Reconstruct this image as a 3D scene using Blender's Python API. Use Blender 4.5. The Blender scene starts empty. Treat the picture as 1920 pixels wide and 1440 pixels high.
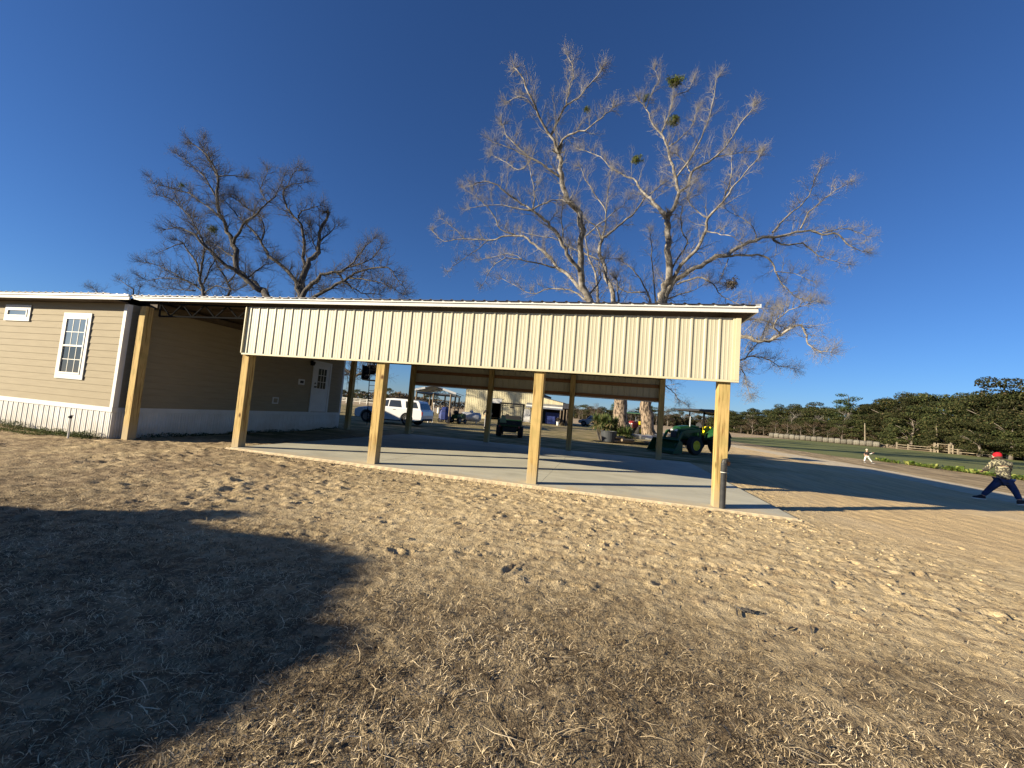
import bpy, math, random
import numpy as np
from mathutils import Vector, Matrix
PI = math.pi
RAD = math.radians
scene = bpy.context.scene
COL = scene.collection

# ------------------------------------------------------------------ camera
cam_d = bpy.data.cameras.new('camera')
cam = bpy.data.objects.new('camera', cam_d)
COL.objects.link(cam)
scene.camera = cam
YAW, PITCH, ROLL, CAMH, FPX = -0.235567, 0.067989, 0.081913, 1.5, 740.3
_cy, _sy, _cp, _sp = math.cos(YAW), math.sin(YAW), math.cos(PITCH), math.sin(PITCH)
_f = Vector((_sy*_cp, _cy*_cp, _sp)); _r = Vector((_cy, -_sy, 0)); _u = _r.cross(_f)
_r2 = _r*math.cos(ROLL) + _u*math.sin(ROLL); _u2 = _u*math.cos(ROLL) - _r*math.sin(ROLL)
cam.matrix_world = Matrix(((_r2.x, _u2.x, -_f.x, 0), (_r2.y, _u2.y, -_f.y, 0), (_r2.z, _u2.z, -_f.z, CAMH), (0, 0, 0, 1)))
cam_d.sensor_width = 36.0
cam_d.lens = 36.0*FPX/1920.0
cam_d.clip_start = 0.05
cam_d.clip_end = 5000

# ------------------------------------------------------------------ light
SUN_AZ, SUN_EL = RAD(32.3), RAD(16.2)      # shadows fall towards +X, turned 31 deg to +Y
sun_dir = Vector((-math.cos(SUN_AZ)*math.cos(SUN_EL), -math.sin(SUN_AZ)*math.cos(SUN_EL), math.sin(SUN_EL)))
sd = bpy.data.lights.new('sun', 'SUN'); sd.energy = 5.0; sd.angle = RAD(0.53); sd.color = (1.0, 0.875, 0.665)
so = bpy.data.objects.new('sun', sd); COL.objects.link(so)
so.rotation_mode = 'QUATERNION'; so.rotation_quaternion = sun_dir.to_track_quat('Z', 'Y')
so.location = (-30, -20, 30)
world = bpy.data.worlds.new('World'); scene.world = world; world.use_nodes = True
wn = world.node_tree; wn.nodes.clear()
sky = wn.nodes.new('ShaderNodeTexSky'); sky.sky_type = 'NISHITA'; sky.sun_disc = False
sky.sun_elevation = SUN_EL; sky.sun_rotation = math.atan2(sun_dir.x, sun_dir.y)
sky.altitude = 100; sky.air_density = 1.0; sky.dust_density = 0.1; sky.ozone_density = 7.5
bg = wn.nodes.new('ShaderNodeBackground'); bg.inputs['Strength'].default_value = 0.05
wo = wn.nodes.new('ShaderNodeOutputWorld')
tint = wn.nodes.new('ShaderNodeMix'); tint.data_type = 'RGBA'; tint.blend_type = 'MULTIPLY'; tint.inputs['Factor'].default_value = 1.0
tint.inputs['B'].default_value = (1.05, 1.04, 1.16, 1)
wn.links.new(sky.outputs[0], tint.inputs['A']); wn.links.new(tint.outputs['Result'], bg.inputs[0]); wn.links.new(bg.outputs[0], wo.inputs[0])
scene.view_settings.view_transform = 'Standard'; scene.view_settings.look = 'None'
scene.view_settings.exposure = 1.13; scene.view_settings.gamma = 1.0
scene.render.engine = 'CYCLES'
scene.cycles.max_bounces = 6; scene.cycles.diffuse_bounces = 1; scene.cycles.glossy_bounces = 3
scene.cycles.transparent_max_bounces = 4; scene.cycles.use_denoising = True; scene.cycles.denoiser = 'OPENIMAGEDENOISE'; scene.cycles.denoising_input_passes = 'RGB_ALBEDO_NORMAL'; scene.cycles.denoising_prefilter = 'ACCURATE'; scene.cycles.sample_clamp_indirect = 1.2

# ------------------------------------------------------------------ materials
def mat(name, col, rough=0.8, metal=0.0, col2=None, scale=6.0, detail=4.0, bump=0.0, bscale=None, stretch=None, spec=0.3, obrand=0.0, emit=None, contrast=(0.35, 0.65), coat=0.0):
    m = bpy.data.materials.new(name); m.use_nodes = True
    nt = m.node_tree; N = nt.nodes; L = nt.links
    p = N['Principled BSDF']
    p.inputs['Roughness'].default_value = rough; p.inputs['Metallic'].default_value = metal
    p.inputs['Specular IOR Level'].default_value = spec
    p.inputs['Coat Weight'].default_value = coat
    c = (*col, 1)
    p.inputs['Base Color'].default_value = c
    tc = N.new('ShaderNodeTexCoord'); vec = tc.outputs['Object']
    if stretch:
        mp = N.new('ShaderNodeMapping'); mp.inputs['Scale'].default_value = stretch
        L.new(vec, mp.inputs['Vector']); vec = mp.outputs[0]
    out = None
    if col2 is not None:
        n = N.new('ShaderNodeTexNoise'); n.inputs['Scale'].default_value = scale; n.inputs['Detail'].default_value = detail
        L.new(vec, n.inputs['Vector'])
        r = N.new('ShaderNodeValToRGB'); r.color_ramp.elements[0].position = contrast[0]; r.color_ramp.elements[1].position = contrast[1]
        r.color_ramp.elements[0].color = (*col2, 1); r.color_ramp.elements[1].color = c
        L.new(n.outputs['Fac'], r.inputs[0]); out = r.outputs[0]
    if obrand:
        oi = N.new('ShaderNodeObjectInfo'); hs = N.new('ShaderNodeHueSaturation')
        mr = N.new('ShaderNodeMapRange'); mr.inputs['To Min'].default_value = 1-obrand; mr.inputs['To Max'].default_value = 1+obrand
        L.new(oi.outputs['Random'], mr.inputs['Value']); L.new(mr.outputs[0], hs.inputs['Value'])
        if out is not None: L.new(out, hs.inputs['Color'])
        else: hs.inputs['Color'].default_value = c
        out = hs.outputs[0]
    if out is not None: L.new(out, p.inputs['Base Color'])
    if bump:
        n2 = N.new('ShaderNodeTexNoise'); n2.inputs['Scale'].default_value = bscale or scale*4; n2.inputs['Detail'].default_value = 5
        L.new(vec, n2.inputs['Vector'])
        b = N.new('ShaderNodeBump'); b.inputs['Strength'].default_value = 1.0; b.inputs['Distance'].default_value = bump
        L.new(n2.outputs['Fac'], b.inputs['Height']); L.new(b.outputs[0], p.inputs['Normal'])
    return m

M = {}
M['cream_metal'] = mat('cream_metal', (0.50, 0.465, 0.335), 0.5, 0.0, (0.445, 0.41, 0.29), 1.6, 6, stretch=(1.6, 1, 0.35), spec=0.5, contrast=(0.3, 0.6))
M['cream_trim'] = mat('cream_trim', (0.58, 0.52, 0.34), 0.5, 0, (0.55, 0.49, 0.32), 2)
M['white_metal'] = mat('white_metal', (0.66, 0.65, 0.61), 0.45, 0, (0.58, 0.56, 0.51), 1.5, spec=0.5)
M['white_trim'] = mat('white_trim', (0.68, 0.67, 0.63), 0.6, 0, (0.62, 0.61, 0.57), 3)
def dirty(m, z0, z1, dirt, f=0.75):
    # mud splash that fades out upward from the ground
    nt = m.node_tree; N = nt.nodes; L = nt.links; p = N['Principled BSDF']; src = p.inputs['Base Color'].links[0].from_socket
    g = N.new('ShaderNodeNewGeometry'); sp = N.new('ShaderNodeSeparateXYZ'); L.new(g.outputs['Position'], sp.inputs[0])
    n = N.new('ShaderNodeTexNoise'); n.inputs['Scale'].default_value = 4.5; n.inputs['Detail'].default_value = 6; L.new(g.outputs['Position'], n.inputs['Vector'])
    a = N.new('ShaderNodeMath'); a.operation = 'MULTIPLY_ADD'; a.inputs[1].default_value = 0.6; L.new(n.outputs['Fac'], a.inputs[0]); L.new(sp.outputs[2], a.inputs[2])
    r = N.new('ShaderNodeMapRange'); r.inputs['From Min'].default_value = z0+0.3; r.inputs['From Max'].default_value = z1+0.3; r.inputs['To Min'].default_value = f; r.inputs['To Max'].default_value = 0; L.new(a.outputs[0], r.inputs['Value'])
    mx = N.new('ShaderNodeMix'); mx.data_type = 'RGBA'; L.new(r.outputs[0], mx.inputs['Factor']); L.new(src, mx.inputs['A']); mx.inputs['B'].default_value = (*dirt, 1)
    L.new(mx.outputs['Result'], p.inputs['Base Color'])
dirty(M['white_metal'], -0.1, 0.32, (0.40, 0.31, 0.19), 0.5)
M['siding'] = mat('siding', (0.325, 0.272, 0.178), 0.8, 0, (0.295, 0.245, 0.16), 5, bump=0.0015, bscale=90, stretch=(0.4, 0.4, 3))
M['roof_dark'] = mat('roof_dark', (0.07, 0.07, 0.08), 0.4, 0.3, (0.05, 0.05, 0.055), 2)
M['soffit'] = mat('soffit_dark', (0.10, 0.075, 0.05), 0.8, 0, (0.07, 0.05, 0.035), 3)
M['black_steel'] = mat('black_steel', (0.015, 0.015, 0.015), 0.9, 0.0, spec=0.0)
M['girt'] = mat('girt_wood', (0.30, 0.15, 0.06), 0.8, 0, (0.20, 0.10, 0.045), 4, stretch=(0.6, 5, 14))
M['glass_dark'] = mat('glass_dark', (0.03, 0.035, 0.04), 0.05, 0, spec=0.8)
M['glass_blue'] = mat('glass_blue', (0.16, 0.20, 0.24), 0.08, 0, (0.12, 0.155, 0.19), 2, spec=0.8)
M['black_pvc'] = mat('black_pvc', (0.03, 0.032, 0.035), 0.35, 0, (0.05, 0.05, 0.05), 8)
M['white_pvc'] = mat('white_pvc', (0.75, 0.72, 0.62), 0.4)
M['rubber'] = mat('rubber', (0.018, 0.018, 0.018), 0.8, 0, (0.03, 0.028, 0.025), 20)
M['steel_grey'] = mat('steel_grey', (0.30, 0.31, 0.32), 0.4, 0.7, (0.22, 0.22, 0.22), 6)
M['car_white'] = mat('car_white', (0.72, 0.72, 0.72), 0.25, 0, spec=0.5, coat=0.6)
M['car_silver'] = mat('car_silver', (0.45, 0.46, 0.48), 0.35, 0.0, coat=0.5)
M['plastic_black'] = mat('plastic_black', (0.025, 0.025, 0.027), 0.55)
M['tail_red'] = mat('tail_red', (0.30, 0.015, 0.02), 0.2, spec=0.6)
M['lamp_clear'] = mat('lamp_clear', (0.7, 0.7, 0.66), 0.15, 0.2, spec=0.7)
M['rim_metal'] = mat('rim_metal', (0.35, 0.35, 0.36), 0.3, 0.8)
M['green_paint'] = mat('green_paint', (0.014, 0.075, 0.022), 0.4, 0, (0.010, 0.05, 0.016), 5, coat=0.2)
M['yellow_paint'] = mat('yellow_paint', (0.75, 0.58, 0.02), 0.4)
M['yellow_seat'] = mat('yellow_seat', (0.85, 0.72, 0.01), 0.5)
M['red_paint'] = mat('red_paint', (0.35, 0.03, 0.015), 0.45, 0, (0.2, 0.03, 0.02), 9)
M['grey_aluminium'] = mat('grey_aluminium', (0.33, 0.34, 0.36), 0.4, 0.4, (0.25, 0.26, 0.28), 5)
M['blue_tarp'] = mat('blue_tarp', (0.03, 0.05, 0.20), 0.5, 0, (0.02, 0.03, 0.11), 5)
M['barn_cream'] = mat('barn_cream', (0.62, 0.56, 0.36), 0.6, 0, (0.50, 0.44, 0.28), 0.8, stretch=(3, 1, 0.3))
M['old_wood'] = mat('old_wood', (0.28, 0.22, 0.15), 0.9, 0, (0.16, 0.12, 0.08), 3, stretch=(8, 8, 0.8), bump=0.004, bscale=10)
M['fence_wood'] = mat('fence_wood', (0.28, 0.235, 0.165), 0.9, 0, (0.17, 0.14, 0.10), 3)
M['tin_roof'] = mat('tin_roof', (0.30, 0.32, 0.36), 0.4, 0.5, (0.20, 0.21, 0.24), 2)
M['tank_white'] = mat('tank_white', (0.55, 0.57, 0.60), 0.4, 0, (0.42, 0.43, 0.45), 3)
M['hay'] = mat('hay_grey', (0.19, 0.175, 0.14), 0.95, 0, (0.10, 0.09, 0.07), 4, bump=0.03, bscale=12, obrand=0.2)
M['concrete_white'] = mat('concrete_white', (0.42, 0.40, 0.35), 0.8, 0, (0.34, 0.32, 0.28), 5)
M['bark_pecan'] = mat('bark_pecan', (0.33, 0.25, 0.175), 0.95, 0, (0.06, 0.045, 0.032), 4, 8, bump=0.12, bscale=6, stretch=(2.4, 2.4, 0.6), contrast=(0.42, 0.56))
M['bark_pale'] = mat('bark_pale', (0.33, 0.30, 0.255), 0.9, 0, (0.10, 0.085, 0.068), 2.2, 6)
M['bark_dark'] = mat('bark_dark', (0.125, 0.112, 0.098), 0.95, 0, (0.045, 0.04, 0.035), 3, 6, bump=0.03, bscale=9, stretch=(2, 2, 0.6))
M['twig_dark'] = mat('twig_dark', (0.105, 0.095, 0.085), 0.9, 0, (0.06, 0.054, 0.048), 2)
M['twig_pale'] = mat('twig_pale', (0.29, 0.275, 0.25), 0.9, 0, (0.15, 0.13, 0.11), 2)
M['wood_bark'] = mat('wood_bark', (0.26, 0.22, 0.18), 0.95, 0, (0.12, 0.10, 0.08), 3)
M['camo'] = mat('camo_cloth', (0.32, 0.29, 0.18), 0.9, 0, (0.05, 0.046, 0.036), 21, 3, contrast=(0.53, 0.57))
M['denim'] = mat('denim', (0.02, 0.045, 0.13), 0.85, 0, (0.012, 0.025, 0.07), 8)
M['red_cloth'] = mat('red_cloth', (0.48, 0.01, 0.02), 0.8, 0, (0.35, 0.008, 0.015), 12)
M['skin'] = mat('skin', (0.45, 0.26, 0.18), 0.6)
M['shoe_dark'] = mat('shoe_dark', (0.02, 0.02, 0.025), 0.6)
M['shoe_sole'] = mat('shoe_sole', (0.65, 0.62, 0.58), 0.6)
M['cloth_dark'] = mat('cloth_dark', (0.03, 0.028, 0.03), 0.9, 0, (0.02, 0.02, 0.02), 9)
M['cloth_white'] = mat('cloth_white', (0.68, 0.67, 0.63), 0.85, 0, (0.55, 0.54, 0.50), 6)
M['cloth_grey'] = mat('cloth_grey', (0.25, 0.25, 0.26), 0.9)
M['hair'] = mat('hair_brown', (0.05, 0.03, 0.02), 0.8)

def attr_mat(name, ramp, rough=0.85, trans=0.0, oscale=None, bump=False):
    """colour by the per-point attribute 'rnd' (each blade or leaf its own tone)"""
    m = bpy.data.materials.new(name); m.use_nodes = True
    nt = m.node_tree; N = nt.nodes; L = nt.links; p = N['Principled BSDF']
    p.inputs['Roughness'].default_value = rough; p.inputs['Specular IOR Level'].default_value = 0.2
    a = N.new('ShaderNodeAttribute'); a.attribute_name = 'rnd'
    r = N.new('ShaderNodeValToRGB'); cr = r.color_ramp
    cr.elements[0].position = ramp[0][0]; cr.elements[0].color = (*ramp[0][1], 1)
    cr.elements[1].position = ramp[-1][0]; cr.elements[1].color = (*ramp[-1][1], 1)
    for q, c in ramp[1:-1]:
        e = cr.elements.new(q); e.color = (*c, 1)
    L.new(a.outputs['Fac'], r.inputs[0])
    src = r.outputs[0]
    if oscale:
        oi = N.new('ShaderNodeObjectInfo'); hs = N.new('ShaderNodeHueSaturation')
        mr = N.new('ShaderNodeMapRange'); mr.inputs['To Min'].default_value = 1-oscale; mr.inputs['To Max'].default_value = 1+oscale
        mh = N.new('ShaderNodeMapRange'); mh.inputs['To Min'].default_value = 0.475; mh.inputs['To Max'].default_value = 0.51
        L.new(oi.outputs['Random'], mr.inputs['Value']); L.new(mr.outputs[0], hs.inputs['Value'])
        L.new(oi.outputs['Random'], mh.inputs['Value']); L.new(mh.outputs[0], hs.inputs['Hue'])
        L.new(src, hs.inputs['Color']); src = hs.outputs[0]
    L.new(src, p.inputs['Base Color'])
    if trans:
        t = N.new('ShaderNodeBsdfTranslucent'); L.new(src, t.inputs[0])
        mx = N.new('ShaderNodeMixShader'); mx.inputs[0].default_value = trans
        L.new(p.outputs[0], mx.inputs[1]); L.new(t.outputs[0], mx.inputs[2])
        L.new(mx.outputs[0], N['Material Output'].inputs['Surface'])
    return m
M['oak_leaf'] = attr_mat('oak_leaf', [(0, (0.012, 0.019, 0.006)), (0.5, (0.032, 0.041, 0.012)), (0.85, (0.065, 0.070, 0.022)), (1, (0.105, 0.083, 0.035))], 0.75, 0.12, 0.42)
M['pine_leaf'] = attr_mat('pine_leaf', [(0, (0.02, 0.04, 0.015)), (1, (0.06, 0.09, 0.03))], 0.8, 0.1, 0.2)
M['brush_leaf'] = attr_mat('brush_leaf', [(0, (0.05, 0.035, 0.02)), (0.5, (0.10, 0.075, 0.045)), (1, (0.17, 0.13, 0.085))], 0.9, 0.1, 0.2)
M['yucca_leaf'] = attr_mat('yucca_leaf', [(0, (0.045, 0.075, 0.02)), (0.6, (0.11, 0.145, 0.045)), (0.85, (0.2, 0.19, 0.08)), (1, (0.32, 0.24, 0.12))], 0.6, 0.15)
M['hosta_leaf'] = attr_mat('hosta_leaf', [(0, (0.06, 0.11, 0.02)), (0.6, (0.17, 0.24, 0.045)), (1, (0.42, 0.42, 0.13))], 0.5, 0.25)
M['mistletoe_leaf'] = attr_mat('mistletoe_leaf', [(0, (0.05, 0.075, 0.012)), (1, (0.17, 0.18, 0.035))], 0.7, 0.15)
M['weed_leaf'] = attr_mat('weed_leaf', [(0, (0.03, 0.05, 0.012)), (0.5, (0.07, 0.10, 0.025)), (1, (0.20, 0.17, 0.06))], 0.8, 0.15)
M['dry_grass'] = attr_mat('dry_grass', [(0, (0.05, 0.034, 0.02)), (0.32, (0.18, 0.13, 0.075)), (0.62, (0.46, 0.35, 0.20)), (1, (0.86, 0.70, 0.45))], 0.8, 0.1)
M['shrub_leaf'] = attr_mat('shrub_leaf', [(0, (0.02, 0.035, 0.01)), (1, (0.06, 0.085, 0.025))], 0.6, 0.05)

def wood_post_mat(name):
    m = bpy.data.materials.new(name); m.use_nodes = True
    nt = m.node_tree; N = nt.nodes; L = nt.links; p = N['Principled BSDF']
    p.inputs['Roughness'].default_value = 0.8; p.inputs['Specular IOR Level'].default_value = 0.2
    tc = N.new('ShaderNodeTexCoord'); oi = N.new('ShaderNodeObjectInfo')
    off = N.new('ShaderNodeVectorMath'); off.operation = 'ADD'
    sc = N.new('ShaderNodeVectorMath'); sc.operation = 'SCALE'; sc.inputs['Scale'].default_value = 0.37
    L.new(oi.outputs['Location'], sc.inputs[0]); L.new(tc.outputs['Object'], off.inputs[0]); L.new(sc.outputs[0], off.inputs[1])
    mp = N.new('ShaderNodeMapping'); mp.inputs['Scale'].default_value = (11, 11, 0.55)
    L.new(off.outputs[0], mp.inputs['Vector'])
    n = N.new('ShaderNodeTexNoise'); n.inputs['Scale'].default_value = 1.6; n.inputs['Detail'].default_value = 3; n.inputs['Distortion'].default_value = 0.9
    L.new(mp.outputs[0], n.inputs['Vector'])
    w = N.new('ShaderNodeMath'); w.operation = 'MULTIPLY'; w.inputs[1].default_value = 15
    L.new(n.outputs['Fac'], w.inputs[0])
    s = N.new('ShaderNodeMath'); s.operation = 'SINE'; L.new(w.outputs[0], s.inputs[0])
    r = N.new('ShaderNodeValToRGB'); r.color_ramp.elements[0].position = 0.1; r.color_ramp.elements[1].position = 0.9
    r.color_ramp.elements[0].color = (0.235, 0.14, 0.048, 1); r.color_ramp.elements[1].color = (0.51, 0.36, 0.14, 1)
    mr = N.new('ShaderNodeMapRange'); mr.inputs['From Min'].default_value = -1; L.new(s.outputs[0], mr.inputs['Value']); L.new(mr.outputs[0], r.inputs[0])
    # knots
    v = N.new('ShaderNodeTexVoronoi'); v.inputs['Scale'].default_value = 2.6
    mp2 = N.new('ShaderNodeMapping'); mp2.inputs['Scale'].default_value = (1, 1, 0.62); L.new(off.outputs[0], mp2.inputs['Vector']); L.new(mp2.outputs[0], v.inputs['Vector'])
    k = N.new('ShaderNodeMapRange'); k.inputs['From Min'].default_value = 0.05; k.inputs['From Max'].default_value = 0.13; k.inputs['To Min'].default_value = 1; k.inputs['To Max'].default_value = 0
    L.new(v.outputs['Distance'], k.inputs['Value'])
    mx = N.new('ShaderNodeMix'); mx.data_type = 'RGBA'; L.new(k.outputs[0], mx.inputs['Factor']); L.new(r.outputs[0], mx.inputs['A']); mx.inputs['B'].default_value = (0.10, 0.05, 0.018, 1)
    # green treatment blotches
    n3 = N.new('ShaderNodeTexNoise'); n3.inputs['Scale'].default_value = 3.2; L.new(off.outputs[0], n3.inputs['Vector'])
    r3 = N.new('ShaderNodeMapRange'); r3.inputs['From Min'].default_value = 0.45; r3.inputs['From Max'].default_value = 0.75; r3.inputs['To Max'].default_value = 0.6; L.new(n3.outputs['Fac'], r3.inputs['Value'])
    mx2 = N.new('ShaderNodeMix'); mx2.data_type = 'RGBA'; L.new(r3.outputs[0], mx2.inputs['Factor']); L.new(mx.outputs['Result'], mx2.inputs['A']); mx2.inputs['B'].default_value = (0.30, 0.245, 0.085, 1)
    # mud splashed on the foot of the post
    sp = N.new('ShaderNodeSeparateXYZ'); L.new(tc.outputs['Object'], sp.inputs[0])
    n5 = N.new('ShaderNodeTexNoise'); n5.inputs['Scale'].default_value = 9; L.new(off.outputs[0], n5.inputs['Vector'])
    ad = N.new('ShaderNodeMath'); ad.operation = 'MULTIPLY_ADD'; ad.inputs[1].default_value = 0.5; L.new(n5.outputs['Fac'], ad.inputs[0]); L.new(sp.outputs[2], ad.inputs[2])
    r5 = N.new('ShaderNodeMapRange'); r5.inputs['From Min'].default_value = 0.32; r5.inputs['From Max'].default_value = 0.75; r5.inputs['To Min'].default_value = 0.8; r5.inputs['To Max'].default_value = 0; L.new(ad.outputs[0], r5.inputs['Value'])
    mx3 = N.new('ShaderNodeMix'); mx3.data_type = 'RGBA'; L.new(r5.outputs[0], mx3.inputs['Factor']); L.new(mx2.outputs['Result'], mx3.inputs['A']); mx3.inputs['B'].default_value = (0.40, 0.32, 0.20, 1)
    L.new(mx3.outputs['Result'], p.inputs['Base Color'])
    b = N.new('ShaderNodeBump'); b.inputs['Distance'].default_value = 0.0015; L.new(n.outputs['Fac'], b.inputs['Height']); L.new(b.outputs[0], p.inputs['Normal'])
    return m
M['post_wood'] = wood_post_mat('post_wood')

# ------------------------------------------------------------------ mesh helpers
class MB:
    def __init__(s): s.v = []; s.f = []
    def add(s, vs, fs):
        o = len(s.v); s.v.extend(vs); s.f.extend([tuple(i+o for i in f) for f in fs])
    def box(s, x0, x1, y0, y1, z0, z1):
        s.add([(x0,y0,z0),(x1,y0,z0),(x1,y1,z0),(x0,y1,z0),(x0,y0,z1),(x1,y0,z1),(x1,y1,z1),(x0,y1,z1)],
              [(0,3,2,1),(4,5,6,7),(0,1,5,4),(1,2,6,5),(2,3,7,6),(3,0,4,7)]); return s
    def bar(s, a, b, w, h=None, up=(0,0,1)):
        a = Vector(a); b = Vector(b); h = h or w; d = (b-a).normalized(); up = Vector(up)
        if abs(d.dot(up)) > 0.98: up = Vector((1,0,0))
        x = d.cross(up).normalized()*w/2; y = x.cross(d).normalized()*h/2
        vs = [tuple(p+sx*x+sy*y) for p in (a,b) for sx,sy in ((-1,-1),(1,-1),(1,1),(-1,1))]
        s.add(vs, [(3,2,1,0),(4,5,6,7),(0,1,5,4),(1,2,6,5),(2,3,7,6),(3,0,4,7)]); return s
    def tube(s, pts, rs, n=6, cap=True):
        pts = [Vector(p) for p in pts]
        if not hasattr(rs, '__len__'): rs = [rs]*len(pts)
        o = len(s.v); K = len(pts)
        d = (pts[1]-pts[0]).normalized(); up = Vector((0,0,1)) if abs(d.z) < 0.9 else Vector((1,0,0))
        x = d.cross(up).normalized()
        for i, p in enumerate(pts):
            if i == 0: t = pts[1]-pts[0]
            elif i == K-1: t = pts[-1]-pts[-2]
            else: t = pts[i+1]-pts[i-1]
            t.normalize(); x = (x - t*x.dot(t))
            if x.length < 1e-5: x = t.orthogonal()
            x.normalize(); y = t.cross(x)
            for k in range(n):
                a = 2*PI*k/n; q = p + (x*math.cos(a)+y*math.sin(a))*rs[i]
                s.v.append((q.x,q.y,q.z))
        for i in range(K-1):
            for k in range(n):
                k2 = (k+1)%n; s.f.append((o+i*n+k, o+i*n+k2, o+(i+1)*n+k2, o+(i+1)*n+k))
        if cap:
            s.f.append(tuple(o+k for k in reversed(range(n)))); s.f.append(tuple(o+(K-1)*n+k for k in range(n)))
        return s
    def prism_xz(s, poly, y0, y1):     # polygon in XZ swept along Y
        n = len(poly); vs = [(x,y0,z) for x,z in poly]+[(x,y1,z) for x,z in poly]
        s.add(vs, [tuple(range(n)), tuple(reversed(range(n,2*n)))]+[(i,n+i,n+(i+1)%n,(i+1)%n) for i in range(n)]); return s
    def prism_yz(s, poly, x0, x1):
        n = len(poly); vs = [(x0,y,z) for y,z in poly]+[(x1,y,z) for y,z in poly]
        s.add(vs, [tuple(range(n)), tuple(reversed(range(n,2*n)))]+[(i,n+i,n+(i+1)%n,(i+1)%n) for i in range(n)]); return s
    def prism_xy(s, poly, z0, z1):
        n = len(poly); vs = [(x,y,z0) for x,y in poly]+[(x,y,z1) for x,y in poly]
        s.add(vs, [tuple(reversed(range(n))), tuple(range(n,2*n))]+[(i,(i+1)%n,n+(i+1)%n,n+i) for i in range(n)]); return s
    def lathe(s, prof, c=(0,0,0), axis='z', n=20):   # prof [(r,h)]
        o = len(s.v)
        for r,h in prof:
            for k in range(n):
                a = 2*PI*k/n; u,v = r*math.cos(a), r*math.sin(a)
                q = (u,v,h) if axis=='z' else ((h,u,v) if axis=='x' else (v,h,u))
                s.v.append((q[0]+c[0],q[1]+c[1],q[2]+c[2]))
        for i in range(len(prof)-1):
            for k in range(n):
                k2=(k+1)%n; s.f.append((o+i*n+k,o+i*n+k2,o+(i+1)*n+k2,o+(i+1)*n+k))
        s.f.append(tuple(o+k for k in reversed(range(n)))); s.f.append(tuple(o+(len(prof)-1)*n+k for k in range(n)))
        return s
    def mesh(s, name, m, smooth=False, fix=True):
        me = bpy.data.meshes.new(name); me.from_pydata([tuple(v) for v in s.v], [], s.f); me.materials.append(m)
        if smooth: me.polygons.foreach_set('use_smooth', [True]*len(me.polygons))
        me.update()
        if fix:
            import bmesh
            b = bmesh.new(); b.from_mesh(me); bmesh.ops.recalc_face_normals(b, faces=b.faces); b.to_mesh(me); b.free()
        return me
    def obj(s, name, m, parent=None, smooth=False, bevel=0, loc=None, seg=2, fix=True):
        o = bpy.data.objects.new(name, s.mesh(name, m, smooth, fix)); COL.objects.link(o)
        if parent: o.parent = parent
        if loc: o.location = loc
        if bevel:
            b = o.modifiers.new('bevel','BEVEL'); b.width = bevel; b.segments = seg; b.limit_method = 'ANGLE'; b.angle_limit = RAD(35)
            b.harden_normals = False
        return o

def tag(o, label=None, cat=None, group=None, kind=None):
    if label: o['label'] = label
    if cat: o['category'] = cat
    if group: o['group'] = group
    if kind: o['kind'] = kind
    return o
def thing(name, label, cat, loc=(0,0,0), rz=0.0, group=None):
    o = bpy.data.objects.new(name, None); COL.objects.link(o); o.location = loc; o.rotation_euler = (0,0,rz); o.empty_display_size = 0.2
    return tag(o, label, cat, group)
def dup(root, loc=None, rz=None, label=None, scale=None):
    def cp(o, par):
        c = o.copy(); COL.objects.link(c)
        if par: c.parent = par
        for ch in list(o.children): cp(ch, c)
        return c
    r = cp(root, None)
    if loc is not None: r.location = loc
    if rz is not None: r.rotation_euler = (0,0,rz)
    if scale is not None: r.scale = scale
    if label: r['label'] = label
    return r
def np_mesh(name, verts, faces, m, rnd=None, smooth=False):
    """verts (n,3) ; faces (k,4) or (k,3)"""
    me = bpy.data.meshes.new(name); n = len(verts); k, c = faces.shape
    me.vertices.add(n); me.vertices.foreach_set('co', verts.astype(np.float32).ravel())
    me.loops.add(k*c); me.loops.foreach_set('vertex_index', faces.astype(np.int32).ravel())
    me.polygons.add(k); me.polygons.foreach_set('loop_start', np.arange(0,k*c,c,dtype=np.int32)); 
    me.update(calc_edges=True)
    if smooth: me.polygons.foreach_set('use_smooth', np.ones(k,dtype=bool))
    me.materials.append(m)
    if rnd is not None:
        a = me.attributes.new('rnd','FLOAT','POINT'); a.data.foreach_set('value', rnd.astype(np.float32))
    me.update()
    return me
def np_obj(name, me, parent=None):
    o = bpy.data.objects.new(name, me); COL.objects.link(o)
    if parent: o.parent = parent
    return o
def vnoise(x, y, seed=0):
    xi = np.floor(x).astype(np.int64); yi = np.floor(y).astype(np.int64); fx = x-xi; fy = y-yi
    def h(a,b):
        n = (a*374761393 + b*668265263 + seed*974634777) & 0x7fffffff
        n = ((n ^ (n >> 13))*1274126177) & 0x7fffffff
        return ((n ^ (n >> 16)) & 0xffff)/65535.0
    u = fx*fx*(3-2*fx); v = fy*fy*(3-2*fy)
    return (h(xi,yi)*(1-u)+h(xi+1,yi)*u)*(1-v)+(h(xi,yi+1)*(1-u)+h(xi+1,yi+1)*u)*v
def fbm(x, y, seed=0, oct=4):
    s = 0; a = 0.5; t = 0
    for i in range(oct):
        s = s+a*vnoise(x*2**i, y*2**i, seed+i*17); t += a; a *= 0.5
    return s/t

# ------------------------------------------------------------------ ground
def sstep(a, b, x):
    t = np.clip((x-a)/(b-a), 0, 1); return t*t*(3-2*t)
_rg = np.random.default_rng(4)
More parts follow.
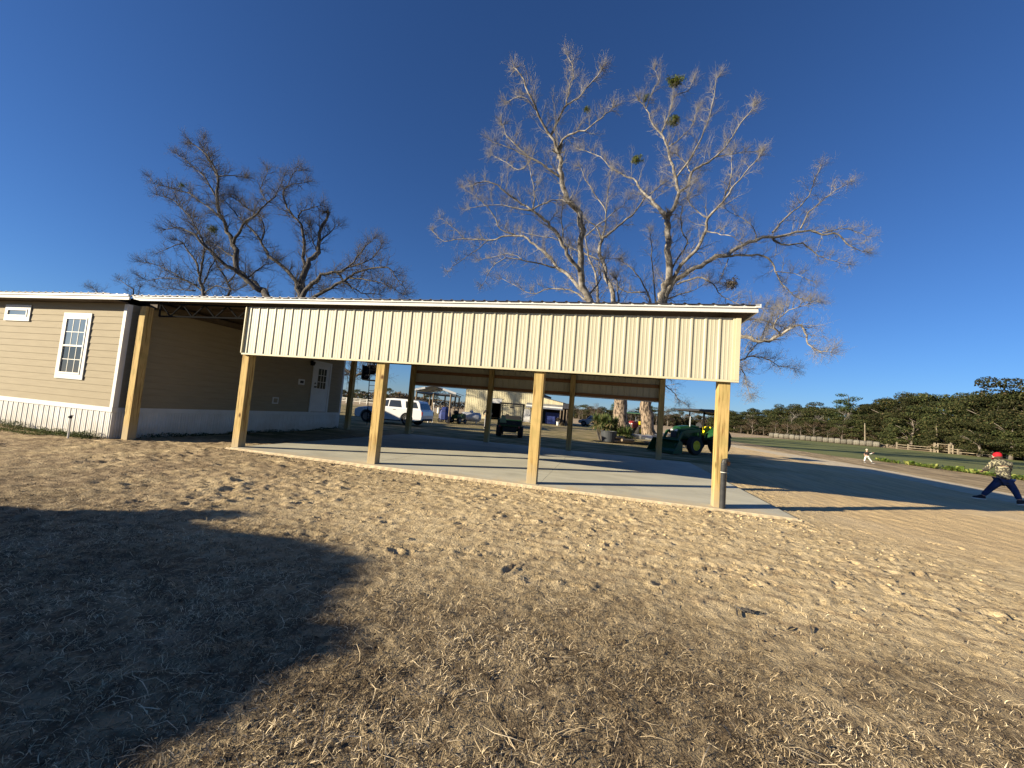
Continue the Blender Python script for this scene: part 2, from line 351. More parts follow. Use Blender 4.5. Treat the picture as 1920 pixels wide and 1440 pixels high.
# footprints and scuffs pressed into the loose sand
_prints = []
for _ in range(170):
    px_, py_ = _rg.uniform(-6.5, 6.5), _rg.uniform(3.6, 8.0)
    _prints.append((px_, py_, _rg.uniform(0, PI), _rg.uniform(0.05, 0.11), _rg.uniform(0.02, 0.05), _rg.uniform(0.012, 0.035)))
def ground_h(x, y):
    near = 1-sstep(14, 24, np.abs(y-4)) 
    wob = fbm(x*0.35, y*0.35, 3, 3)-0.5
    h = -0.045 + 0.05*wob*near
    sand = sstep(3.0, 4.6, y + 1.3*(fbm(x*0.6, y*0.6, 9, 3)-0.5) )*(1-sstep(7.7, 8.1, y)*sstep(-9.3, -9.0, x)*(1-sstep(3.4, 3.6, x)))
    smooth_zone = sstep(3.6, 5.0, x)*sstep(5.5, 8.0, y)
    cl = fbm(x*5.5+0.6*y, y*9.0, 21, 4)
    fine = fbm(x*17, y*24, 33, 3)
    amp = 0.35+1.3*sstep(0.36, 0.64, fbm(x*0.9+2, y*1.1, 19, 3))
    cl = 0.5+(cl-0.5)*amp
    rough = (1-0.85*smooth_zone)*(1-sstep(12, 20, y))
    left = sstep(-2.0, -7.0, -x*-1.0) if False else (1-sstep(-6.5, -2.5, x))
    fine2 = fbm(x*34+y*3, y*40, 35, 3)
    h = h + rough*((cl-0.5)*(0.022+0.035*left)*(0.35+0.65*sand) + (fine-0.5)*(0.022+0.012*left) + (fine2-0.5)*0.020)
    # tyre ruts with a tread pattern crossing the loose sand
    for (ax, ay, bx, by) in ((-3.4, 3.75, 5.5, 5.9), (-3.0, 5.15, 5.5, 7.35), (-9.0, 5.4, -1.0, 7.2)):
        L_ = math.hypot(bx-ax, by-ay); ux, uy = (bx-ax)/L_, (by-ay)/L_
        u = (x-ax)*ux+(y-ay)*uy; v = -(x-ax)*uy+(y-ay)*ux + 0.05*np.sin(u*0.9); m_ = np.exp(-(v/0.11)**4)*(1-sstep(0, 1, -u))*(1-sstep(0, 1, u-L_))
        h = h - rough*m_*(0.010+0.007*np.sign(np.sin(u*2*PI/0.085+np.sign(v)*1.5)))*(0.5+fbm(x*1.1, y*1.1, 23, 2)) + rough*0.008*np.exp(-((np.abs(v)-0.15)/0.04)**2)
    # sparse pebbly clods
    c2 = fbm(x*12, y*12, 55, 2); h = h + rough*sand*np.clip(c2-0.66, 0, 1)*0.10
    # lip of loose sand along the slab edge
    lip = np.exp(-((y-7.93)/0.13)**2)*sstep(-9.6, -9.1, x)*(1-sstep(3.2, 4.2, x))
    h = h + lip*(0.012+0.05*np.clip(fbm(x*3, y*5, 71, 3)-0.45, 0, 1)*(1+1.2*sstep(-2, 2, x)))
    # tyre tracks on the graded strip to the right of the slab
    t = (x*0.66 + y*0.75) - 0.012*(x-4)**2
    tr = np.sin(t*2*PI/0.52)+0.4*np.sin(t*2*PI/0.145+1.0)+2.6*np.clip(np.sin(t*2*PI/0.9+.4)-0.93,0,1)*10
    h = h + smooth_zone*(1-sstep(20, 26, y))*0.0065*tr*(0.2+1.1*fbm(x*0.5, y*0.5, 91, 2))
    # mound round the post by the house corner
    h = h + 0.06*np.exp(-(((x+11.6)/0.5)**2+((y-7.25)/0.25)**2))
    for (a, b, c, l, w, d) in _prints:
        m_ = (np.abs(x-a) < 0.4) & (np.abs(y-b) < 0.4)
        if not np.any(m_): continue
        dx, dy = x[m_]-a, y[m_]-b; u = dx*math.cos(c)+dy*math.sin(c); v = -dx*math.sin(c)+dy*math.cos(c)
        q = (u/l)**2+(v/w)**2
        h[m_] += -d*np.exp(-q)+0.55*d*np.exp(-(np.sqrt(q)-1.6)**2*4)
    # under the slab
    s = sstep(-9.15, -9.05, x)*(1-sstep(3.3, 3.4, x))*sstep(8.12, 8.2, y)*(1-sstep(17.3, 17.45, y))
    h = h*(1-s) - 0.16*s
    h = h - 0.05*(1-sstep(-11.5, -9.3, x))*(1-sstep(14, 18, y))
    far = sstep(16, 20, np.hypot(x, y-4)*1.0)
    h = h*(1-far) - 0.02*far
    return h
def axis(segs, lo, hi):
    a = []
    for s0, s1, d in segs: a += list(np.arange(s0, s1, d))
    a.append(segs[-1][1]); d = segs[-1][2]; v = a[-1]
    while v < hi: d *= 1.25; v += d; a.append(v)
    d = segs[0][2]; v = a[0]; pre = []
    while v > lo: d *= 1.25; v -= d; pre.append(v)
    return np.array(pre[::-1]+a)
gx = axis([(-13, -6, 0.06), (-6, 6, 0.03), (6, 12, 0.06)], -1500, 1500)
gy = axis([(0.4, 4.2, 0.026), (4.2, 8.3, 0.036), (8.3, 12, 0.09), (12, 30, 0.25)], -400, 2500)
GX, GY = np.meshgrid(gx, gy); GZ = ground_h(GX.ravel(), GY.ravel())
nx, ny = len(gx), len(gy)
ii = np.arange(nx-1)[None,:]+np.arange(ny-1)[:,None]*nx
gf = np.stack([ii, ii+1, ii+1+nx, ii+nx], -1).reshape(-1,4)

def ground_mat():
    m = bpy.data.materials.new('ground_sand_grass'); m.use_nodes = True
    nt = m.node_tree; N = nt.nodes; L = nt.links; p = N['Principled BSDF']
    p.inputs['Roughness'].default_value = 0.95; p.inputs['Specular IOR Level'].default_value = 0.1
    geo = N.new('ShaderNodeNewGeometry'); sep = N.new('ShaderNodeSeparateXYZ'); L.new(geo.outputs['Position'], sep.inputs[0])
    X, Y = sep.outputs[0], sep.outputs[1]
    def noise(scale, detail=5, stretch=None, dist=0.0):
        n = N.new('ShaderNodeTexNoise'); n.inputs['Scale'].default_value = scale; n.inputs['Detail'].default_value = detail; n.inputs['Distortion'].default_value = dist
        if stretch:
            mp = N.new('ShaderNodeMapping'); mp.inputs['Scale'].default_value = stretch[0]; mp.inputs['Rotation'].default_value = (0,0,stretch[1])
            L.new(geo.outputs['Position'], mp.inputs['Vector']); L.new(mp.outputs[0], n.inputs['Vector'])
        else: L.new(geo.outputs['Position'], n.inputs['Vector'])
        return n.outputs['Fac']
    def math_(op, a, b=None):
        n = N.new('ShaderNodeMath'); n.operation = op
        for i, v in enumerate((a, b)):
            if v is None: continue
            if isinstance(v, (int,float)): n.inputs[i].default_value = v
            else: L.new(v, n.inputs[i])
        return n.outputs[0]
    def mr(v, a, b, c=0.0, d=1.0):
        n = N.new('ShaderNodeMapRange'); n.interpolation_type = 'SMOOTHSTEP'
        n.inputs['From Min'].default_value = a; n.inputs['From Max'].default_value = b; n.inputs['To Min'].default_value = c; n.inputs['To Max'].default_value = d
        L.new(v, n.inputs['Value']); return n.outputs[0]
    def mix(f, a, b):
        n = N.new('ShaderNodeMix'); n.data_type = 'RGBA'
        L.new(f, n.inputs['Factor'])
        for k, v in (('A', a), ('B', b)):
            if isinstance(v, tuple): n.inputs[k].default_value = (*v, 1)
            else: L.new(v, n.inputs[k])
        return n.outputs['Result']
    n1 = noise(1.1, 6); n2 = noise(7, 6); n3 = noise(38, 5); n4 = noise(0.35, 4)
    ns = noise(1.0, 6, ((2.2, 9, 1), RAD(12)))
    sand = mix(mr(n2, 0.35, 0.65), (0.54, 0.41, 0.225), (0.66, 0.52, 0.305))
    sand = mix(mr(ns, 0.52, 0.68, 0, 0.75), sand, (0.30, 0.215, 0.13))
    sand = mix(mr(n3, 0.62, 0.75, 0, 0.6), sand, (0.20, 0.14, 0.085))
    sand = mix(mr(noise(2.3, 7, None, 0.6), 0.52, 0.68, 0, 0.55), sand, (0.34, 0.255, 0.15))
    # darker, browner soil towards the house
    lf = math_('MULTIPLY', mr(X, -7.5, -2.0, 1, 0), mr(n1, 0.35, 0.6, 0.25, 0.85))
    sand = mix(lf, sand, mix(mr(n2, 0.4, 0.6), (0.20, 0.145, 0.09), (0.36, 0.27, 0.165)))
    # graded orange sand on the right
    gz = math_('MULTIPLY', mr(X, 3.2, 5.0), mr(Y, 6.0, 8.5))
    tracks = noise(1.0, 4, ((5.5, 0.35, 1), RAD(-42)))
    gcol = mix(mr(tracks, 0.42, 0.6), (0.68, 0.50, 0.265), (0.52, 0.385, 0.215))
    gcol = mix(mr(n4, 0.45, 0.7, 0, 0.5), gcol, (0.66, 0.53, 0.34))
    col = mix(gz, sand, gcol)
    # dead grass thatch near the photographer
    yy = math_('ADD', Y, math_('MULTIPLY', math_('SUBTRACT', n1, 0.5), 2.6))
    yy = math_('ADD', yy, math_('MULTIPLY', X, 0.06))
    tg = mr(yy, 5.0, 2.2)
    that = mix(mr(n2, 0.4, 0.62), (0.125, 0.092, 0.055), (0.28, 0.215, 0.125))
    that = mix(mr(n3, 0.5, 0.7, 0, 0.7), that, (0.36, 0.27, 0.165))
    that = mix(mr(noise(1.7, 6), 0.58, 0.72, 0, 0.45), that, (0.34, 0.27, 0.18))
    col = mix(tg, col, that)
    # lawn behind the carport: olive / straw with patches
    bk = math_('ADD', Y, math_('MULTIPLY', math_('SUBTRACT', n1, 0.5), 1.6))
    bmask = math_('MULTIPLY', mr(bk, 17.0, 18.5), mr(math_('ADD', X, math_('MULTIPLY', math_('SUBTRACT', n4, 0.5), 6)), 4.0, 10.0, 1, 0))
    bmask = math_('MAXIMUM', bmask, mr(X, -9.0, -12.0))
    lawn = mix(mr(noise(0.6, 6, ((1, 2.2, 1), 0)), 0.4, 0.62), (0.165, 0.15, 0.06), (0.40, 0.31, 0.17))
    lawn = mix(mr(noise(2.6, 6, ((1, 2, 1), 0)), 0.5, 0.7, 0, 0.6), lawn, (0.24, 0.175, 0.10))
    near_house = mr(Y, 8.6, 6.9, 1, 0)
    col = mix(math_('MULTIPLY', bmask, mr(Y, 8.8, 12.0)), col, lawn)
    # brown shoulder beyond the gravel
    sh = math_('MULTIPLY', mr(X, 13.0, 15.0), mr(Y, 9.0, 16.0))
    shc = mix(mr(noise(0.5, 5, ((3, 0.6, 1), RAD(-14))), 0.4, 0.6), (0.25, 0.19, 0.11), (0.42, 0.32, 0.19))
    col = mix(sh, col, shc)
    far = mr(Y, 60, 95)
    col = mix(far, col, mix(mr(n4, 0.4, 0.6), (0.38, 0.29, 0.18), (0.46, 0.35, 0.22)))
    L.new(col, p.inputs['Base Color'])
    bsum = math_('ADD', math_('MULTIPLY', n3, 0.5), math_('MULTIPLY', noise(110, 4), 0.35))
    bsum = math_('ADD', bsum, math_('MULTIPLY', n2, 0.8))
    b = N.new('ShaderNodeBump'); b.inputs['Strength'].default_value = 0.9; b.inputs['Distance'].default_value = 0.034
    L.new(bsum, b.inputs['Height']); L.new(b.outputs[0], p.inputs['Normal'])
    return m
M['ground'] = ground_mat()
gme = np_mesh('ground', np.stack([GX.ravel(), GY.ravel(), GZ], 1), gf, M['ground'], smooth=True)
tag(np_obj('ground', gme), kind='structure')

# green field beyond the drive (one sheet, 6 mm over the ground sheet)
M['field'] = mat('field_green', (0.175, 0.185, 0.05), 0.95, 0, (0.11, 0.125, 0.035), 0.35, 6, bump=0.02, bscale=8, stretch=(0.5, 1.4, 1))
fpoly = [(14.5, 62), (17.2, 46), (18.6, 38), (22.0, 33.5), (23.4, 28), (22.6, 22), (25, 10), (140, 10), (140, 60), (88, 88), (72, 112), (54, 126), (38, 110), (28, 90), (20, 76)]
m_ = MB(); m_.add([(x,y,-0.012) for x,y in fpoly], [tuple(range(len(fpoly)))])
tag(m_.obj('field', M['field'], fix=False), kind='structure')
# pale gravel drive
M['gravel'] = mat('gravel_pale', (0.66, 0.56, 0.38), 0.95, 0, (0.48, 0.39, 0.26), 3, 8, bump=0.01, bscale=45)
gc = [(8.0, 75), (10.0, 55), (11.6, 40), (13.0, 32), (13.5, 25), (13.5, 19), (13.3, 13), (13.2, 6), (13.8, -15)]
gl, gr = [], []
for i, (x, y) in enumerate(gc):
    w = 1.35+0.2*math.sin(i*2.1); a = gc[max(i-1,0)]; b = gc[min(i+1,len(gc)-1)]
    dx, dy = b[0]-a[0], b[1]-a[1]; l = math.hypot(dx,dy); gl.append((x-dy/l*w, y+dx/l*w)); gr.append((x+dy/l*w, y-dx/l*w))
def _resample(P, n):
    P = np.array(P, float); d = np.concatenate([[0], np.cumsum(np.linalg.norm(np.diff(P, axis=0), axis=1))]); u = np.linspace(0, d[-1], n)
    return np.stack([np.interp(u, d, P[:,0]), np.interp(u, d, P[:,1])], 1)
_l, _r = _resample(gl, 240), _resample(gr, 240)
_w = np.linspace(0, 1, 9)[None,:,None]; _g = _l[:,None,:]*(1-_w)+_r[:,None,:]*_w
_g[:,0,:] += (fbm(_l[:,0]*1.3, _l[:,1]*1.3, 7, 3)-0.5)[:,None]*np.array([0.5, 0.1]); _g[:,-1,:] += (fbm(_r[:,0]*1.3, _r[:,1]*1.3, 8, 3)-0.5)[:,None]*np.array([0.5, 0.1])
_x, _y = _g[:,:,0].ravel(), _g[:,:,1].ravel(); _z = ground_h(_x, _y)+0.009
_z.reshape(240, 9)[:,[0,-1]] -= 0.012
_i = (np.arange(8)[None,:]+np.arange(239)[:,None]*9)
_f = np.stack([_i, _i+1, _i+10, _i+9], -1).reshape(-1, 4)
tag(np_obj('gravel_drive', np_mesh('gravel_drive', np.stack([_x, _y, _z], 1), _f, M['gravel'], smooth=True)), kind='structure')
for o_ in ('field', 'gravel_drive'):
    me_ = bpy.data.objects[o_].data
    if me_.polygons[0].normal.z < 0: me_.flip_normals()

# concrete slab with saw-cut joints and a faint trowel pattern
def slab_mat():
    m = mat('concrete_slab', (0.58, 0.55, 0.425), 0.75, 0, (0.49, 0.465, 0.365), 1.1, 6, bump=0.0015, bscale=30)
    nt = m.node_tree; N = nt.nodes; L = nt.links; p = N['Principled BSDF']
    lk = p.inputs['Base Color'].links[0]; src = lk.from_socket
    w = N.new('ShaderNodeTexNoise'); w.inputs['Scale'].default_value = 0.7; w.inputs['Detail'].default_value = 3
    tc = N.new('ShaderNodeTexCoord'); mp = N.new('ShaderNodeMapping'); mp.inputs['Scale'].default_value = (0.5, 3.0, 1); mp.inputs['Rotation'].default_value = (0,0,0.4)
    L.new(tc.outputs['Object'], mp.inputs[0]); L.new(mp.outputs[0], w.inputs[0])
    r = N.new('ShaderNodeMapRange'); r.inputs['From Min'].default_value = 0.5; r.inputs['From Max'].default_value = 0.62; r.inputs['To Max'].default_value = 0.5
    L.new(w.outputs['Fac'], r.inputs['Value'])
    mx = N.new('ShaderNodeMix'); mx.data_type = 'RGBA'; L.new(r.outputs[0], mx.inputs['Factor']); L.new(src, mx.inputs['A']); mx.inputs['B'].default_value = (0.64, 0.605, 0.47, 1)
    # sand blown over the front edge and stains
    g = N.new('ShaderNodeNewGeometry'); sp = N.new('ShaderNodeSeparateXYZ'); L.new(g.outputs['Position'], sp.inputs[0])
    n2 = N.new('ShaderNodeTexNoise'); n2.inputs['Scale'].default_value = 2.2; n2.inputs['Detail'].default_value = 8; L.new(g.outputs['Position'], n2.inputs['Vector'])
    ma = N.new('ShaderNodeMath'); ma.operation = 'MULTIPLY_ADD'; ma.inputs[1].default_value = -1.8; L.new(n2.outputs['Fac'], ma.inputs[0]); L.new(sp.outputs[1], ma.inputs[2])
    r2 = N.new('ShaderNodeMapRange'); r2.inputs['From Min'].default_value = 7.15; r2.inputs['From Max'].default_value = 7.75; r2.inputs['To Min'].default_value = 0.85; r2.inputs['To Max'].default_value = 0; L.new(ma.outputs[0], r2.inputs['Value'])
    m3 = N.new('ShaderNodeMix'); m3.data_type = 'RGBA'; L.new(r2.outputs[0], m3.inputs['Factor']); L.new(mx.outputs['Result'], m3.inputs['A']); m3.inputs['B'].default_value = (0.60, 0.48, 0.30, 1)
    n3 = N.new('ShaderNodeTexNoise'); n3.inputs['Scale'].default_value = 0.9; n3.inputs['Detail'].default_value = 7; n3.inputs['Distortion'].default_value = 0.8; L.new(g.outputs['Position'], n3.inputs['Vector'])
    r3 = N.new('ShaderNodeMapRange'); r3.inputs['From Min'].default_value = 0.56; r3.inputs['From Max'].default_value = 0.66; r3.inputs['To Max'].default_value = 0.45; L.new(n3.outputs['Fac'], r3.inputs['Value'])
    m4 = N.new('ShaderNodeMix'); m4.data_type = 'RGBA'; L.new(r3.outputs[0], m4.inputs['Factor']); L.new(m3.outputs['Result'], m4.inputs['A']); m4.inputs['B'].default_value = (0.40, 0.37, 0.28, 1)
    L.new(m4.outputs['Result'], p.inputs['Base Color'])
    return m
M['slab'] = slab_mat()
M['slab_edge'] = mat('slab_edge', (0.58, 0.46, 0.29), 0.95, 0, (0.46, 0.36, 0.22), 3)
ms = MB()
xs = [-9.1, -5.25, -1.25, 3.45]; ys = [8.15, 12.75, 17.4]; gap = 0.0015
for i in range(3):
    for j in range(2):
        ms.box(xs[i]+gap, xs[i+1]-gap, ys[j]+gap, ys[j+1]-gap, -0.14, 0.012)
ms.box(-9.1+.02, 3.43, 8.17, 17.38, -0.15, 0.002)
tag(ms.obj('concrete_slab', M['slab'], bevel=0.004), kind='structure')
me2 = MB()
n_ = 260; xs_ = np.linspace(-9.2, 3.5, n_); 
for i in range(n_-1):
    z0 = 0.004+0.006*math.sin(i*1.7); z1 = 0.004+0.006*math.sin((i+1)*1.7)
    y0 = 8.05-0.03*abs(math.sin(i*0.83))-0.02*math.sin(i*0.21); y1 = 8.05-0.03*abs(math.sin((i+1)*0.83))-0.02*math.sin((i+1)*0.21)
    me2.add([(xs_[i], y0, -0.1), (xs_[i+1], y1, -0.1), (xs_[i+1], 8.148, z1), (xs_[i], 8.148, z0)], [(0,1,2,3)])
tag(me2.obj('sand_bank', M['slab_edge'], fix=False), kind='structure')

# ---- dead grass: real blades
def blades(name, n, xr, yr, dens, hl, wd, seed, label, cat, m='dry_grass', lean=(0.0, 0.7), rn=None):
    g = np.random.default_rng(seed)
    x = g.uniform(*xr, n); y = g.uniform(*yr, n)
    k = g.uniform(0, 1, n) < dens(x, y); x, y = x[k], y[k]; n = len(x)
    z = ground_h(x, y)
    a = g.uniform(0, 2*PI, n); el = g.uniform(lean[0], lean[1], n)*PI/2*1.0
    le = g.uniform(*hl, n); w = g.uniform(*wd, n)
    bend = g.normal(0, 1.0, n); 
    P = [np.stack([x, y, z-0.002], 1)]
    cur = P[0].copy(); aa = a.copy(); ee = el.copy()
    for s in range(3):
        d = np.stack([np.cos(aa)*np.cos(ee), np.sin(aa)*np.cos(ee), np.sin(ee)], 1)
        cur = cur + d*(le/3)[:,None]; P.append(cur.copy()); aa = aa+bend*0.5; ee = ee-g.uniform(0.0, 0.75, n)
    P = np.stack(P, 1)                                   # n,4,3
    gz = ground_h(P[:,:,0].ravel(), P[:,:,1].ravel()).reshape(n,4)+0.002
    P[:,1:,2] = np.maximum(P[:,1:,2], gz[:,1:])
    side = np.stack([-np.sin(a), np.cos(a), g.uniform(-0.5, 0.5, n)], 1)
    side /= np.linalg.norm(side, axis=1)[:,None]
    ws = np.array([0.8, 1.0, 0.8, 0.15])
    A = P - side[:,None,:]*(w[:,None]*ws/2)[:,:,None]; B = P + side[:,None,:]*(w[:,None]*ws/2)[:,:,None]
    V = np.concatenate([A, B], 1).reshape(-1,3)          # 8 per blade
    base = np.arange(n)[:,None]*8
    F = np.concatenate([base+np.array([[0,4,5,1]]), base+np.array([[1,5,6,2]]), base+np.array([[2,6,7,3]])], 0)
    r = g.uniform(0, 1, n) if rn is None else rn(x, y, g)
    me = np_mesh(name, V, F, M[m], np.repeat(r, 8))
    o = np_obj(name, me)
    return tag(o, label, cat, kind='stuff')
def vis(x, y):   # keep to the ground the view can see, with a margin to each side
    return (x > -1.65*y-2.0) & (x < 1.05*y+1.6)
def d_near(x, y):
    q = y + 2.6*(fbm(x*0.9, y*0.9, 40, 3)-0.5) + 0.06*x
    return vis(x, y)*(1-sstep(2.2, 5.0, q))*(0.10+1.7*np.clip(fbm(x*5.5, y*5.5, 61, 3)-0.2, 0, 1))*(1-0.55*sstep(0.58, 0.75, fbm(x*1.4, y*1.4, 77, 3)))*sstep(8, 1.5, np.hypot(x*.6, y))
def rn_near(x, y, g): return np.clip(0.12+0.85*g.uniform(0, 1, len(x))**1.1 + 0.9*(fbm(x*1.5, y*1.5, 88, 3)-0.45), 0, 1)
blades('dead_grass', 640000, (-7, 7), (0.5, 5.2), d_near, (0.016, 0.060), (0.0014, 0.0040), 1, 'matted brown dead grass covering the lawn nearest the camera', 'dead grass', rn=rn_near)
def d_long(x, y):
    return vis(x, y)*(1-sstep(1.5, 4.6, y+0.06*x))*0.9
blades('dead_stems', 9000, (-7, 7), (0.6, 4.8), d_long, (0.10, 0.24), (0.002, 0.0045), 5, 'long pale dead stems lying over the matted grass', 'dead stems', lean=(0.0, 0.22), rn=lambda x,y,g: 0.55+0.45*g.uniform(0,1,len(x)))
# small brown leaves and chips
def litter(n, seed):
    g = np.random.default_rng(seed); x = g.uniform(-8, 6, n); y = 0.8+6.6*g.uniform(0, 1, n)**1.2
    k = vis(x, y) & (g.uniform(0, 1, n) < 0.25+1.2*np.clip(fbm(x*1.7, y*1.7, 5, 3)-0.4, 0, 1)*2); x, y = x[k], y[k]; n = len(x)
    c = np.stack([x, y, ground_h(x, y)+0.006], 1); nr = g.normal(0, 0.45, (n,3))+np.array([0,0,1]); nr /= np.linalg.norm(nr, axis=1)[:,None]
    t1 = np.cross(nr, g.normal(0,1,(n,3))); t1 /= np.linalg.norm(t1, axis=1)[:,None]; t2 = np.cross(nr, t1); s = g.uniform(0.006, 0.018, n)[:,None]
    V = np.stack([c-t1*s, c+t2*s*.5, c+t1*s, c-t2*s*.5], 1).reshape(-1,3)
    o = np_obj('leaf_litter', np_mesh('leaf_litter', V, np.arange(n*4).reshape(n,4), M['brush_leaf'], np.repeat(g.uniform(0,1,n),4)))
    tag(o, 'tiny brown leaves and chips strewn over the sand and dead grass', 'leaf litter', kind='stuff')
litter(9000, 17)
def d_far(x, y):
    return vis(x, y)*(0.05+1.2*np.clip(fbm(x*1.3, y*2.0, 140, 4)-0.42, 0, 1)*2)*(1-0.9*sstep(3.6, 5, x)*sstep(5, 7, y))
blades('straw_litter', 34000, (-13, 9), (3.6, 8.0), d_far, (0.04, 0.13), (0.0035, 0.008), 2, 'thin scattered straw and roots lying over the bare sand', 'straw', lean=(0.0, 0.3), rn=lambda x,y,g: 0.2+0.6*g.uniform(0,1,len(x)))

# ------------------------------------------------------------------ corrugated panel helper
def rib_profile(x0, x1, pitch, h, start=0.04, minor=0.005, top=0.028, base=0.062):
    """list of (x, out) along the sheet; out = how far the rib stands proud"""
    P = [(x0, 0)]
    x = x0+start
    while x < x1-0.03:
        P += [(x-base/2, 0), (x-top/2, h), (x+top/2, h), (x+base/2, 0)]
        for q in (0.36, 0.64):
            c = x+pitch*q
            if c+0.02 < x1 and minor: P += [(c-0.016, 0), (c-0.007, minor), (c+0.007, minor), (c+0.016, 0)]
        x += pitch
    P = [p for p in P if x0 <= p[0] <= x1]; P.append((x1, 0))
    return P
def rib_wall(x0, x1, z0, z1, y, pitch, h, outward=-1, **kw):
    """sheet in the XZ plane at y, ribs towards outward*Y"""
    m = MB(); P = rib_profile(x0, x1, pitch, h, **kw); n = len(P)
    vs = [(x, y+outward*o, z) for z in (z0, z1) for x, o in P]
    vs += [(x, y+outward*o-outward*0.0015, z) for z in (z0, z1) for x, o in P]
    fs = []
    for i in range(n-1):
        fs.append((i, i+1, n+i+1, n+i)); fs.append((2*n+i, 3*n+i, 3*n+i+1, 2*n+i+1))
        fs.append((i, 2*n+i, 2*n+i+1, i+1)); fs.append((n+i, n+i+1, 3*n+i+1, 3*n+i))
    m.add(vs, fs); return m

# ------------------------------------------------------------------ carport
cp = thing('carport', 'long open carport with cream ribbed metal skirt on timber posts beside the tan house', 'carport', (-9.1, 8.3, 0))
OX, OY = -9.1, 8.3
def cpo(mb, name, mt, bevel=0, label=None, smooth=False):
    mb.v = [(x-OX, y-OY, z) for x, y, z in mb.v]
    o = mb.obj(name, mt, cp, bevel=bevel, smooth=smooth)
    if label: o['label'] = label
    return o
def sub(mb, name, mt, parent, bevel=0, off=(OX, OY, 0)):
    mb.v = [(x-off[0], y-off[1], z-off[2]) for x, y, z in mb.v]
    return mb.obj(name, mt, parent, bevel=bevel)
w = 0.105
for i, (x, y, zt) in enumerate([(-12.37, 8.07, 3.52), (-9.125, 8.41, 3.5), (-5.205, 8.41, 3.5), (-1.41, 8.41, 3.5), (2.205, 8.41, 3.5),
                   (-12.06, 16.9, 3.6), (-9.0, 17.2, 3.6), (-5.1, 17.2, 3.6), (-1.42, 17.2, 3.6), (2.23, 17.2, 3.6)]):
    m_ = MB(); m_.box(-w, w, -w, w, -0.12, zt)
    m_.v = [(vx+0.004*math.sin(i*2+vz), vy, vz) for vx, vy, vz in m_.v]
    o = m_.obj('post', M['post_wood'], cp, bevel=0.006); o.location = (x-OX, y-OY, 0)
    if i == 0: o['label'] = 'timber post standing at the house corner'
# front skirt
fr = rib_wall(-9.2, 2.33, 2.42, 3.64, 8.27, 0.2535, 0.020, minor=0.003, start=0.11, top=0.03, base=0.066)
front = cpo(fr, 'metal_skirt', M['cream_metal'])
front['label'] = 'front skirt of cream ribbed metal'
m_ = MB(); m_.prism_yz([(8.225, 2.385), (8.300, 2.385), (8.300, 2.425), (8.262, 2.425), (8.262, 2.400), (8.230, 2.410), (8.230, 2.425), (8.225, 2.425)], -9.2, 2.425)
cpo(m_, 'bottom_trim', M['cream_trim'])
m_ = MB(); m_.box(2.335, 2.425, 8.222, 8.40, 2.427, 3.63); m_.box(2.29, 2.334, 8.236, 8.262, 2.427, 3.63); cpo(m_, 'corner_trim', M['cream_trim'], bevel=0.004)
m_ = MB(); m_.box(-9.235, -9.203, 8.222, 8.40, 2.427, 3.63); cpo(m_, 'corner_trim', M['cream_trim'], bevel=0.004)
m_ = MB(); m_.box(-9.0, 2.1, 8.302, 8.34, 2.43, 2.57); m_.box(-9.0, 2.1, 8.302, 8.34, 3.40, 3.60); cpo(m_, 'front_girt', M['girt'])
# rear skirt
rs = rib_wall(-9.0, 2.36, 2.38, 3.75, 17.36, 0.2535, 0.02, outward=1, start=0.1)
cpo(rs, 'metal_skirt', M['cream_metal'], label='rear skirt of cream ribbed metal seen from inside')
m_ = MB(); m_.box(-8.89, -5.21, 17.3, 17.34, 2.39, 2.52); m_.box(-4.99, -1.53, 17.3, 17.34, 2.39, 2.52); m_.box(-1.31, 2.12, 17.3, 17.34, 2.39, 2.52); cpo(m_, 'girt', M['girt'])
m_ = MB(); m_.box(-8.89, -5.21, 17.3, 17.34, 2.93, 3.07); m_.box(-4.99, -1.53, 17.3, 17.34, 2.93, 3.07); m_.box(-1.31, 2.12, 17.3, 17.34, 2.93, 3.07); cpo(m_, 'girt', M['girt'])
m_ = MB(); m_.box(-9.0, 2.36, 17.365, 17.40, 2.345, 2.379); cpo(m_, 'bottom_trim', M['white_trim'])
# side beams and truss
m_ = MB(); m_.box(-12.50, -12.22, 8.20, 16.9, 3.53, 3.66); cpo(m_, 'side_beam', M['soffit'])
m_ = MB(); m_.box(2.10, 2.30, 8.52, 17.1, 3.42, 3.60); cpo(m_, 'side_beam', M['post_wood'])
for (xa, ya, za), (xb, yb, zb) in (((-12.13, 8.22, 3.31), (-9.27, 8.40, 3.36)), ((-11.42, 12.7, 3.28), (2.2, 12.7, 3.28)), ((-11.42, 16.9, 3.28), (2.2, 16.9, 3.28))):
    m_ = MB(); A, B = Vector((xa, ya, za)), Vector((xb, yb, zb)); T0, T1 = Vector((xa, ya, 3.67)), Vector((xb, yb, 3.67))
    m_.bar(A, B, 0.04); m_.bar(T0, T1, 0.04); m_.bar(A, T0, 0.035)
    n_ = int((B-A).length/0.32); 
    for k in range(n_):
        u, v = k/n_, (k+1)/n_
        p, q = (T0.lerp(T1, u), A.lerp(B, v)) if k % 2 == 0 else (A.lerp(B, u), T0.lerp(T1, v))
        m_.bar(p, q, 0.028)
    cpo(m_, 'steel_truss', M['black_steel'])

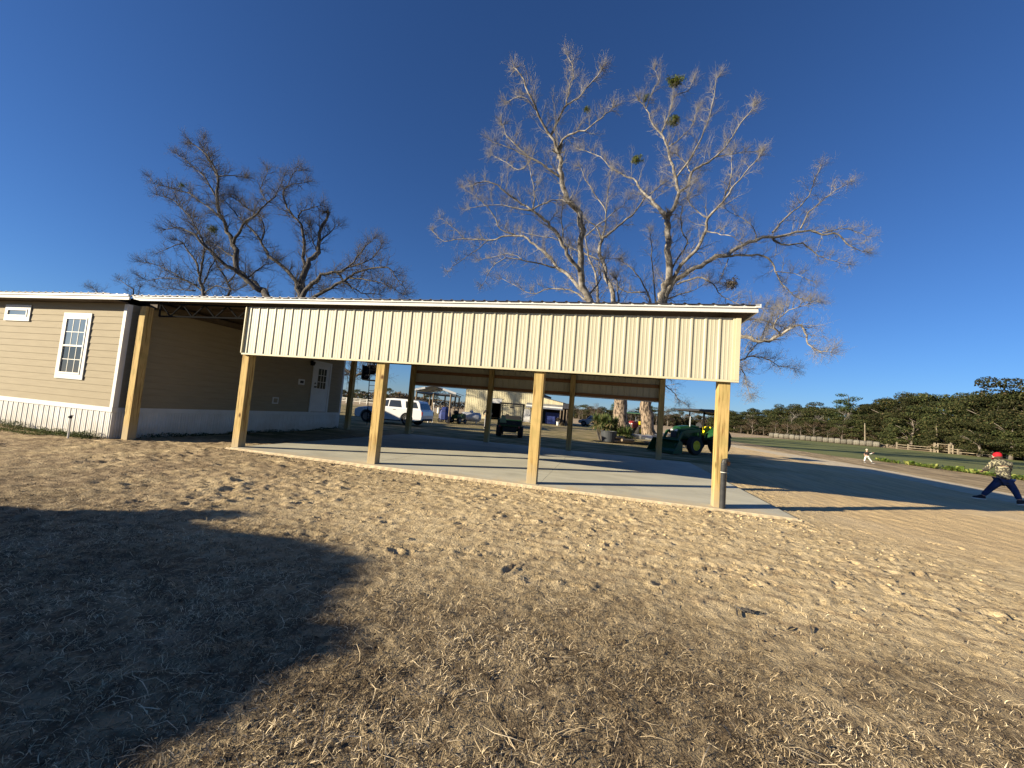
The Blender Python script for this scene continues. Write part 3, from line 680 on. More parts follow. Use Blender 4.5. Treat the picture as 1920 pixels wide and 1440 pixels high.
# roof: low double pitch, dark ribbed sheet over purlins, ribs running down to the eaves
def roof_sheet(x0, x1, ye, yr, ze, zr, pitch=0.2535, h=0.02, thick=0.012):
    P = rib_profile(x0, x1, pitch, h, start=0.12, minor=0, top=0.03, base=0.075)
    m = MB(); n = len(P)
    vs = [(x, yy, zz+o) for yy, zz in ((ye, ze), (yr, zr)) for x, o in P]+[(x, yy, zz+o-thick) for yy, zz in ((ye, ze), (yr, zr)) for x, o in P]
    fs = []
    for i in range(n-1):
        fs.append((i, i+1, n+i+1, n+i)); fs.append((2*n+i, 3*n+i, 3*n+i+1, 2*n+i+1)); fs.append((i, 2*n+i, 2*n+i+1, i+1)); fs.append((n+i, n+i+1, 3*n+i+1, 3*n+i))
    m.add(vs, fs); return m
zt = 3.80
FY = 8.07
cr = roof_sheet(-12.95, 2.66, FY-0.05, 12.8, zt+0.035, zt+0.035+0.04)
a = roof_sheet(-12.95, 2.66, 17.9, 12.8, zt+0.035, zt+0.035+0.04)
o_ = len(cr.v); cr.v += a.v; cr.f += [tuple(i+o_ for i in f) for f in a.f]
roof = cpo(cr, 'roof', M['roof_dark'])
m_ = MB(); m_.box(-12.95, 2.66, FY-0.02, FY+0.005, zt-0.02, zt+0.018)
for k in range(62):                                     # scalloped closure under the sheet
    x = -12.83+k*0.2535
    if x < 2.6: m_.prism_xz([(x-0.045, zt+0.018), (x+0.045, zt+0.018), (x+0.016, zt+0.036), (x-0.016, zt+0.036)], FY-0.02, FY+0.005)
sub(m_, 'drip_edge', M['white_trim'], roof)
m_ = MB(); m_.box(-12.95, 2.66, FY+0.008, FY+0.04, 3.70, zt+0.012); sub(m_, 'fascia', M['white_trim'], roof)
m_ = MB(); m_.box(-12.95, 2.66, 17.80, 17.83, 3.66, zt+0.012); sub(m_, 'fascia', M['white_trim'], roof)
m_ = MB(); m_.box(2.63, 2.66, FY+0.042, 17.80, 3.70, zt+0.012); m_.box(2.60, 2.69, FY-0.045, FY-0.021, zt-0.02, zt+0.045); sub(m_, 'rake_trim', M['white_trim'], roof)
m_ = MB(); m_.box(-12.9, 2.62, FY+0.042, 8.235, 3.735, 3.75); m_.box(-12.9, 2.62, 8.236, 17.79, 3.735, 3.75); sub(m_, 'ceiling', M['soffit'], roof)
m_ = MB()
for y in np.arange(8.9, 17.4, 1.05): m_.box(-11.2, 2.6, y, y+0.04, 3.64, 3.734)
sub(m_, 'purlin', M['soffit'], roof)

# ------------------------------------------------------------------ house
hs = thing('mobile_home', 'tan lap-sided manufactured home with white trim and white ribbed skirting at the left', 'house', (-12.0*1.067, 7.35*1.067, 1.5-1.5*1.067)); hs.scale = (1.067, 1.067, 1.067)
HX, HY = -12.0, 7.35
def hso(mb, name, mt, bevel=0, label=None, parent=None):
    mb.v = [(x-HX, y-HY, z) for x, y, z in mb.v]
    o = mb.obj(name, mt, parent or hs, bevel=bevel)
    if label: o['label'] = label
    return o
XL, XR, YF, YB, ZS, ZT = -30.0, -11.93, 7.35, 16.05, 0.775, 3.42
m_ = MB(); m_.box(XL, XR-0.02, YF+0.02, YB, -0.05, ZT-0.001)
nb = 15; bh = (ZT-ZS)/nb
prof = []
for i in range(nb):
    z = ZS+i*bh; prof += [(0.016, z), (0.004, z+bh-0.003), (0.002, z+bh-0.003)]
prof.append((0.002, ZT))
vsf = [(x, YF-o, z) for x in (XL, XR-0.085) for o, z in prof]; n = len(prof)
m_.add(vsf, [(i, n+i, n+i+1, i+1) for i in range(n-1)])
# side wall towards the carport
vss = [(XR+o, y, z) for y in (YF+0.10, YB-0.09) for o, z in prof]
m_.add(vss, [(i, n+i, n+i+1, i+1) for i in range(n-1)])
hso(m_, 'wall', M['siding'])
m_ = MB(); m_.box(XR-0.085, XR+0.022, YF-0.022, YF+0.10, ZS-0.0, ZT-0.02); hso(m_, 'corner_trim', M['white_trim'], bevel=0.003)
m_ = MB(); m_.box(XR-0.02, XR+0.022, YB-0.09, YB+0.02, ZS, ZT-0.02); hso(m_, 'corner_trim', M['white_trim'], bevel=0.003)
m_ = MB(); m_.box(XL, XR+0.028, YF-0.03, YF, 0.655, 0.773); m_.box(XR, XR+0.028, YF+0.002, YB, 0.655, 0.773); hso(m_, 'skirting_rail', M['white_trim'], bevel=0.004)
sk = rib_wall(XL, XR+0.012, -0.08, 0.654, YF-0.004, 0.2, 0.012, start=0.03, minor=0.004, top=0.03, base=0.055)
hso(sk, 'skirting', M['white_metal'], label='sunlit white ribbed skirting')
sk = rib_wall(YF, YB, -0.08, 0.654, 0, 0.2, 0.012, start=0.05, minor=0.006)
sk.v = [(XR+0.004-y, x, z) for x, y, z in sk.v]
hso(sk, 'skirting', M['white_metal'])
m_ = MB(); m_.box(-12.3, XR-0.01, 8.0, YB-0.05, ZT-0.02, 3.58); hso(m_, 'gable_filler', M['siding'])
# eave and roof
m_ = MB(); m_.box(XL, -11.32, 6.97, 7.0, 3.418, 3.53); m_.box(XL, -11.32, 6.945, 6.968, 3.50, 3.545)
for k in range(74):
    x = -11.45-k*0.2535
    if x > XL: m_.prism_xz([(x-0.045, 3.545), (x+0.045, 3.545), (x+0.016, 3.562), (x-0.016, 3.562)], 6.945, 6.968)
hr = roof_sheet(XL, -11.92, 6.93, 11.7, 3.562, 3.60)
a = roof_sheet(XL, -11.92, 16.5, 11.7, 3.562, 3.60)
o_ = len(hr.v); hr.v += a.v; hr.f += [tuple(i+o_ for i in f) for f in a.f]
hroof = hso(hr, 'roof', M['roof_dark'])
def hsub(mb, name, mt, par, bevel=0):
    mb.v = [(x-HX, y-HY, z) for x, y, z in mb.v]
    return mb.obj(name, mt, par, bevel=bevel)
hsub(m_, 'fascia', M['white_trim'], hroof)
m_ = MB(); m_.box(XL, -11.95, 7.003, YF+0.015, 3.425, 3.445); hsub(m_, 'soffit', M['soffit'], hroof)
m_ = MB(); m_.lathe([(0.05, 0), (0.05, 0.28), (0.085, 0.29), (0.085, 0.36), (0.02, 0.40)], (-15.9, 9.2, 3.60), n=12); hsub(m_, 'vent_pipe', M['white_trim'], hroof)
# windows on the front
def window(x0, x1, z0, z1, split, fr=0.13, name='window'):
    f = MB(); y = YF-0.018
    f.box(x0, x1, y-0.022, y, z1-fr, z1); f.box(x0, x1, y-0.022, y, z0, z0+fr); f.box(x0, x0+fr*0.9, y-0.022, y, z0+fr, z1-fr); f.box(x1-fr*0.9, x1, y-0.022, y, z0+fr, z1-fr)
    w_ = hso(f, name, M['white_trim'], bevel=0.002)
    a, b, c, d = x0+fr*0.9, x1-fr*0.9, z0+fr, z1-fr
    s = MB(); t = 0.035
    s.box(a, b, y-0.034, y-0.001, d-t, d); s.box(a, b, y-0.034, y-0.001, c, c+t*1.3); s.box(a, a+t, y-0.034, y-0.001, c+t*1.3, d-t); s.box(b-t, b, y-0.034, y-0.001, c+t*1.3, d-t)
    if split:
        mz = (c+d)/2; s.box(a+t, b-t, y-0.028, y-0.002, mz-0.022, mz+0.022)
    sash = s; so_ = hsub(sash, 'sash', M['white_pvc'], w_)
    if split:
        g = MB(); g.box(a+t, b-t, y-0.012, y-0.006, mz+0.022, d-t); hsub(g, 'pane', M['glass_blue'], w_)
        g = MB(); g.box(a+t, b-t, y-0.008, y-0.002, c+t*1.3, mz-0.022); hsub(g, 'pane', M['glass_dark'], w_)
        mu = MB()
        for (zz0, zz1, yo) in ((mz+0.022, d-t, 0.018), (c+t*1.3, mz-0.022, 0.013)):
            for k in (1, 2):
                xx = a+t+(b-a-2*t)*k/3; mu.box(xx-0.008, xx+0.008, y-yo, y-yo+0.005, zz0, zz1)
            zc = (zz0+zz1)/2; mu.box(a+t, b-t, y-yo-0.001, y-yo+0.004, zc-0.008, zc+0.008)
        hsub(mu, 'muntin', M['white_pvc'], w_)
    else:
        g = MB(); g.box(a+t, b-t, y-0.012, y-0.006, c+t*1.3, d-t); hsub(g, 'pane', M['glass_blue'], w_)
    return w_
window(-14.10, -13.08, 1.39, 3.13, True)['label'] = 'tall double-hung window with grids'
window(-16.45, -15.42, 2.86, 3.31, False, 0.12)['label'] = 'small horizontal window'
# door on the carport side
d = MB(); y0, y1, z0, z1 = 14.02, 15.14, ZS, 2.93; x = XR+0.016
d.box(x, x+0.03, y0, y0+0.10, z0, z1); d.box(x, x+0.03, y1-0.10, y1, z0, z1); d.box(x, x+0.03, y0+0.10, y1-0.10, z1-0.10, z1)
dr = hso(d, 'door', M['white_trim'])
d = MB(); d.box(x-0.003, x+0.018, y0+0.103, y1-0.103, z0+0.02, z1-0.103); hsub(d, 'door_panel', M['white_trim'], dr)
gl_ = MB(); gl_.box(x+0.019, x+0.024, y0+0.33, y1-0.30, 1.78, 2.62); hsub(gl_, 'pane', M['glass_dark'], dr)
mu = MB()
for k in (1, 2): yy = y0+0.33+(y1-y0-0.63)*k/3; mu.box(x+0.025, x+0.032, yy-0.01, yy+0.01, 1.78, 2.62)
for k in (1, 2): zz = 1.78+0.84*k/3; mu.box(x+0.0251, x+0.0325, y0+0.33, y1-0.30, zz-0.01, zz+0.01)
hsub(mu, 'muntin', M['white_trim'], dr)
k_ = MB(); k_.lathe([(0.03, 0), (0.03, 0.02), (0.018, 0.04), (0.035, 0.06), (0.03, 0.085)], (x+0.018, y0+0.19, 1.83), 'x', 12); hsub(k_, 'handle', M['black_steel'], dr)
k_ = MB(); k_.lathe([(0.03, 0), (0.03, 0.025)], (x+0.018, y0+0.19, 1.98), 'x', 12); hsub(k_, 'deadbolt', M['black_steel'], dr)
k_ = MB(); k_.box(XR+0.01, XR+0.05, 13.85, 13.95, 2.70, 2.90); k_.lathe([(0.05, -0.16), (0.09, -0.03), (0.06, 0.0)], (XR+0.11, 13.9, 2.86), 'z', 10); hso(k_, 'wall_lamp', M['black_steel'])
k_ = MB(); k_.box(XR+0.008, XR+0.035, 13.30, 13.62, 1.86, 2.08); el = hso(k_, 'electrical_box', M['white_trim'])
k_ = MB(); k_.box(XR+0.036, XR+0.06, 13.38, 13.54, 1.92, 2.02); hsub(k_, 'cover', M['plastic_black'], el)
k_ = MB(); k_.box(XR+0.008, XR+0.03, 12.15, 12.42, 1.05, 1.29); el = hso(k_, 'outlet_box', M['white_trim'])
k_ = MB(); k_.box(XR+0.031, XR+0.04, 12.20, 12.37, 1.09, 1.25); hsub(k_, 'cover', M['siding'], el)

# ------------------------------------------------------------------ small fixtures near the buildings
t = thing('drain_pipe', 'upright black plastic pipe strapped to the rightmost front carport post', 'pipe', (2.235, 8.245, -0.05))
m_ = MB(); m_.tube([(0,0,-0.05), (0,0,0.90)], 0.048, 20); m_.obj('pipe', M['black_pvc'], t, smooth=False, bevel=0.002)
m_ = MB(); m_.lathe([(0.053, 0.73), (0.053, 0.87), (0.050, 0.90)], n=20); m_.obj('coupling', M['black_pvc'], t)
m_ = MB(); m_.lathe([(0.0545, 0.725), (0.0545, 0.735)], n=20); m_.obj('glue_ring', M['white_pvc'], t)
m_ = MB(); m_.tube([(0,0,0.90), (0.01,0,0.945), (0.05,0.005,0.965), (0.09,0.01,0.955)], [0.05,0.045,0.03,0.018], 12); m_.tube([(0.02, -0.03, 0.90), (0.02, -0.035, 0.965)], 0.022, 10); m_.obj('cap', M['black_pvc'], t)
m_ = MB(); m_.box(0.05, 0.115, 0.02, 0.045, 0.86, 0.93); m_.obj('strap', M['girt'], t)
t = thing('water_standpipe', 'thin white garden standpipe with dark tap in front of the house skirting', 'standpipe', (-13.10, 7.23, -0.09))
m_ = MB(); m_.tube([(0,0,-0.02), (0.0,0,0.5)], 0.02, 10); m_.obj('pipe', M['white_pvc'], t)
m_ = MB(); m_.tube([(0,0,0.49), (0,0,0.56)], 0.022, 10); m_.tube([(-0.09,0.0,0.535), (0.05,0,0.535)], 0.012, 8); m_.tube([(-0.05,0,0.535), (-0.07,-0.01,0.50)], 0.012, 8); m_.tube([(-0.03,0,0.575), (0.07,0,0.57)], 0.008, 8); m_.obj('tap', M['black_steel'], t)

# ------------------------------------------------------------------ bare trees
def smooth_path(P, sub=3):
    out = []
    n = len(P)
    for i in range(n-1):
        p0 = P[max(i-1,0)]; p1 = P[i]; p2 = P[i+1]; p3 = P[min(i+2,n-1)]
        for k in range(sub):
            t = k/sub; t2 = t*t; t3 = t2*t
            out.append(tuple(0.5*((2*p1[j])+(-p0[j]+p2[j])*t+(2*p0[j]-5*p1[j]+4*p2[j]-p3[j])*t2+(-p0[j]+3*p1[j]-3*p2[j]+p3[j])*t3) for j in range(4)))
    out.append(tuple(P[-1]))
    return out
def rdir(rg):
    z = rg.uniform(-1,1); a = rg.uniform(0,2*PI); s = math.sqrt(1-z*z); return Vector((s*math.cos(a), s*math.sin(a), z))
def grow(mb, rg, p, d, L, r, lvl, droop, sizes):
    """one wandering twig and its side twigs"""
    nseg = (5, 4, 2)[lvl]; pts = [p.copy()]; rs = [r]; cur = p.copy(); dd = d.copy(); st = L/nseg
    for i in range(nseg):
        dd = (dd + rdir(rg)*0.30 + Vector((0,0,droop))).normalized()
        cur = cur + dd*st; pts.append(cur.copy()); rs.append(max(r*(1-0.72*(i+1)/nseg), 0.0045))
    mb.tube(pts, rs, 4 if lvl == 0 else 3, cap=False)
    if lvl >= 2: return
    nc, lo, hi = sizes[lvl]
    for k in range(nc):
        t = (k+0.7+rg.uniform(-.3,.3))/nc*nseg; i = min(int(t), nseg-1); q = pts[i].lerp(pts[i+1], min(t-i,1))
        ax = (pts[i+1]-pts[i]).normalized(); pr = rdir(rg); pr = (pr-ax*pr.dot(ax))
        if pr.length < 1e-3: continue
        pr.normalize(); nd = (ax*0.75+pr*0.85+Vector((0,0,0.18 if droop >= 0 else -0.15))).normalized()
        grow(mb, rg, q, nd, rg.uniform(lo, hi)*(1-0.35*k/nc), rs[i]*0.62, lvl+1, droop, sizes)
def bare_tree(name, label, cat, limbs, origin, mt_trunk, mt_limb, mt_twig, seed, step=0.52, L1=(0.9, 2.7), sizes=((9, 0.45, 1.3), (4, 0.22, 0.65)), group=None, tr=0.014):
    rg = random.Random(seed); t = thing(name, label, cat, origin, group=group); O = Vector(origin)
    trunk, lm, tw = MB(), MB(), MB()
    for i, P in enumerate(limbs):
        S = smooth_path([(x-O.x, y-O.y, z-O.z, r) for x, y, z, r in P], 3)
        pts = []
        for j, q in enumerate(S):
            v = Vector(q[:3]); r = q[3]
            if 0 < j < len(S)-1: v += rdir(rg)*(0.05+min(0.10, r*0.45))
            pts.append(v)
        rs = [max(q[3]*(1+(rg.uniform(-.07,.07))), 0.01) for q in S]
        if i == 0:
            rs[0] *= 1.32; rs[1] *= 1.12
            trunk.tube(pts, rs, 16)
            continue
        lm.tube(pts, rs, 8 if rs[0] > 0.12 else 6)
        acc = 0.0; nxt = rg.uniform(0.3, 0.9)
        for j in range(len(pts)-1):
            seg = (pts[j+1]-pts[j]).length; ax = (pts[j+1]-pts[j]).normalized() if seg > 1e-4 else Vector((0,0,1))
            while acc+seg > nxt:
                u = (nxt-acc)/seg; q = pts[j].lerp(pts[j+1], u); rr = rs[j]
                if not (rr > 0.22 and rg.random() < 0.55):
                    pr = rdir(rg); pr = pr-ax*pr.dot(ax); pr.normalize()
                    low = q.z < 8.5 and rg.random() < 0.5
                    d = (ax*rg.uniform(0.4, 0.9)+pr*0.9+Vector((0,0,-0.2 if low else 0.28))).normalized()
                    L = rg.uniform(*L1)*(0.42 if rr < 0.045 else (0.7 if rr < 0.08 else 1.0))
                    grow(tw, rg, q, d, L, min(tr+0.010, rr*0.6+0.006) if rr < 0.1 else tr+0.016, 0, -0.05 if low else 0.06, sizes)
                nxt += step*rg.uniform(0.6, 1.4)*(0.5 if (q.z < 17 and q.x > 5 and O.x > 3) else 1.0)
            acc += seg
        e = pts[-1]; ax = (pts[-1]-pts[-2]).normalized()
        for _ in range(3):
            grow(tw, rg, e, (ax+rdir(rg)*0.5).normalized(), rg.uniform(*L1)*0.3, max(tr*0.9, rs[-1]*0.8), 0, 0.04, sizes)
    if name == 'pecan_tree': t.scale = (1, 1, 0.972)
    trunk.obj('trunk', mt_trunk, t, smooth=True, fix=False)
    lm.obj('limbs', mt_limb, t, smooth=True, fix=False)
    tw.obj('crown', mt_twig, t, smooth=True, fix=False)
    return t
PECAN_A=[[(1.48,36.0,-0.15,0.75),(1.44,35.87,1.38,0.659),(1.26,36.02,3.01,0.591),(0.87,35.93,5.57,0.531),(0.37,36.05,7.72,0.474),(-0.21,36.06,9.64,0.42)],[(-0.21,36.06,9.64,0.34),(-1.69,34.48,11.5,0.307),(-2.53,33.91,13.28,0.283),(-2.72,32.58,15.14,0.261),(-2.75,31.61,17.01,0.241),(-3.15,31.4,18.55,0.221),(-4.02,30.64,19.47,0.203),(-4.56,30.4,20.81,0.185),(-4.71,29.81,22.05,0.167),(-4.88,29.93,22.79,0.15)],[(-4.88,29.93,22.79,0.13),(-5.36,29.42,23.75,0.102),(-6.51,28.57,25.44,0.082),(-7.22,27.76,26.66,0.064),(-7.88,27.52,27.86,0.046),(-8.37,27.43,28.47,0.03)],[(-4.88,29.93,22.79,0.11),(-4.74,29.54,23.47,0.088),(-4.03,28.96,23.76,0.072),(-2.8,28.27,23.51,0.057),(-1.55,27.5,23.74,0.043),(-0.92,27.64,24.53,0.03)],[(-5.61,29.42,24.09,0.1),(-5.11,29.48,25.54,0.081),(-4.52,29.51,26.81,0.066),(-3.7,29.41,27.11,0.053),(-2.88,29.48,28.2,0.041),(-1.97,29.19,29.09,0.03)],[(-4.52,29.51,26.81,0.07),(-4.45,29.94,28.47,0.049),(-4.35,30.64,30.77,0.034),(-4.97,30.87,32.45,0.02)],[(-6.51,28.57,25.44,0.05),(-7.03,27.91,25.74,0.038),(-7.61,27.63,26.2,0.028),(-8.68,27.68,26.05,0.02)],[(-4.58,30.4,21.13,0.1),(-6.4,30.3,22.5,0.077),(-7.86,30.03,23.26,0.06),(-9.31,30.04,24.9,0.044),(-9.79,29.95,25.89,0.03)],[(-7.68,30.03,23.08,0.05),(-9.15,29.82,23.72,0.033),(-10.49,29.68,24.23,0.02)],[(-7.17,30.03,22.71,0.05),(-8.26,30.76,22.28,0.038),(-9.68,31.34,23.46,0.028),(-11.07,31.64,24.47,0.02)],[(-0.09,36.06,9.16,0.24),(-1.86,37.94,12.51,0.209),(-3.26,38.81,14.79,0.186),(-5.76,40.45,17.42,0.166),(-7.23,41.2,19.23,0.147),(-8.7,41.7,20.57,0.128),(-10.16,42.0,21.74,0.111),(-12.12,42.53,22.16,0.094),(-14.51,42.88,21.81,0.077),(-18.09,43.93,22.63,0.061),(-20.75,44.27,22.49,0.045),(-22.49,44.37,23.83,0.03)],[(-11.21,42.53,22.18,0.09),(-12.94,42.0,22.62,0.067),(-13.84,41.38,24.37,0.05),(-15.43,40.27,25.64,0.034),(-17.16,40.28,26.87,0.02)],[(-18.09,43.93,22.63,0.05),(-19.36,43.64,23.87,0.033),(-21.26,43.63,25.16,0.02)],[(-14.51,42.88,21.81,0.05),(-16.54,43.57,20.63,0.038),(-18.63,43.58,19.23,0.028),(-19.71,43.97,18.43,0.02)],[(-5.96,40.45,17.42,0.1),(-7.53,39.83,17.61,0.078),(-9.2,38.94,17.57,0.062),(-11.0,38.61,17.77,0.047),(-12.24,38.2,16.59,0.033),(-12.88,37.48,14.5,0.02)],[(-9.2,38.94,17.57,0.05),(-10.65,39.48,18.55,0.038),(-12.48,39.95,18.57,0.028),(-14.45,40.65,18.45,0.02)],[(-2.75,32.58,13.98,0.17),(-3.76,31.39,14.98,0.146),(-4.32,30.75,15.99,0.128),(-5.16,30.14,16.84,0.112),(-5.72,29.48,17.31,0.097),(-6.58,28.95,17.69,0.083),(-7.83,28.78,18.43,0.069),(-8.76,27.99,18.94,0.055),(-10.02,27.87,19.57,0.043),(-10.98,27.58,19.13,0.03)],[(-6.57,28.95,17.61,0.07),(-7.77,28.75,17.78,0.049),(-9.3,28.6,17.93,0.034),(-11.33,28.48,17.79,0.02)],[(-6.42,28.95,17.68,0.07),(-6.5,29.14,19.2,0.049),(-6.9,29.31,20.92,0.034),(-7.38,29.55,22.4,0.02)],[(-6.42,28.95,17.68,0.06),(-5.4,28.93,18.24,0.048),(-4.39,29.08,18.43,0.038),(-3.76,28.84,18.11,0.03)],[(-4.18,30.75,16.15,0.07),(-4.35,30.68,17.57,0.047),(-4.31,30.27,18.63,0.03)],[(0.27,36.05,7.96,0.16),(-1.16,36.03,11.96,0.124),(-1.42,36.34,14.5,0.098),(-2.37,36.5,16.77,0.074),(-2.83,36.27,18.54,0.051),(-3.16,36.59,20.4,0.03)],[(0.5,36.05,7.25,0.26),(0.19,36.56,12.23,0.222),(-0.68,37.21,15.18,0.194),(-1.36,37.39,17.51,0.169),(-1.38,37.63,19.14,0.145),(-0.78,37.52,19.64,0.123),(0.06,37.77,20.5,0.101),(1.25,37.91,21.68,0.08),(2.37,37.71,23.23,0.06),(3.77,37.85,24.57,0.04)],[(-1.38,37.63,19.14,0.1),(-1.95,38.11,20.74,0.075),(-2.91,37.89,21.25,0.057),(-3.74,38.1,22.28,0.04)],[(-1.39,37.63,19.33,0.1),(-1.08,37.74,21.49,0.077),(-1.74,37.89,23.16,0.06),(-3.4,38.05,25.72,0.044),(-3.88,38.11,27.0,0.03)],[(-1.12,37.74,22.07,0.06),(-0.95,37.91,25.29,0.037),(-0.83,37.97,26.3,0.02)],[(-1.96,34.48,11.84,0.09),(-3.76,34.87,13.08,0.071),(-5.63,35.59,13.49,0.056),(-7.12,35.99,13.06,0.043),(-8.26,35.95,13.41,0.031),(-10.54,36.27,14.66,0.02)],[(-1.51,37.39,16.94,0.09),(-3.63,37.96,18.18,0.067),(-5.7,38.49,19.65,0.05),(-7.81,39.0,20.35,0.034),(-9.78,39.37,21.01,0.02)],[(-2.77,36.27,18.91,0.07),(-1.66,35.53,19.62,0.049),(-0.04,34.77,20.59,0.034),(0.73,34.79,21.45,0.02)],[(1.02,35.93,4.63,0.1),(0.54,35.64,12.14,0.071),(0.29,35.28,14.12,0.05)],[(-2.31,34.48,12.1,0.08),(-1.11,34.12,14.04,0.055),(-1.37,34.04,15.56,0.037),(0.23,33.67,15.55,0.02)]]
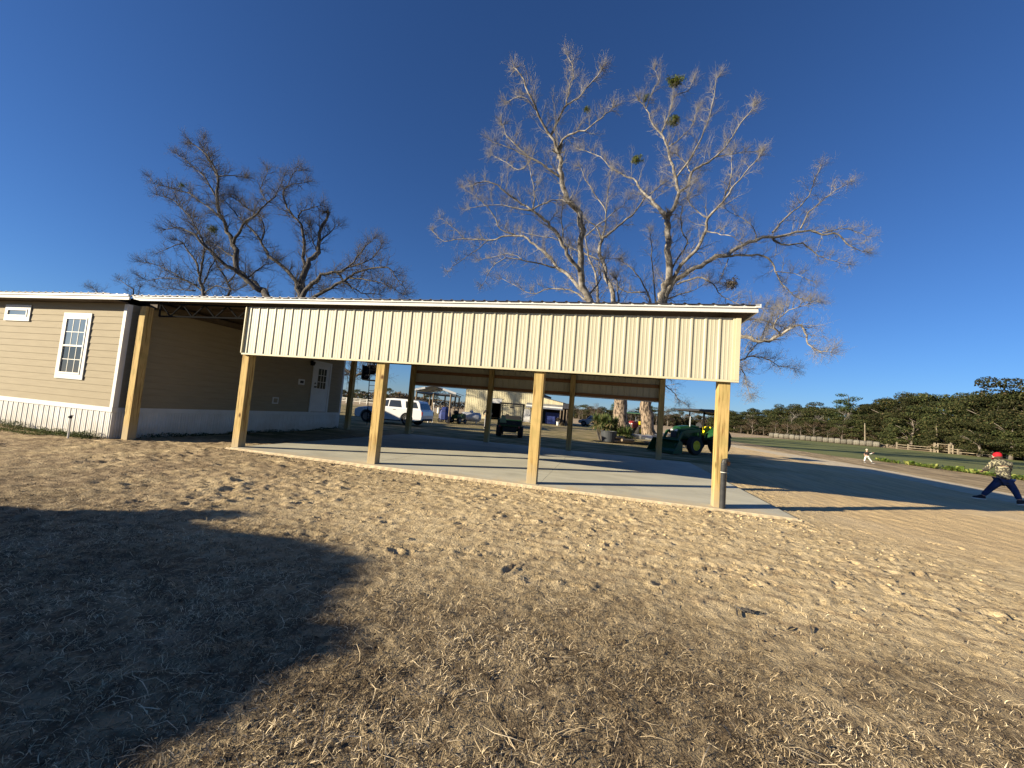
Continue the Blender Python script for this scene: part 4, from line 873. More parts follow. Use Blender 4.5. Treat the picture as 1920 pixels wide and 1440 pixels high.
PECAN_B=[[(4.23,40.0,-0.15,0.62),(4.01,39.87,1.57,0.573),(3.88,40.02,3.26,0.538),(3.85,39.93,6.2,0.507),(4.21,40.05,8.84,0.478),(4.49,40.06,10.96,0.45)],[(4.5,40.06,10.85,0.4),(4.32,38.65,12.81,0.362),(4.63,38.33,14.29,0.334),(4.92,37.35,15.58,0.308),(4.6,36.46,17.55,0.284),(4.33,36.31,19.27,0.262),(4.28,35.97,19.99,0.24)],[(4.32,35.97,20.07,0.2),(4.98,36.65,21.94,0.172),(5.24,37.15,23.32,0.152),(5.04,37.49,25.21,0.134),(4.63,38.17,27.02,0.116),(4.27,38.73,28.99,0.1),(3.59,38.93,30.59,0.084),(2.83,39.34,32.19,0.069),(2.1,39.66,34.17,0.054),(1.39,39.48,34.93,0.04)],[(2.1,39.66,34.17,0.06),(2.7,40.22,36.46,0.043),(3.2,40.33,37.77,0.031),(2.77,40.32,38.88,0.02)],[(4.27,35.97,20.08,0.18),(3.17,36.88,22.34,0.148),(2.69,37.28,23.16,0.125),(1.85,37.8,24.46,0.104),(1.22,37.99,25.4,0.084),(-0.67,38.73,26.99,0.065),(-2.09,38.94,28.66,0.047),(-4.37,39.65,30.17,0.03)],[(5.24,37.15,23.32,0.14),(6.06,37.29,24.09,0.119),(6.23,37.18,25.31,0.104),(7.16,36.71,25.66,0.09),(8.23,36.65,26.35,0.077),(8.97,36.63,27.27,0.064),(9.63,36.95,28.71,0.053),(10.42,36.61,29.82,0.041),(11.01,36.67,30.89,0.03)],[(5.05,37.49,25.03,0.09),(6.18,36.88,26.77,0.071),(6.84,36.45,28.05,0.056),(7.44,35.98,29.99,0.043),(7.6,35.75,32.13,0.031),(7.7,35.7,33.15,0.02)],[(3.59,38.93,30.59,0.08),(4.31,39.94,33.34,0.06),(4.86,40.81,36.08,0.046),(6.19,41.17,36.87,0.032),(6.74,41.47,38.35,0.02)],[(4.27,38.73,28.99,0.06),(5.55,38.9,30.19,0.043),(6.46,39.45,31.72,0.031),(6.95,39.67,33.44,0.02)],[(6.23,37.18,25.31,0.06),(5.84,37.68,26.6,0.048),(5.19,38.12,27.71,0.038),(4.81,37.91,27.78,0.03)],[(8.23,36.65,26.35,0.05),(9.62,37.21,26.91,0.033),(11.62,37.62,27.21,0.02)],[(4.57,40.06,10.43,0.22),(4.78,38.47,13.41,0.187),(5.47,37.18,15.51,0.163),(6.64,35.37,17.03,0.141),(7.24,34.93,18.5,0.121),(7.28,34.35,19.37,0.101),(8.14,33.57,20.21,0.083),(8.72,33.25,21.12,0.065),(9.45,33.05,22.23,0.047),(10.35,32.59,23.28,0.03)],[(7.24,34.93,18.5,0.06),(8.02,34.41,17.97,0.043),(8.83,33.59,17.31,0.031),(9.56,33.65,16.84,0.02)],[(8.14,33.57,20.21,0.06),(8.56,33.31,22.14,0.037),(8.57,33.12,23.95,0.02)],[(7.28,34.35,19.37,0.06),(6.49,34.6,20.04,0.043),(5.62,34.26,21.07,0.031),(5.85,34.15,22.17,0.02)],[(4.48,40.05,9.38,0.36),(4.68,40.27,13.29,0.32),(5.18,40.5,14.62,0.29),(6.04,40.78,16.19,0.264),(7.81,41.11,17.48,0.239),(9.16,41.05,18.52,0.215),(10.55,41.13,18.92,0.192),(12.21,41.72,20.22,0.17),(13.85,41.6,20.8,0.149),(15.67,42.07,21.17,0.128),(17.52,42.19,21.75,0.108),(19.08,42.06,21.26,0.088),(20.41,42.18,21.28,0.068),(21.26,42.27,20.17,0.049),(22.74,42.42,19.65,0.03)],[(14.82,42.07,21.58,0.11),(16.04,42.31,23.23,0.08),(17.76,42.57,25.06,0.058),(18.49,42.86,26.97,0.039),(19.06,42.74,28.64,0.02)],[(17.27,42.19,21.96,0.09),(17.94,42.16,23.65,0.067),(19.03,41.79,24.74,0.05),(20.24,41.72,25.78,0.034),(21.16,42.03,26.48,0.02)],[(10.55,41.13,18.92,0.13),(12.1,41.2,18.82,0.107),(13.7,40.97,18.7,0.09),(14.62,41.2,18.12,0.074),(15.02,41.3,16.84,0.06),(15.78,41.05,15.45,0.046),(17.04,41.37,14.64,0.033),(18.48,41.4,14.29,0.02)],[(14.85,41.3,17.22,0.05),(16.15,40.51,16.73,0.033),(17.43,39.82,15.75,0.02)],[(14.85,42.07,20.9,0.1),(16.3,42.33,20.31,0.078),(17.8,42.77,20.67,0.062),(19.1,43.06,19.6,0.047),(20.34,42.9,18.94,0.033),(21.7,43.07,18.62,0.02)],[(19.08,42.06,21.45,0.06),(21.46,42.74,22.09,0.037),(22.97,42.6,21.22,0.02)],[(13.18,41.6,20.63,0.06),(13.14,41.6,21.6,0.043),(12.02,41.4,22.71,0.031),(10.41,41.37,23.75,0.02)],[(10.73,41.13,18.53,0.06),(10.36,40.84,17.26,0.037),(9.97,40.8,16.09,0.02)],[(5.14,37.35,16.12,0.1),(5.95,36.79,17.67,0.081),(6.24,36.83,18.39,0.067),(5.61,36.23,19.19,0.054),(5.44,36.19,20.95,0.042),(6.08,36.06,22.09,0.031),(6.63,35.79,22.43,0.02)],[(6.06,40.78,15.7,0.1),(7.86,40.24,16.28,0.078),(9.09,39.5,15.26,0.062),(9.88,39.15,14.05,0.047),(11.58,38.8,13.06,0.033),(13.91,38.37,12.62,0.02)],[(4.41,39.93,6.75,0.24),(6.16,38.65,7.92,0.208),(8.46,37.09,9.2,0.184),(10.59,36.08,9.39,0.162),(11.45,35.39,9.15,0.142),(12.36,35.19,8.97,0.123),(12.93,34.44,9.39,0.105),(13.82,33.97,10.15,0.087),(14.4,33.86,9.48,0.069),(14.57,33.8,8.65,0.053),(15.14,33.33,7.98,0.036),(15.72,33.11,7.89,0.02)],[(12.93,34.44,9.39,0.08),(12.23,33.91,10.17,0.055),(12.95,33.05,11.0,0.037),(14.23,32.8,11.56,0.02)],[(4.31,39.93,5.96,0.16),(7.59,41.14,7.07,0.13),(10.19,42.14,8.08,0.109),(12.61,43.14,8.67,0.089),(13.86,43.37,9.14,0.071),(15.17,43.7,9.04,0.053),(16.39,43.74,8.3,0.036),(17.99,43.91,8.15,0.02)],[(13.39,43.37,9.07,0.07),(14.22,43.15,10.35,0.049),(14.85,42.46,12.35,0.034),(15.43,42.29,13.9,0.02)],[(7.59,41.14,7.07,0.1),(9.9,40.85,7.42,0.078),(11.81,40.66,7.75,0.062),(12.45,40.86,6.9,0.047),(12.58,40.42,5.76,0.033),(12.8,40.32,4.93,0.02)],[(4.38,39.93,5.6,0.07),(5.63,40.77,5.24,0.054),(6.35,41.17,4.79,0.041),(7.03,41.25,4.01,0.03),(7.87,41.73,3.57,0.02)],[(8.46,37.09,9.2,0.1),(10.4,38.2,10.94,0.074),(12.44,39.33,11.91,0.054),(14.18,39.93,11.81,0.036),(15.59,40.2,11.32,0.02)],[(4.41,40.05,8.85,0.14),(3.75,40.04,13.3,0.104),(2.93,40.1,15.26,0.077),(1.71,40.07,17.22,0.053),(0.74,39.99,17.79,0.03)],[(4.53,40.05,9.38,0.12),(4.23,40.33,13.4,0.087),(3.69,40.94,17.94,0.063),(3.45,40.67,20.03,0.041),(3.23,41.11,21.67,0.02)],[(4.23,38.65,12.9,0.1),(5.72,39.25,14.04,0.067),(7.11,39.49,14.5,0.042),(8.46,39.7,15.52,0.02)],[(3.14,40.1,14.67,0.08),(1.49,40.0,14.63,0.055),(0.14,40.46,15.57,0.037),(-0.68,40.22,16.49,0.02)]]
OAK_A=[[(-28.37,32.0,-0.15,0.7),(-28.57,31.87,1.37,0.651),(-29.01,32.02,3.92,0.614),(-29.16,31.93,5.98,0.581),(-29.56,32.05,8.08,0.55)],[(-29.43,31.93,7.01,0.45),(-32.06,32.1,9.7,0.392),(-33.71,32.25,11.0,0.35),(-36.36,32.86,12.5,0.311),(-38.31,32.75,13.82,0.276),(-39.21,32.92,16.05,0.242),(-40.93,33.43,17.92,0.209),(-42.07,33.31,19.73,0.177),(-43.7,33.66,22.48,0.146),(-43.95,33.63,25.01,0.116),(-45.76,33.84,27.4,0.087),(-47.97,33.7,29.0,0.058),(-49.49,33.94,29.74,0.03)],[(-43.95,33.63,25.01,0.07),(-42.79,34.01,25.28,0.049),(-41.51,34.44,25.35,0.034),(-40.53,34.5,25.02,0.02)],[(-34.68,32.25,11.55,0.26),(-36.55,31.27,13.07,0.205),(-37.84,30.52,13.9,0.164),(-39.08,29.71,15.05,0.128),(-39.96,29.21,15.95,0.094),(-42.05,29.28,16.95,0.061),(-43.28,28.87,16.61,0.03)],[(-39.08,29.71,15.05,0.1),(-41.73,30.36,17.66,0.074),(-43.72,30.56,19.37,0.054),(-46.46,30.91,21.06,0.036),(-48.06,30.74,21.44,0.02)],[(-42.07,33.31,19.73,0.11),(-45.37,33.86,21.82,0.085),(-49.37,34.62,23.95,0.067),(-52.8,34.96,25.0,0.05),(-54.94,34.79,25.47,0.035),(-56.02,34.83,26.25,0.02)],[(-39.7,32.92,16.86,0.16),(-38.5,32.65,18.68,0.121),(-36.06,31.96,19.62,0.093),(-34.68,31.79,20.61,0.067),(-33.35,31.45,21.31,0.043),(-32.6,31.33,22.89,0.02)],[(-43.7,33.66,22.48,0.1),(-45.51,33.34,24.92,0.067),(-48.13,33.3,26.78,0.042),(-50.13,33.23,27.97,0.02)],[(-38.97,32.92,15.26,0.1),(-41.48,33.49,16.33,0.06),(-43.61,33.88,17.36,0.03)],[(-43.95,33.63,25.01,0.07),(-45.42,34.14,26.27,0.049),(-47.62,34.49,28.86,0.034),(-48.09,34.45,30.43,0.02)],[(-37.34,32.86,12.88,0.08),(-36.6,33.68,14.55,0.055),(-35.49,33.9,15.02,0.037),(-34.74,33.78,15.37,0.02)],[(-29.36,32.05,7.56,0.3),(-30.2,32.55,10.95,0.249),(-31.19,33.07,12.41,0.211),(-32.35,33.17,13.76,0.177),(-35.34,33.42,15.62,0.145),(-36.92,33.55,17.48,0.115),(-39.55,34.17,19.46,0.086),(-42.15,34.45,21.36,0.057),(-43.18,34.09,22.48,0.03)],[(-36.89,33.55,17.28,0.1),(-37.12,33.95,19.28,0.074),(-38.44,34.1,20.62,0.054),(-41.02,34.48,21.97,0.036),(-43.23,34.99,24.28,0.02)],[(-29.36,32.05,7.56,0.42),(-30.43,33.0,11.27,0.348),(-31.2,33.88,13.64,0.295),(-30.82,34.05,15.43,0.247),(-30.47,34.63,16.64,0.203),(-30.67,34.81,18.7,0.16),(-30.58,35.44,21.02,0.119),(-30.45,35.38,21.29,0.08)],[(-31.3,33.88,14.41,0.2),(-31.81,34.13,16.45,0.164),(-31.94,33.8,18.65,0.138),(-32.76,33.69,19.6,0.114),(-34.37,33.95,21.19,0.091),(-34.75,33.67,22.46,0.07),(-34.52,33.76,23.5,0.05),(-32.38,33.87,23.85,0.03)],[(-32.56,33.69,19.79,0.09),(-32.12,33.59,20.51,0.056),(-30.04,33.66,21.05,0.03)],[(-30.54,34.81,17.71,0.09),(-29.52,35.25,19.28,0.05),(-29.22,35.63,19.86,0.02)],[(-30.47,34.63,16.64,0.09),(-31.45,34.86,17.55,0.056),(-32.62,35.33,19.82,0.03)],[(-29.21,32.05,7.31,0.3),(-29.37,32.19,11.04,0.243),(-28.51,32.19,12.31,0.201),(-27.6,32.19,13.21,0.163),(-26.04,32.24,13.41,0.127),(-24.84,32.41,14.01,0.094),(-23.51,32.22,15.52,0.061),(-22.45,32.19,16.55,0.03)],[(-26.04,32.24,13.41,0.12),(-24.82,32.4,12.4,0.083),(-23.35,32.68,11.61,0.055),(-21.92,33.19,11.61,0.03)],[(-29.39,32.05,8.62,0.2),(-28.05,32.13,10.85,0.162),(-26.17,31.89,11.87,0.134),(-24.49,32.13,12.83,0.109),(-23.47,32.22,13.57,0.085),(-20.48,31.98,13.82,0.062),(-19.42,32.29,12.73,0.041),(-18.6,32.31,11.88,0.02)],[(-24.49,32.13,12.83,0.08),(-21.85,31.44,12.43,0.055),(-19.55,30.82,11.72,0.037),(-17.7,30.54,10.83,0.02)],[(-24.84,32.41,14.01,0.08),(-23.45,32.35,14.33,0.055),(-21.9,32.19,15.13,0.037),(-21.15,31.78,15.81,0.02)],[(-28.81,31.93,6.51,0.2),(-25.95,31.17,5.48,0.159),(-22.9,30.36,4.05,0.129),(-20.74,29.52,3.47,0.102),(-19.85,29.44,3.78,0.077),(-19.09,29.4,4.05,0.053),(-18.3,29.15,4.6,0.03)],[(-28.68,31.93,6.0,0.12),(-26.46,31.62,6.54,0.087),(-23.34,31.36,6.12,0.063),(-20.99,31.29,5.33,0.041),(-20.07,31.13,5.16,0.02)],[(-22.9,30.36,4.05,0.08),(-22.07,30.4,3.67,0.059),(-22.51,29.96,3.36,0.044),(-23.51,30.18,3.52,0.03)],[(-41.06,34.48,22.18,0.05),(-43.2,34.66,23.23,0.033),(-43.92,34.67,22.84,0.02)],[(-34.68,31.79,20.61,0.06),(-36.04,32.01,22.16,0.037),(-35.76,32.31,24.28,0.02)],[(-34.52,33.76,23.5,0.05),(-33.83,33.77,25.08,0.033),(-32.63,33.46,25.0,0.02)]]
OAK_B=[[(-43.86,36.0,-0.15,0.42),(-44.36,35.87,1.72,0.391),(-45.36,36.02,6.03,0.369),(-45.86,35.93,9.14,0.35)],[(-45.8,35.93,8.82,0.24),(-47.43,36.33,12.75,0.185),(-48.07,36.18,14.46,0.144),(-49.04,36.25,16.27,0.107),(-52.2,36.81,18.82,0.073),(-52.73,36.52,19.16,0.04)],[(-47.94,36.18,14.46,0.15),(-47.48,35.95,16.58,0.1),(-47.2,35.42,18.11,0.063),(-48.75,35.16,21.11,0.03)],[(-48.37,36.33,13.41,0.1),(-51.08,36.36,14.3,0.067),(-54.07,36.08,15.56,0.042),(-57.8,36.29,16.36,0.02)],[(-46.83,36.33,12.43,0.1),(-50.92,37.13,14.11,0.074),(-55.63,37.9,14.84,0.054),(-59.25,38.29,14.73,0.036),(-60.58,38.07,15.14,0.02)],[(-47.45,36.33,13.63,0.1),(-47.17,36.94,16.52,0.06),(-46.73,36.88,17.62,0.03)],[(-52.2,36.81,18.82,0.07),(-53.61,36.43,18.22,0.041),(-54.66,35.86,17.3,0.02)],[(-45.46,36.02,6.65,0.17),(-44.79,37.33,12.54,0.131),(-45.13,37.42,14.01,0.103),(-47.68,37.83,16.43,0.077),(-48.69,37.73,18.23,0.053),(-50.28,38.04,20.27,0.03)],[(-45.15,37.42,14.12,0.1),(-44.56,37.58,15.19,0.066),(-44.32,37.51,16.73,0.04)],[(-47.12,36.33,12.53,0.08),(-44.45,35.59,13.18,0.055),(-41.13,35.04,12.39,0.037),(-39.01,34.98,13.62,0.02)],[(-48.53,36.33,12.74,0.07),(-51.84,36.27,12.92,0.041),(-54.43,36.04,13.05,0.02)]]
OAK_C=[[(-70.65,44.0,-0.15,0.3),(-71.99,43.87,2.24,0.254),(-73.67,44.02,8.74,0.22)],[(-73.59,44.02,8.32,0.16),(-72.46,43.68,11.99,0.117),(-69.83,43.43,14.42,0.085),(-70.58,43.08,15.53,0.057),(-72.25,43.01,16.32,0.03)],[(-73.67,44.02,8.74,0.12),(-77.38,44.89,12.65,0.078),(-80.32,45.31,14.9,0.048),(-83.27,45.83,16.11,0.02)],[(-73.73,44.02,9.56,0.12),(-71.68,44.1,12.95,0.078),(-69.68,43.89,14.4,0.048),(-69.57,43.97,15.42,0.02)]]

bare_tree('pecan_tree', 'tall leafless pecan with pale limbs, left of the two big bare trees behind the carport', 'bare tree', PECAN_A, (1.48, 36.0, 0), M['bark_pecan'], M['bark_pale'], M['twig_pale'], 7)
bare_tree('pecan_tree', 'broad leafless pecan with a long limb reaching right, behind the right end of the carport', 'bare tree', PECAN_B, (4.23, 40.0, 0), M['bark_pecan'], M['bark_pale'], M['twig_pale'], 8)
bare_tree('oak_tree', 'wide dark leafless tree with twisted limbs rising behind the tan house roof', 'bare tree', OAK_A, (-28.37, 32.0, 0), M['bark_dark'], M['bark_dark'], M['twig_dark'], 9, step=0.34, tr=0.018)
bare_tree('oak_tree', 'smaller dark leafless tree just left of the wide bare tree behind the house', 'bare tree', OAK_B, (-43.86, 36.0, 0), M['bark_dark'], M['bark_dark'], M['twig_dark'], 10, step=0.4, L1=(1.6, 3.2), tr=0.018)
bare_tree('oak_tree', 'faint low leafless tree just showing over the house roof at far left', 'bare tree', OAK_C, (-70.65, 44.0, 0), M['bark_dark'], M['bark_dark'], M['twig_dark'], 12, step=0.5, L1=(1.2, 2.6))

# ---- leaf cloud helper: quads round given centres
def leaf_cloud(g, centres, radii, counts, size, flat=0.8, shell=0.55, up=0.35, tri=False, zmin=None):
    V = []; 
    for c, r, n in zip(centres, radii, counts):
        d = g.normal(0, 1, (n,3)); d /= np.linalg.norm(d, axis=1)[:,None]
        rr = (shell+(1-shell)*g.uniform(0,1,n)**0.6)
        p = np.array(c)+d*rr[:,None]*np.array(r if hasattr(r,'__len__') else (r,r,r*flat))
        nrm = d*0.7+g.normal(0,0.6,(n,3))+np.array([0,0,up]); nrm /= np.linalg.norm(nrm, axis=1)[:,None]
        t1 = np.cross(nrm, g.normal(0,1,(n,3))); t1 /= np.linalg.norm(t1, axis=1)[:,None]; t2 = np.cross(nrm, t1)
        s = size*g.uniform(0.5, 1.25, n)[:,None]
        V.append(np.stack([p-t1*s, p+t2*s*0.55, p+t1*s, p-t2*s*0.55], 1))
    V = np.concatenate(V, 0); n = len(V)
    V = V.reshape(-1,3)
    if zmin is not None: V[:,2] = np.maximum(V[:,2], zmin)
    F = np.arange(n*4).reshape(n,4)
    return V, F, n
def mistle(loc, r, label, seed, n=420, m='mistletoe_leaf'):
    g = np.random.default_rng(seed)
    cs = [g.normal(0, r*0.27, 3) for _ in range(11)]
    V, F, k = leaf_cloud(g, cs, [r*g.uniform(.25,.55) for _ in range(11)], [n//8]*11, r*0.085, shell=0.05)
    V2, F2, k2 = leaf_cloud(g, [(0,0,0)], [r*0.75], [n], r*0.085, shell=0.0); V = np.concatenate([V, V2]); F = np.arange(len(V)).reshape(-1, 4); k += k2
    V[:,2] -= 0.15*r
    o = np_obj('mistletoe', np_mesh('mistletoe', V, F, M[m], np.repeat(g.uniform(0,1,k),4))); o.location = loc
    return tag(o, label, 'mistletoe', 'mistletoe clumps in the bare trees')
mistle((4.82, 40.0, 36.2), 0.95, 'topmost green mistletoe clump high in the right pecan', 1, 700)
mistle((4.94, 40.0, 32.0), 0.9, 'mistletoe clump below the topmost one in the right pecan', 2, 420)
mistle((1.46, 40.0, 28.1), 0.7, 'dark mistletoe clump midway between the two pecan crowns', 3, 500)
mistle((2.02, 40.0, 34.7), 0.55, 'small dark mistletoe clump near the upper left tip of the right pecan', 4, 260)
mistle((-3.49, 36.0, 30.85), 0.5, 'small green mistletoe clump in the upper left pecan crown', 5, 300)
mistle((-41.6, 32.0, 18.2), 0.7, 'dark mistletoe ball low in the bare tree behind the house', 6, 380)
mistle((-46.6, 32.0, 23.3), 0.5, 'mistletoe clump on an outer left limb of the tree behind the house', 7, 200)
mistle((10.8, 40.0, 15.2), 0.9, 'tangled brown clump low in the right pecan above the carport roof', 8, 360, 'brush_leaf')

# ---- wood of live oaks, pines and bare trees beyond the field; unit-height crowns shared by many trees
def crown_mesh(kind, seed):
    g = np.random.default_rng(seed)
    if kind == 'oak':
        nb = 22; cs, rs = [], []
        for i in range(nb):
            a = g.uniform(0, 2*PI); z = g.uniform(0.10, 0.88); R = 0.40*math.sqrt(max(0, 1-((z-0.42)/0.55)**2)); q = R*g.uniform(0.35, 1.0)
            cs.append((q*math.cos(a), q*math.sin(a), z)); rs.append((g.uniform(0.09, 0.19),)*2+(g.uniform(0.045, 0.09),))
        V, F, n = leaf_cloud(g, cs, rs, [360]*nb, 0.015, shell=0.5, zmin=0.01)
        rn = np.repeat(g.uniform(0,1,n),4)
        return np_mesh('crown_oak', V, F, M['oak_leaf'], rn)
    if kind == 'pine':
        cs, rs = [], []
        for i in range(20):
            z = g.uniform(0.50, 0.97); a = g.uniform(0, 2*PI); q = g.uniform(0.03, 0.22)*(1.25-z)*1.9
            cs.append((q*math.cos(a), q*math.sin(a), z)); rs.append((g.uniform(0.06, 0.12),)*2+(g.uniform(0.03, 0.06),))
        V, F, n = leaf_cloud(g, cs, rs, [150]*20, 0.013, shell=0.2)
        return np_mesh('crown_pine', V, F, M['pine_leaf'], np.repeat(g.uniform(0,1,n),4))
    if kind == 'brush':
        nb = 20; cs, rs = [], []
        for i in range(nb):
            a = g.uniform(0, 2*PI); z = g.uniform(0.12, 0.85); q = g.uniform(0.05, 0.36)
            cs.append((q*math.cos(a), q*math.sin(a), z)); rs.append((g.uniform(0.08, 0.14),)*3)
        V, F, n = leaf_cloud(g, cs, rs, [90]*nb, 0.012, shell=0.1, zmin=0.01)
        return np_mesh('crown_brush', V, F, M['brush_leaf'], np.repeat(g.uniform(0,1,n),4))
def trunk_mesh(kind, seed):
    rg = random.Random(seed); m = MB()
    H = {'oak': 0.6, 'pine': 0.95, 'brush': 0.75}[kind]
    pts = [Vector((0,0,-0.02))]; rs = [0.032 if kind == 'oak' else 0.017]
    for i in range(4):
        pts.append(pts[-1]+Vector((rg.uniform(-.02,.02), rg.uniform(-.02,.02), H/4+0.005))); rs.append(rs[0]*(1-0.2*(i+1)))
    m.tube(pts, rs, 7)
    for k in range(9 if kind != 'pine' else 5):
        i = rg.randint(1, 3); a = rg.uniform(0, 2*PI); u = rg.uniform(0.12, 0.3)
        p = pts[i]; q = p+Vector((math.cos(a)*u, math.sin(a)*u, rg.uniform(0.05, 0.28))); mid = (p+q)/2+Vector((0,0,0.03))
        m.tube([p, mid, q], [rs[i]*0.5, rs[i]*0.33, 0.003], 5)
    return m.mesh('trunk_'+kind, M['wood_bark'], True, fix=False)
LIB = {k: [(trunk_mesh(k, s), crown_mesh(k, s)) for s in range(1, n+1)] for k, n in (('oak', 5), ('pine', 3), ('brush', 3))}
def bare_unit(seed):
    rg = random.Random(seed); a, b = MB(), MB()
    pts = [Vector((0,0,-.02)), Vector((.01,.0,.2)), Vector((rg.uniform(-.04,.04),.01,.42)), Vector((rg.uniform(-.06,.06),0,.66)), Vector((rg.uniform(-.08,.08),0,.9))]
    a.tube(pts, [.017,.014,.011,.007,.003], 7)
    for k in range(16):
        i = rg.randint(1,3); p = pts[i].lerp(pts[i+1], rg.random()); an = rg.uniform(0,2*PI)
        d = Vector((math.cos(an), math.sin(an), rg.uniform(.5,1.4))).normalized(); L = rg.uniform(.14,.3)
        q = p+d*L; a.tube([p, (p+q)/2+Vector((0,0,.015)), q], [.006,.004,.002], 5)
        for _ in range(7):
            s_ = p.lerp(q, rg.uniform(.3,1)); dd = (d+rdir(rg)*.9).normalized(); e = s_+dd*rg.uniform(.05,.14); b.tube([s_, e], [.002,.001], 3, cap=False)
            for _ in range(3):
                f_ = s_.lerp(e, rg.uniform(.3,1)); b.tube([f_, f_+(dd+rdir(rg)*.9).normalized()*rg.uniform(.03,.08)], [.0013,.0008], 3, cap=False)
    return (a.mesh('trunk_bare', M['bark_pale'], True, fix=False), b.mesh('crown_bare', M['twig_pale'], True, fix=False))
LIB['bare'] = [bare_unit(s) for s in range(1, 4)]
def wood_tree(kind, x, y, h, wide, rg, label, group, name=None):
    nm = name or {'oak': 'live_oak', 'pine': 'pine_tree', 'brush': 'scrub_tree', 'bare': 'bare_tree'}[kind]
    t = thing(nm, label, {'oak': 'evergreen tree', 'pine': 'pine tree', 'brush': 'scrub tree', 'bare': 'bare tree'}[kind], (x, y, -0.02), rg.uniform(0, 2*PI), group)
    t.scale = (h*wide, h*wide, h)
    tm, cm = rg.choice(LIB[kind])
    for n_, me in (('trunk', tm), ('crown', cm)):
        o = np_obj(n_, me, t)
    return t
rg = random.Random(21)
WOOD_R = [(48.4,166.2,7.8),(52.7,167.3,10.4),(58.7,168.7,11.3),(64.3,164.9,12.6),(67.7,160.6,13.2),(73.1,159.8,14.2),(75.9,157.4,14.3),(75.4,141.8,13.7),(74.8,133.4,13.7),(73.6,125.9,14.6),(71.9,118.3,15.3),(70.5,111.8,15.2),(70.9,107.7,14.8),(71.0,103.6,15.0),(69.8,99.2,14.1),(68.0,94.7,12.4),(66.6,90.2,12.2),(66.6,88.1,12.6),(66.5,86.1,13.9),(66.4,84.0,14.5),(66.8,82.0,14.0),(67.5,80.1,14.3),(68.5,78.3,13.8),(70.8,76.8,14.2)]
GR = 'trees of the evergreen wood beyond the field'
LO = 'dark green live oak in the dense wood beyond the field, one of many alike'
def push(x, y, k): return x*k, y*k
for i, (x, y, h) in enumerate(WOOD_R):
    k = 1.22; x1, y1 = push(x, y, k); h1 = 1.5+(h-1.5)*k
    wood_tree('oak', x1, y1, h1*rg.uniform(0.86, 1.06), rg.uniform(0.85, 1.15), rg, LO, GR)
    # a second, lower row in front closing the wood down to the ground
    x2, y2 = push(x+rg.uniform(-3,3), y+rg.uniform(-3,3), k*0.96)
    wood_tree('oak', x2, y2, h1*rg.uniform(0.45, 0.72), rg.uniform(1.0, 1.4), rg, 'low bushy live oak along the front edge of the wood, one of many alike', GR)
    x3, y3 = push(x+rg.uniform(-4,4), y+rg.uniform(-4,4), k*1.1)
    wood_tree('oak', x3, y3, h1*rg.uniform(0.85, 1.0), rg.uniform(1.0, 1.25), rg, LO, GR)
x, y = push(78.1, 152.8, 1.1); wood_tree('pine', x, y, 1.5+(16.6-1.5)*1.1, 1.15, rg, 'tall flat-topped pine standing above the wood skyline', None)
for px, (x, y), h in ((0, (62.0, 152.0), 10.2), (1, (72.3, 143.1), 10.5), (2, (77.5, 121.0), 11.5), (3, (52, 160), 8.5), (4, (68, 150), 9.0), (5, (82, 108), 10.5)):
    wood_tree('bare', x*1.12, y*1.12, h, 1.2, rg, 'pale leafless trunk with grey branches at the edge of the evergreen wood', 'pale bare trees along the wood edge')
for i in range(20):
    x0, y0 = 46+i*1.9, 176-i*1.9
    wood_tree('oak', x0*1.16, y0*1.16, rg.uniform(9.5, 12.0)+i*.15, rg.uniform(1.2, 1.6), rg, LO, GR)
    wood_tree('oak', x0*1.08, y0*1.08, rg.uniform(5.5, 8.5)+i*.1, rg.uniform(1.4, 1.9), rg, 'low bushy live oak along the front edge of the wood, one of many alike', GR)
for i in range(11):
    x = 48+i*2.9; y = 158-i*2.0
    wood_tree('brush', x*1.1, y*1.1, rg.uniform(4.0, 7.5), 1.4, rg, 'brownish scrub tree low at the left part of the wood edge, one of many alike', 'scrub along the wood edge')
WOOD_C = [(-90.7,102.0,3.9),(-84.3,103.5,4.0),(-78.0,105.0,4.0),(-70.5,101.6,4.6),(-68.2,102.2,4.1),(-58.3,94.3,4.9),(-53.9,90.2,5.0),(-62.5,108.7,4.6),(-70.3,127.5,4.2),(-72.2,137.3,4.5),(-61.5,129.6,5.5),(-62.9,139.5,5.3),(-17.3,171.1,6.8),(-12.1,151.7,6.4),(-9.2,147.3,6.3),(-6.1,142.9,6.5),(-3.4,138.4,7.5),(-1.0,144.1,6.4),(2.5,165.5,5.7),(10.2,157.1,7.5),(13.2,157.8,7.9),(17.5,158.8,7.9),(21.5,159.8,8.6),(26.3,166.1,8.4),(30.9,172.4,8.5),(33.0,162.5,8.6),(36.9,163.5,8.9),(43.6,175.4,8.7),(46.7,171.0,8.6)]
for i, (x, y, h) in enumerate(WOOD_C):
    k = 1.7; kind = 'oak' if i % 3 != 1 else ('brush' if i > 11 else 'oak')
    wood_tree(kind, x*k, y*k, (1.5+(h-1.5)*k)*rg.uniform(0.96, 1.04), rg.uniform(0.9, 1.3), rg, 'distant tree in the hazy line behind the farm buildings, one of many alike', 'far treeline behind the farm yard')
    if i > 11: wood_tree('brush', (x+rg.uniform(-4,4))*k*0.93, y*k*0.93, (1.5+(h-1.5)*k)*rg.uniform(0.5, 0.85), 1.4, rg, 'brown wintry scrub tree in front of the far treeline, one of many alike', 'far treeline behind the farm yard')
for x, y, h in ((3.0*1.3, 124.4*1.3, 8.6), (26, 250, 13), (-30, 190, 9), (-52, 175, 9)):
    wood_tree('pine', x, y, h, 1.0, rg, 'slender far pine rising from the treeline behind the farm yard, one of four alike', 'far pines behind the farm yard')
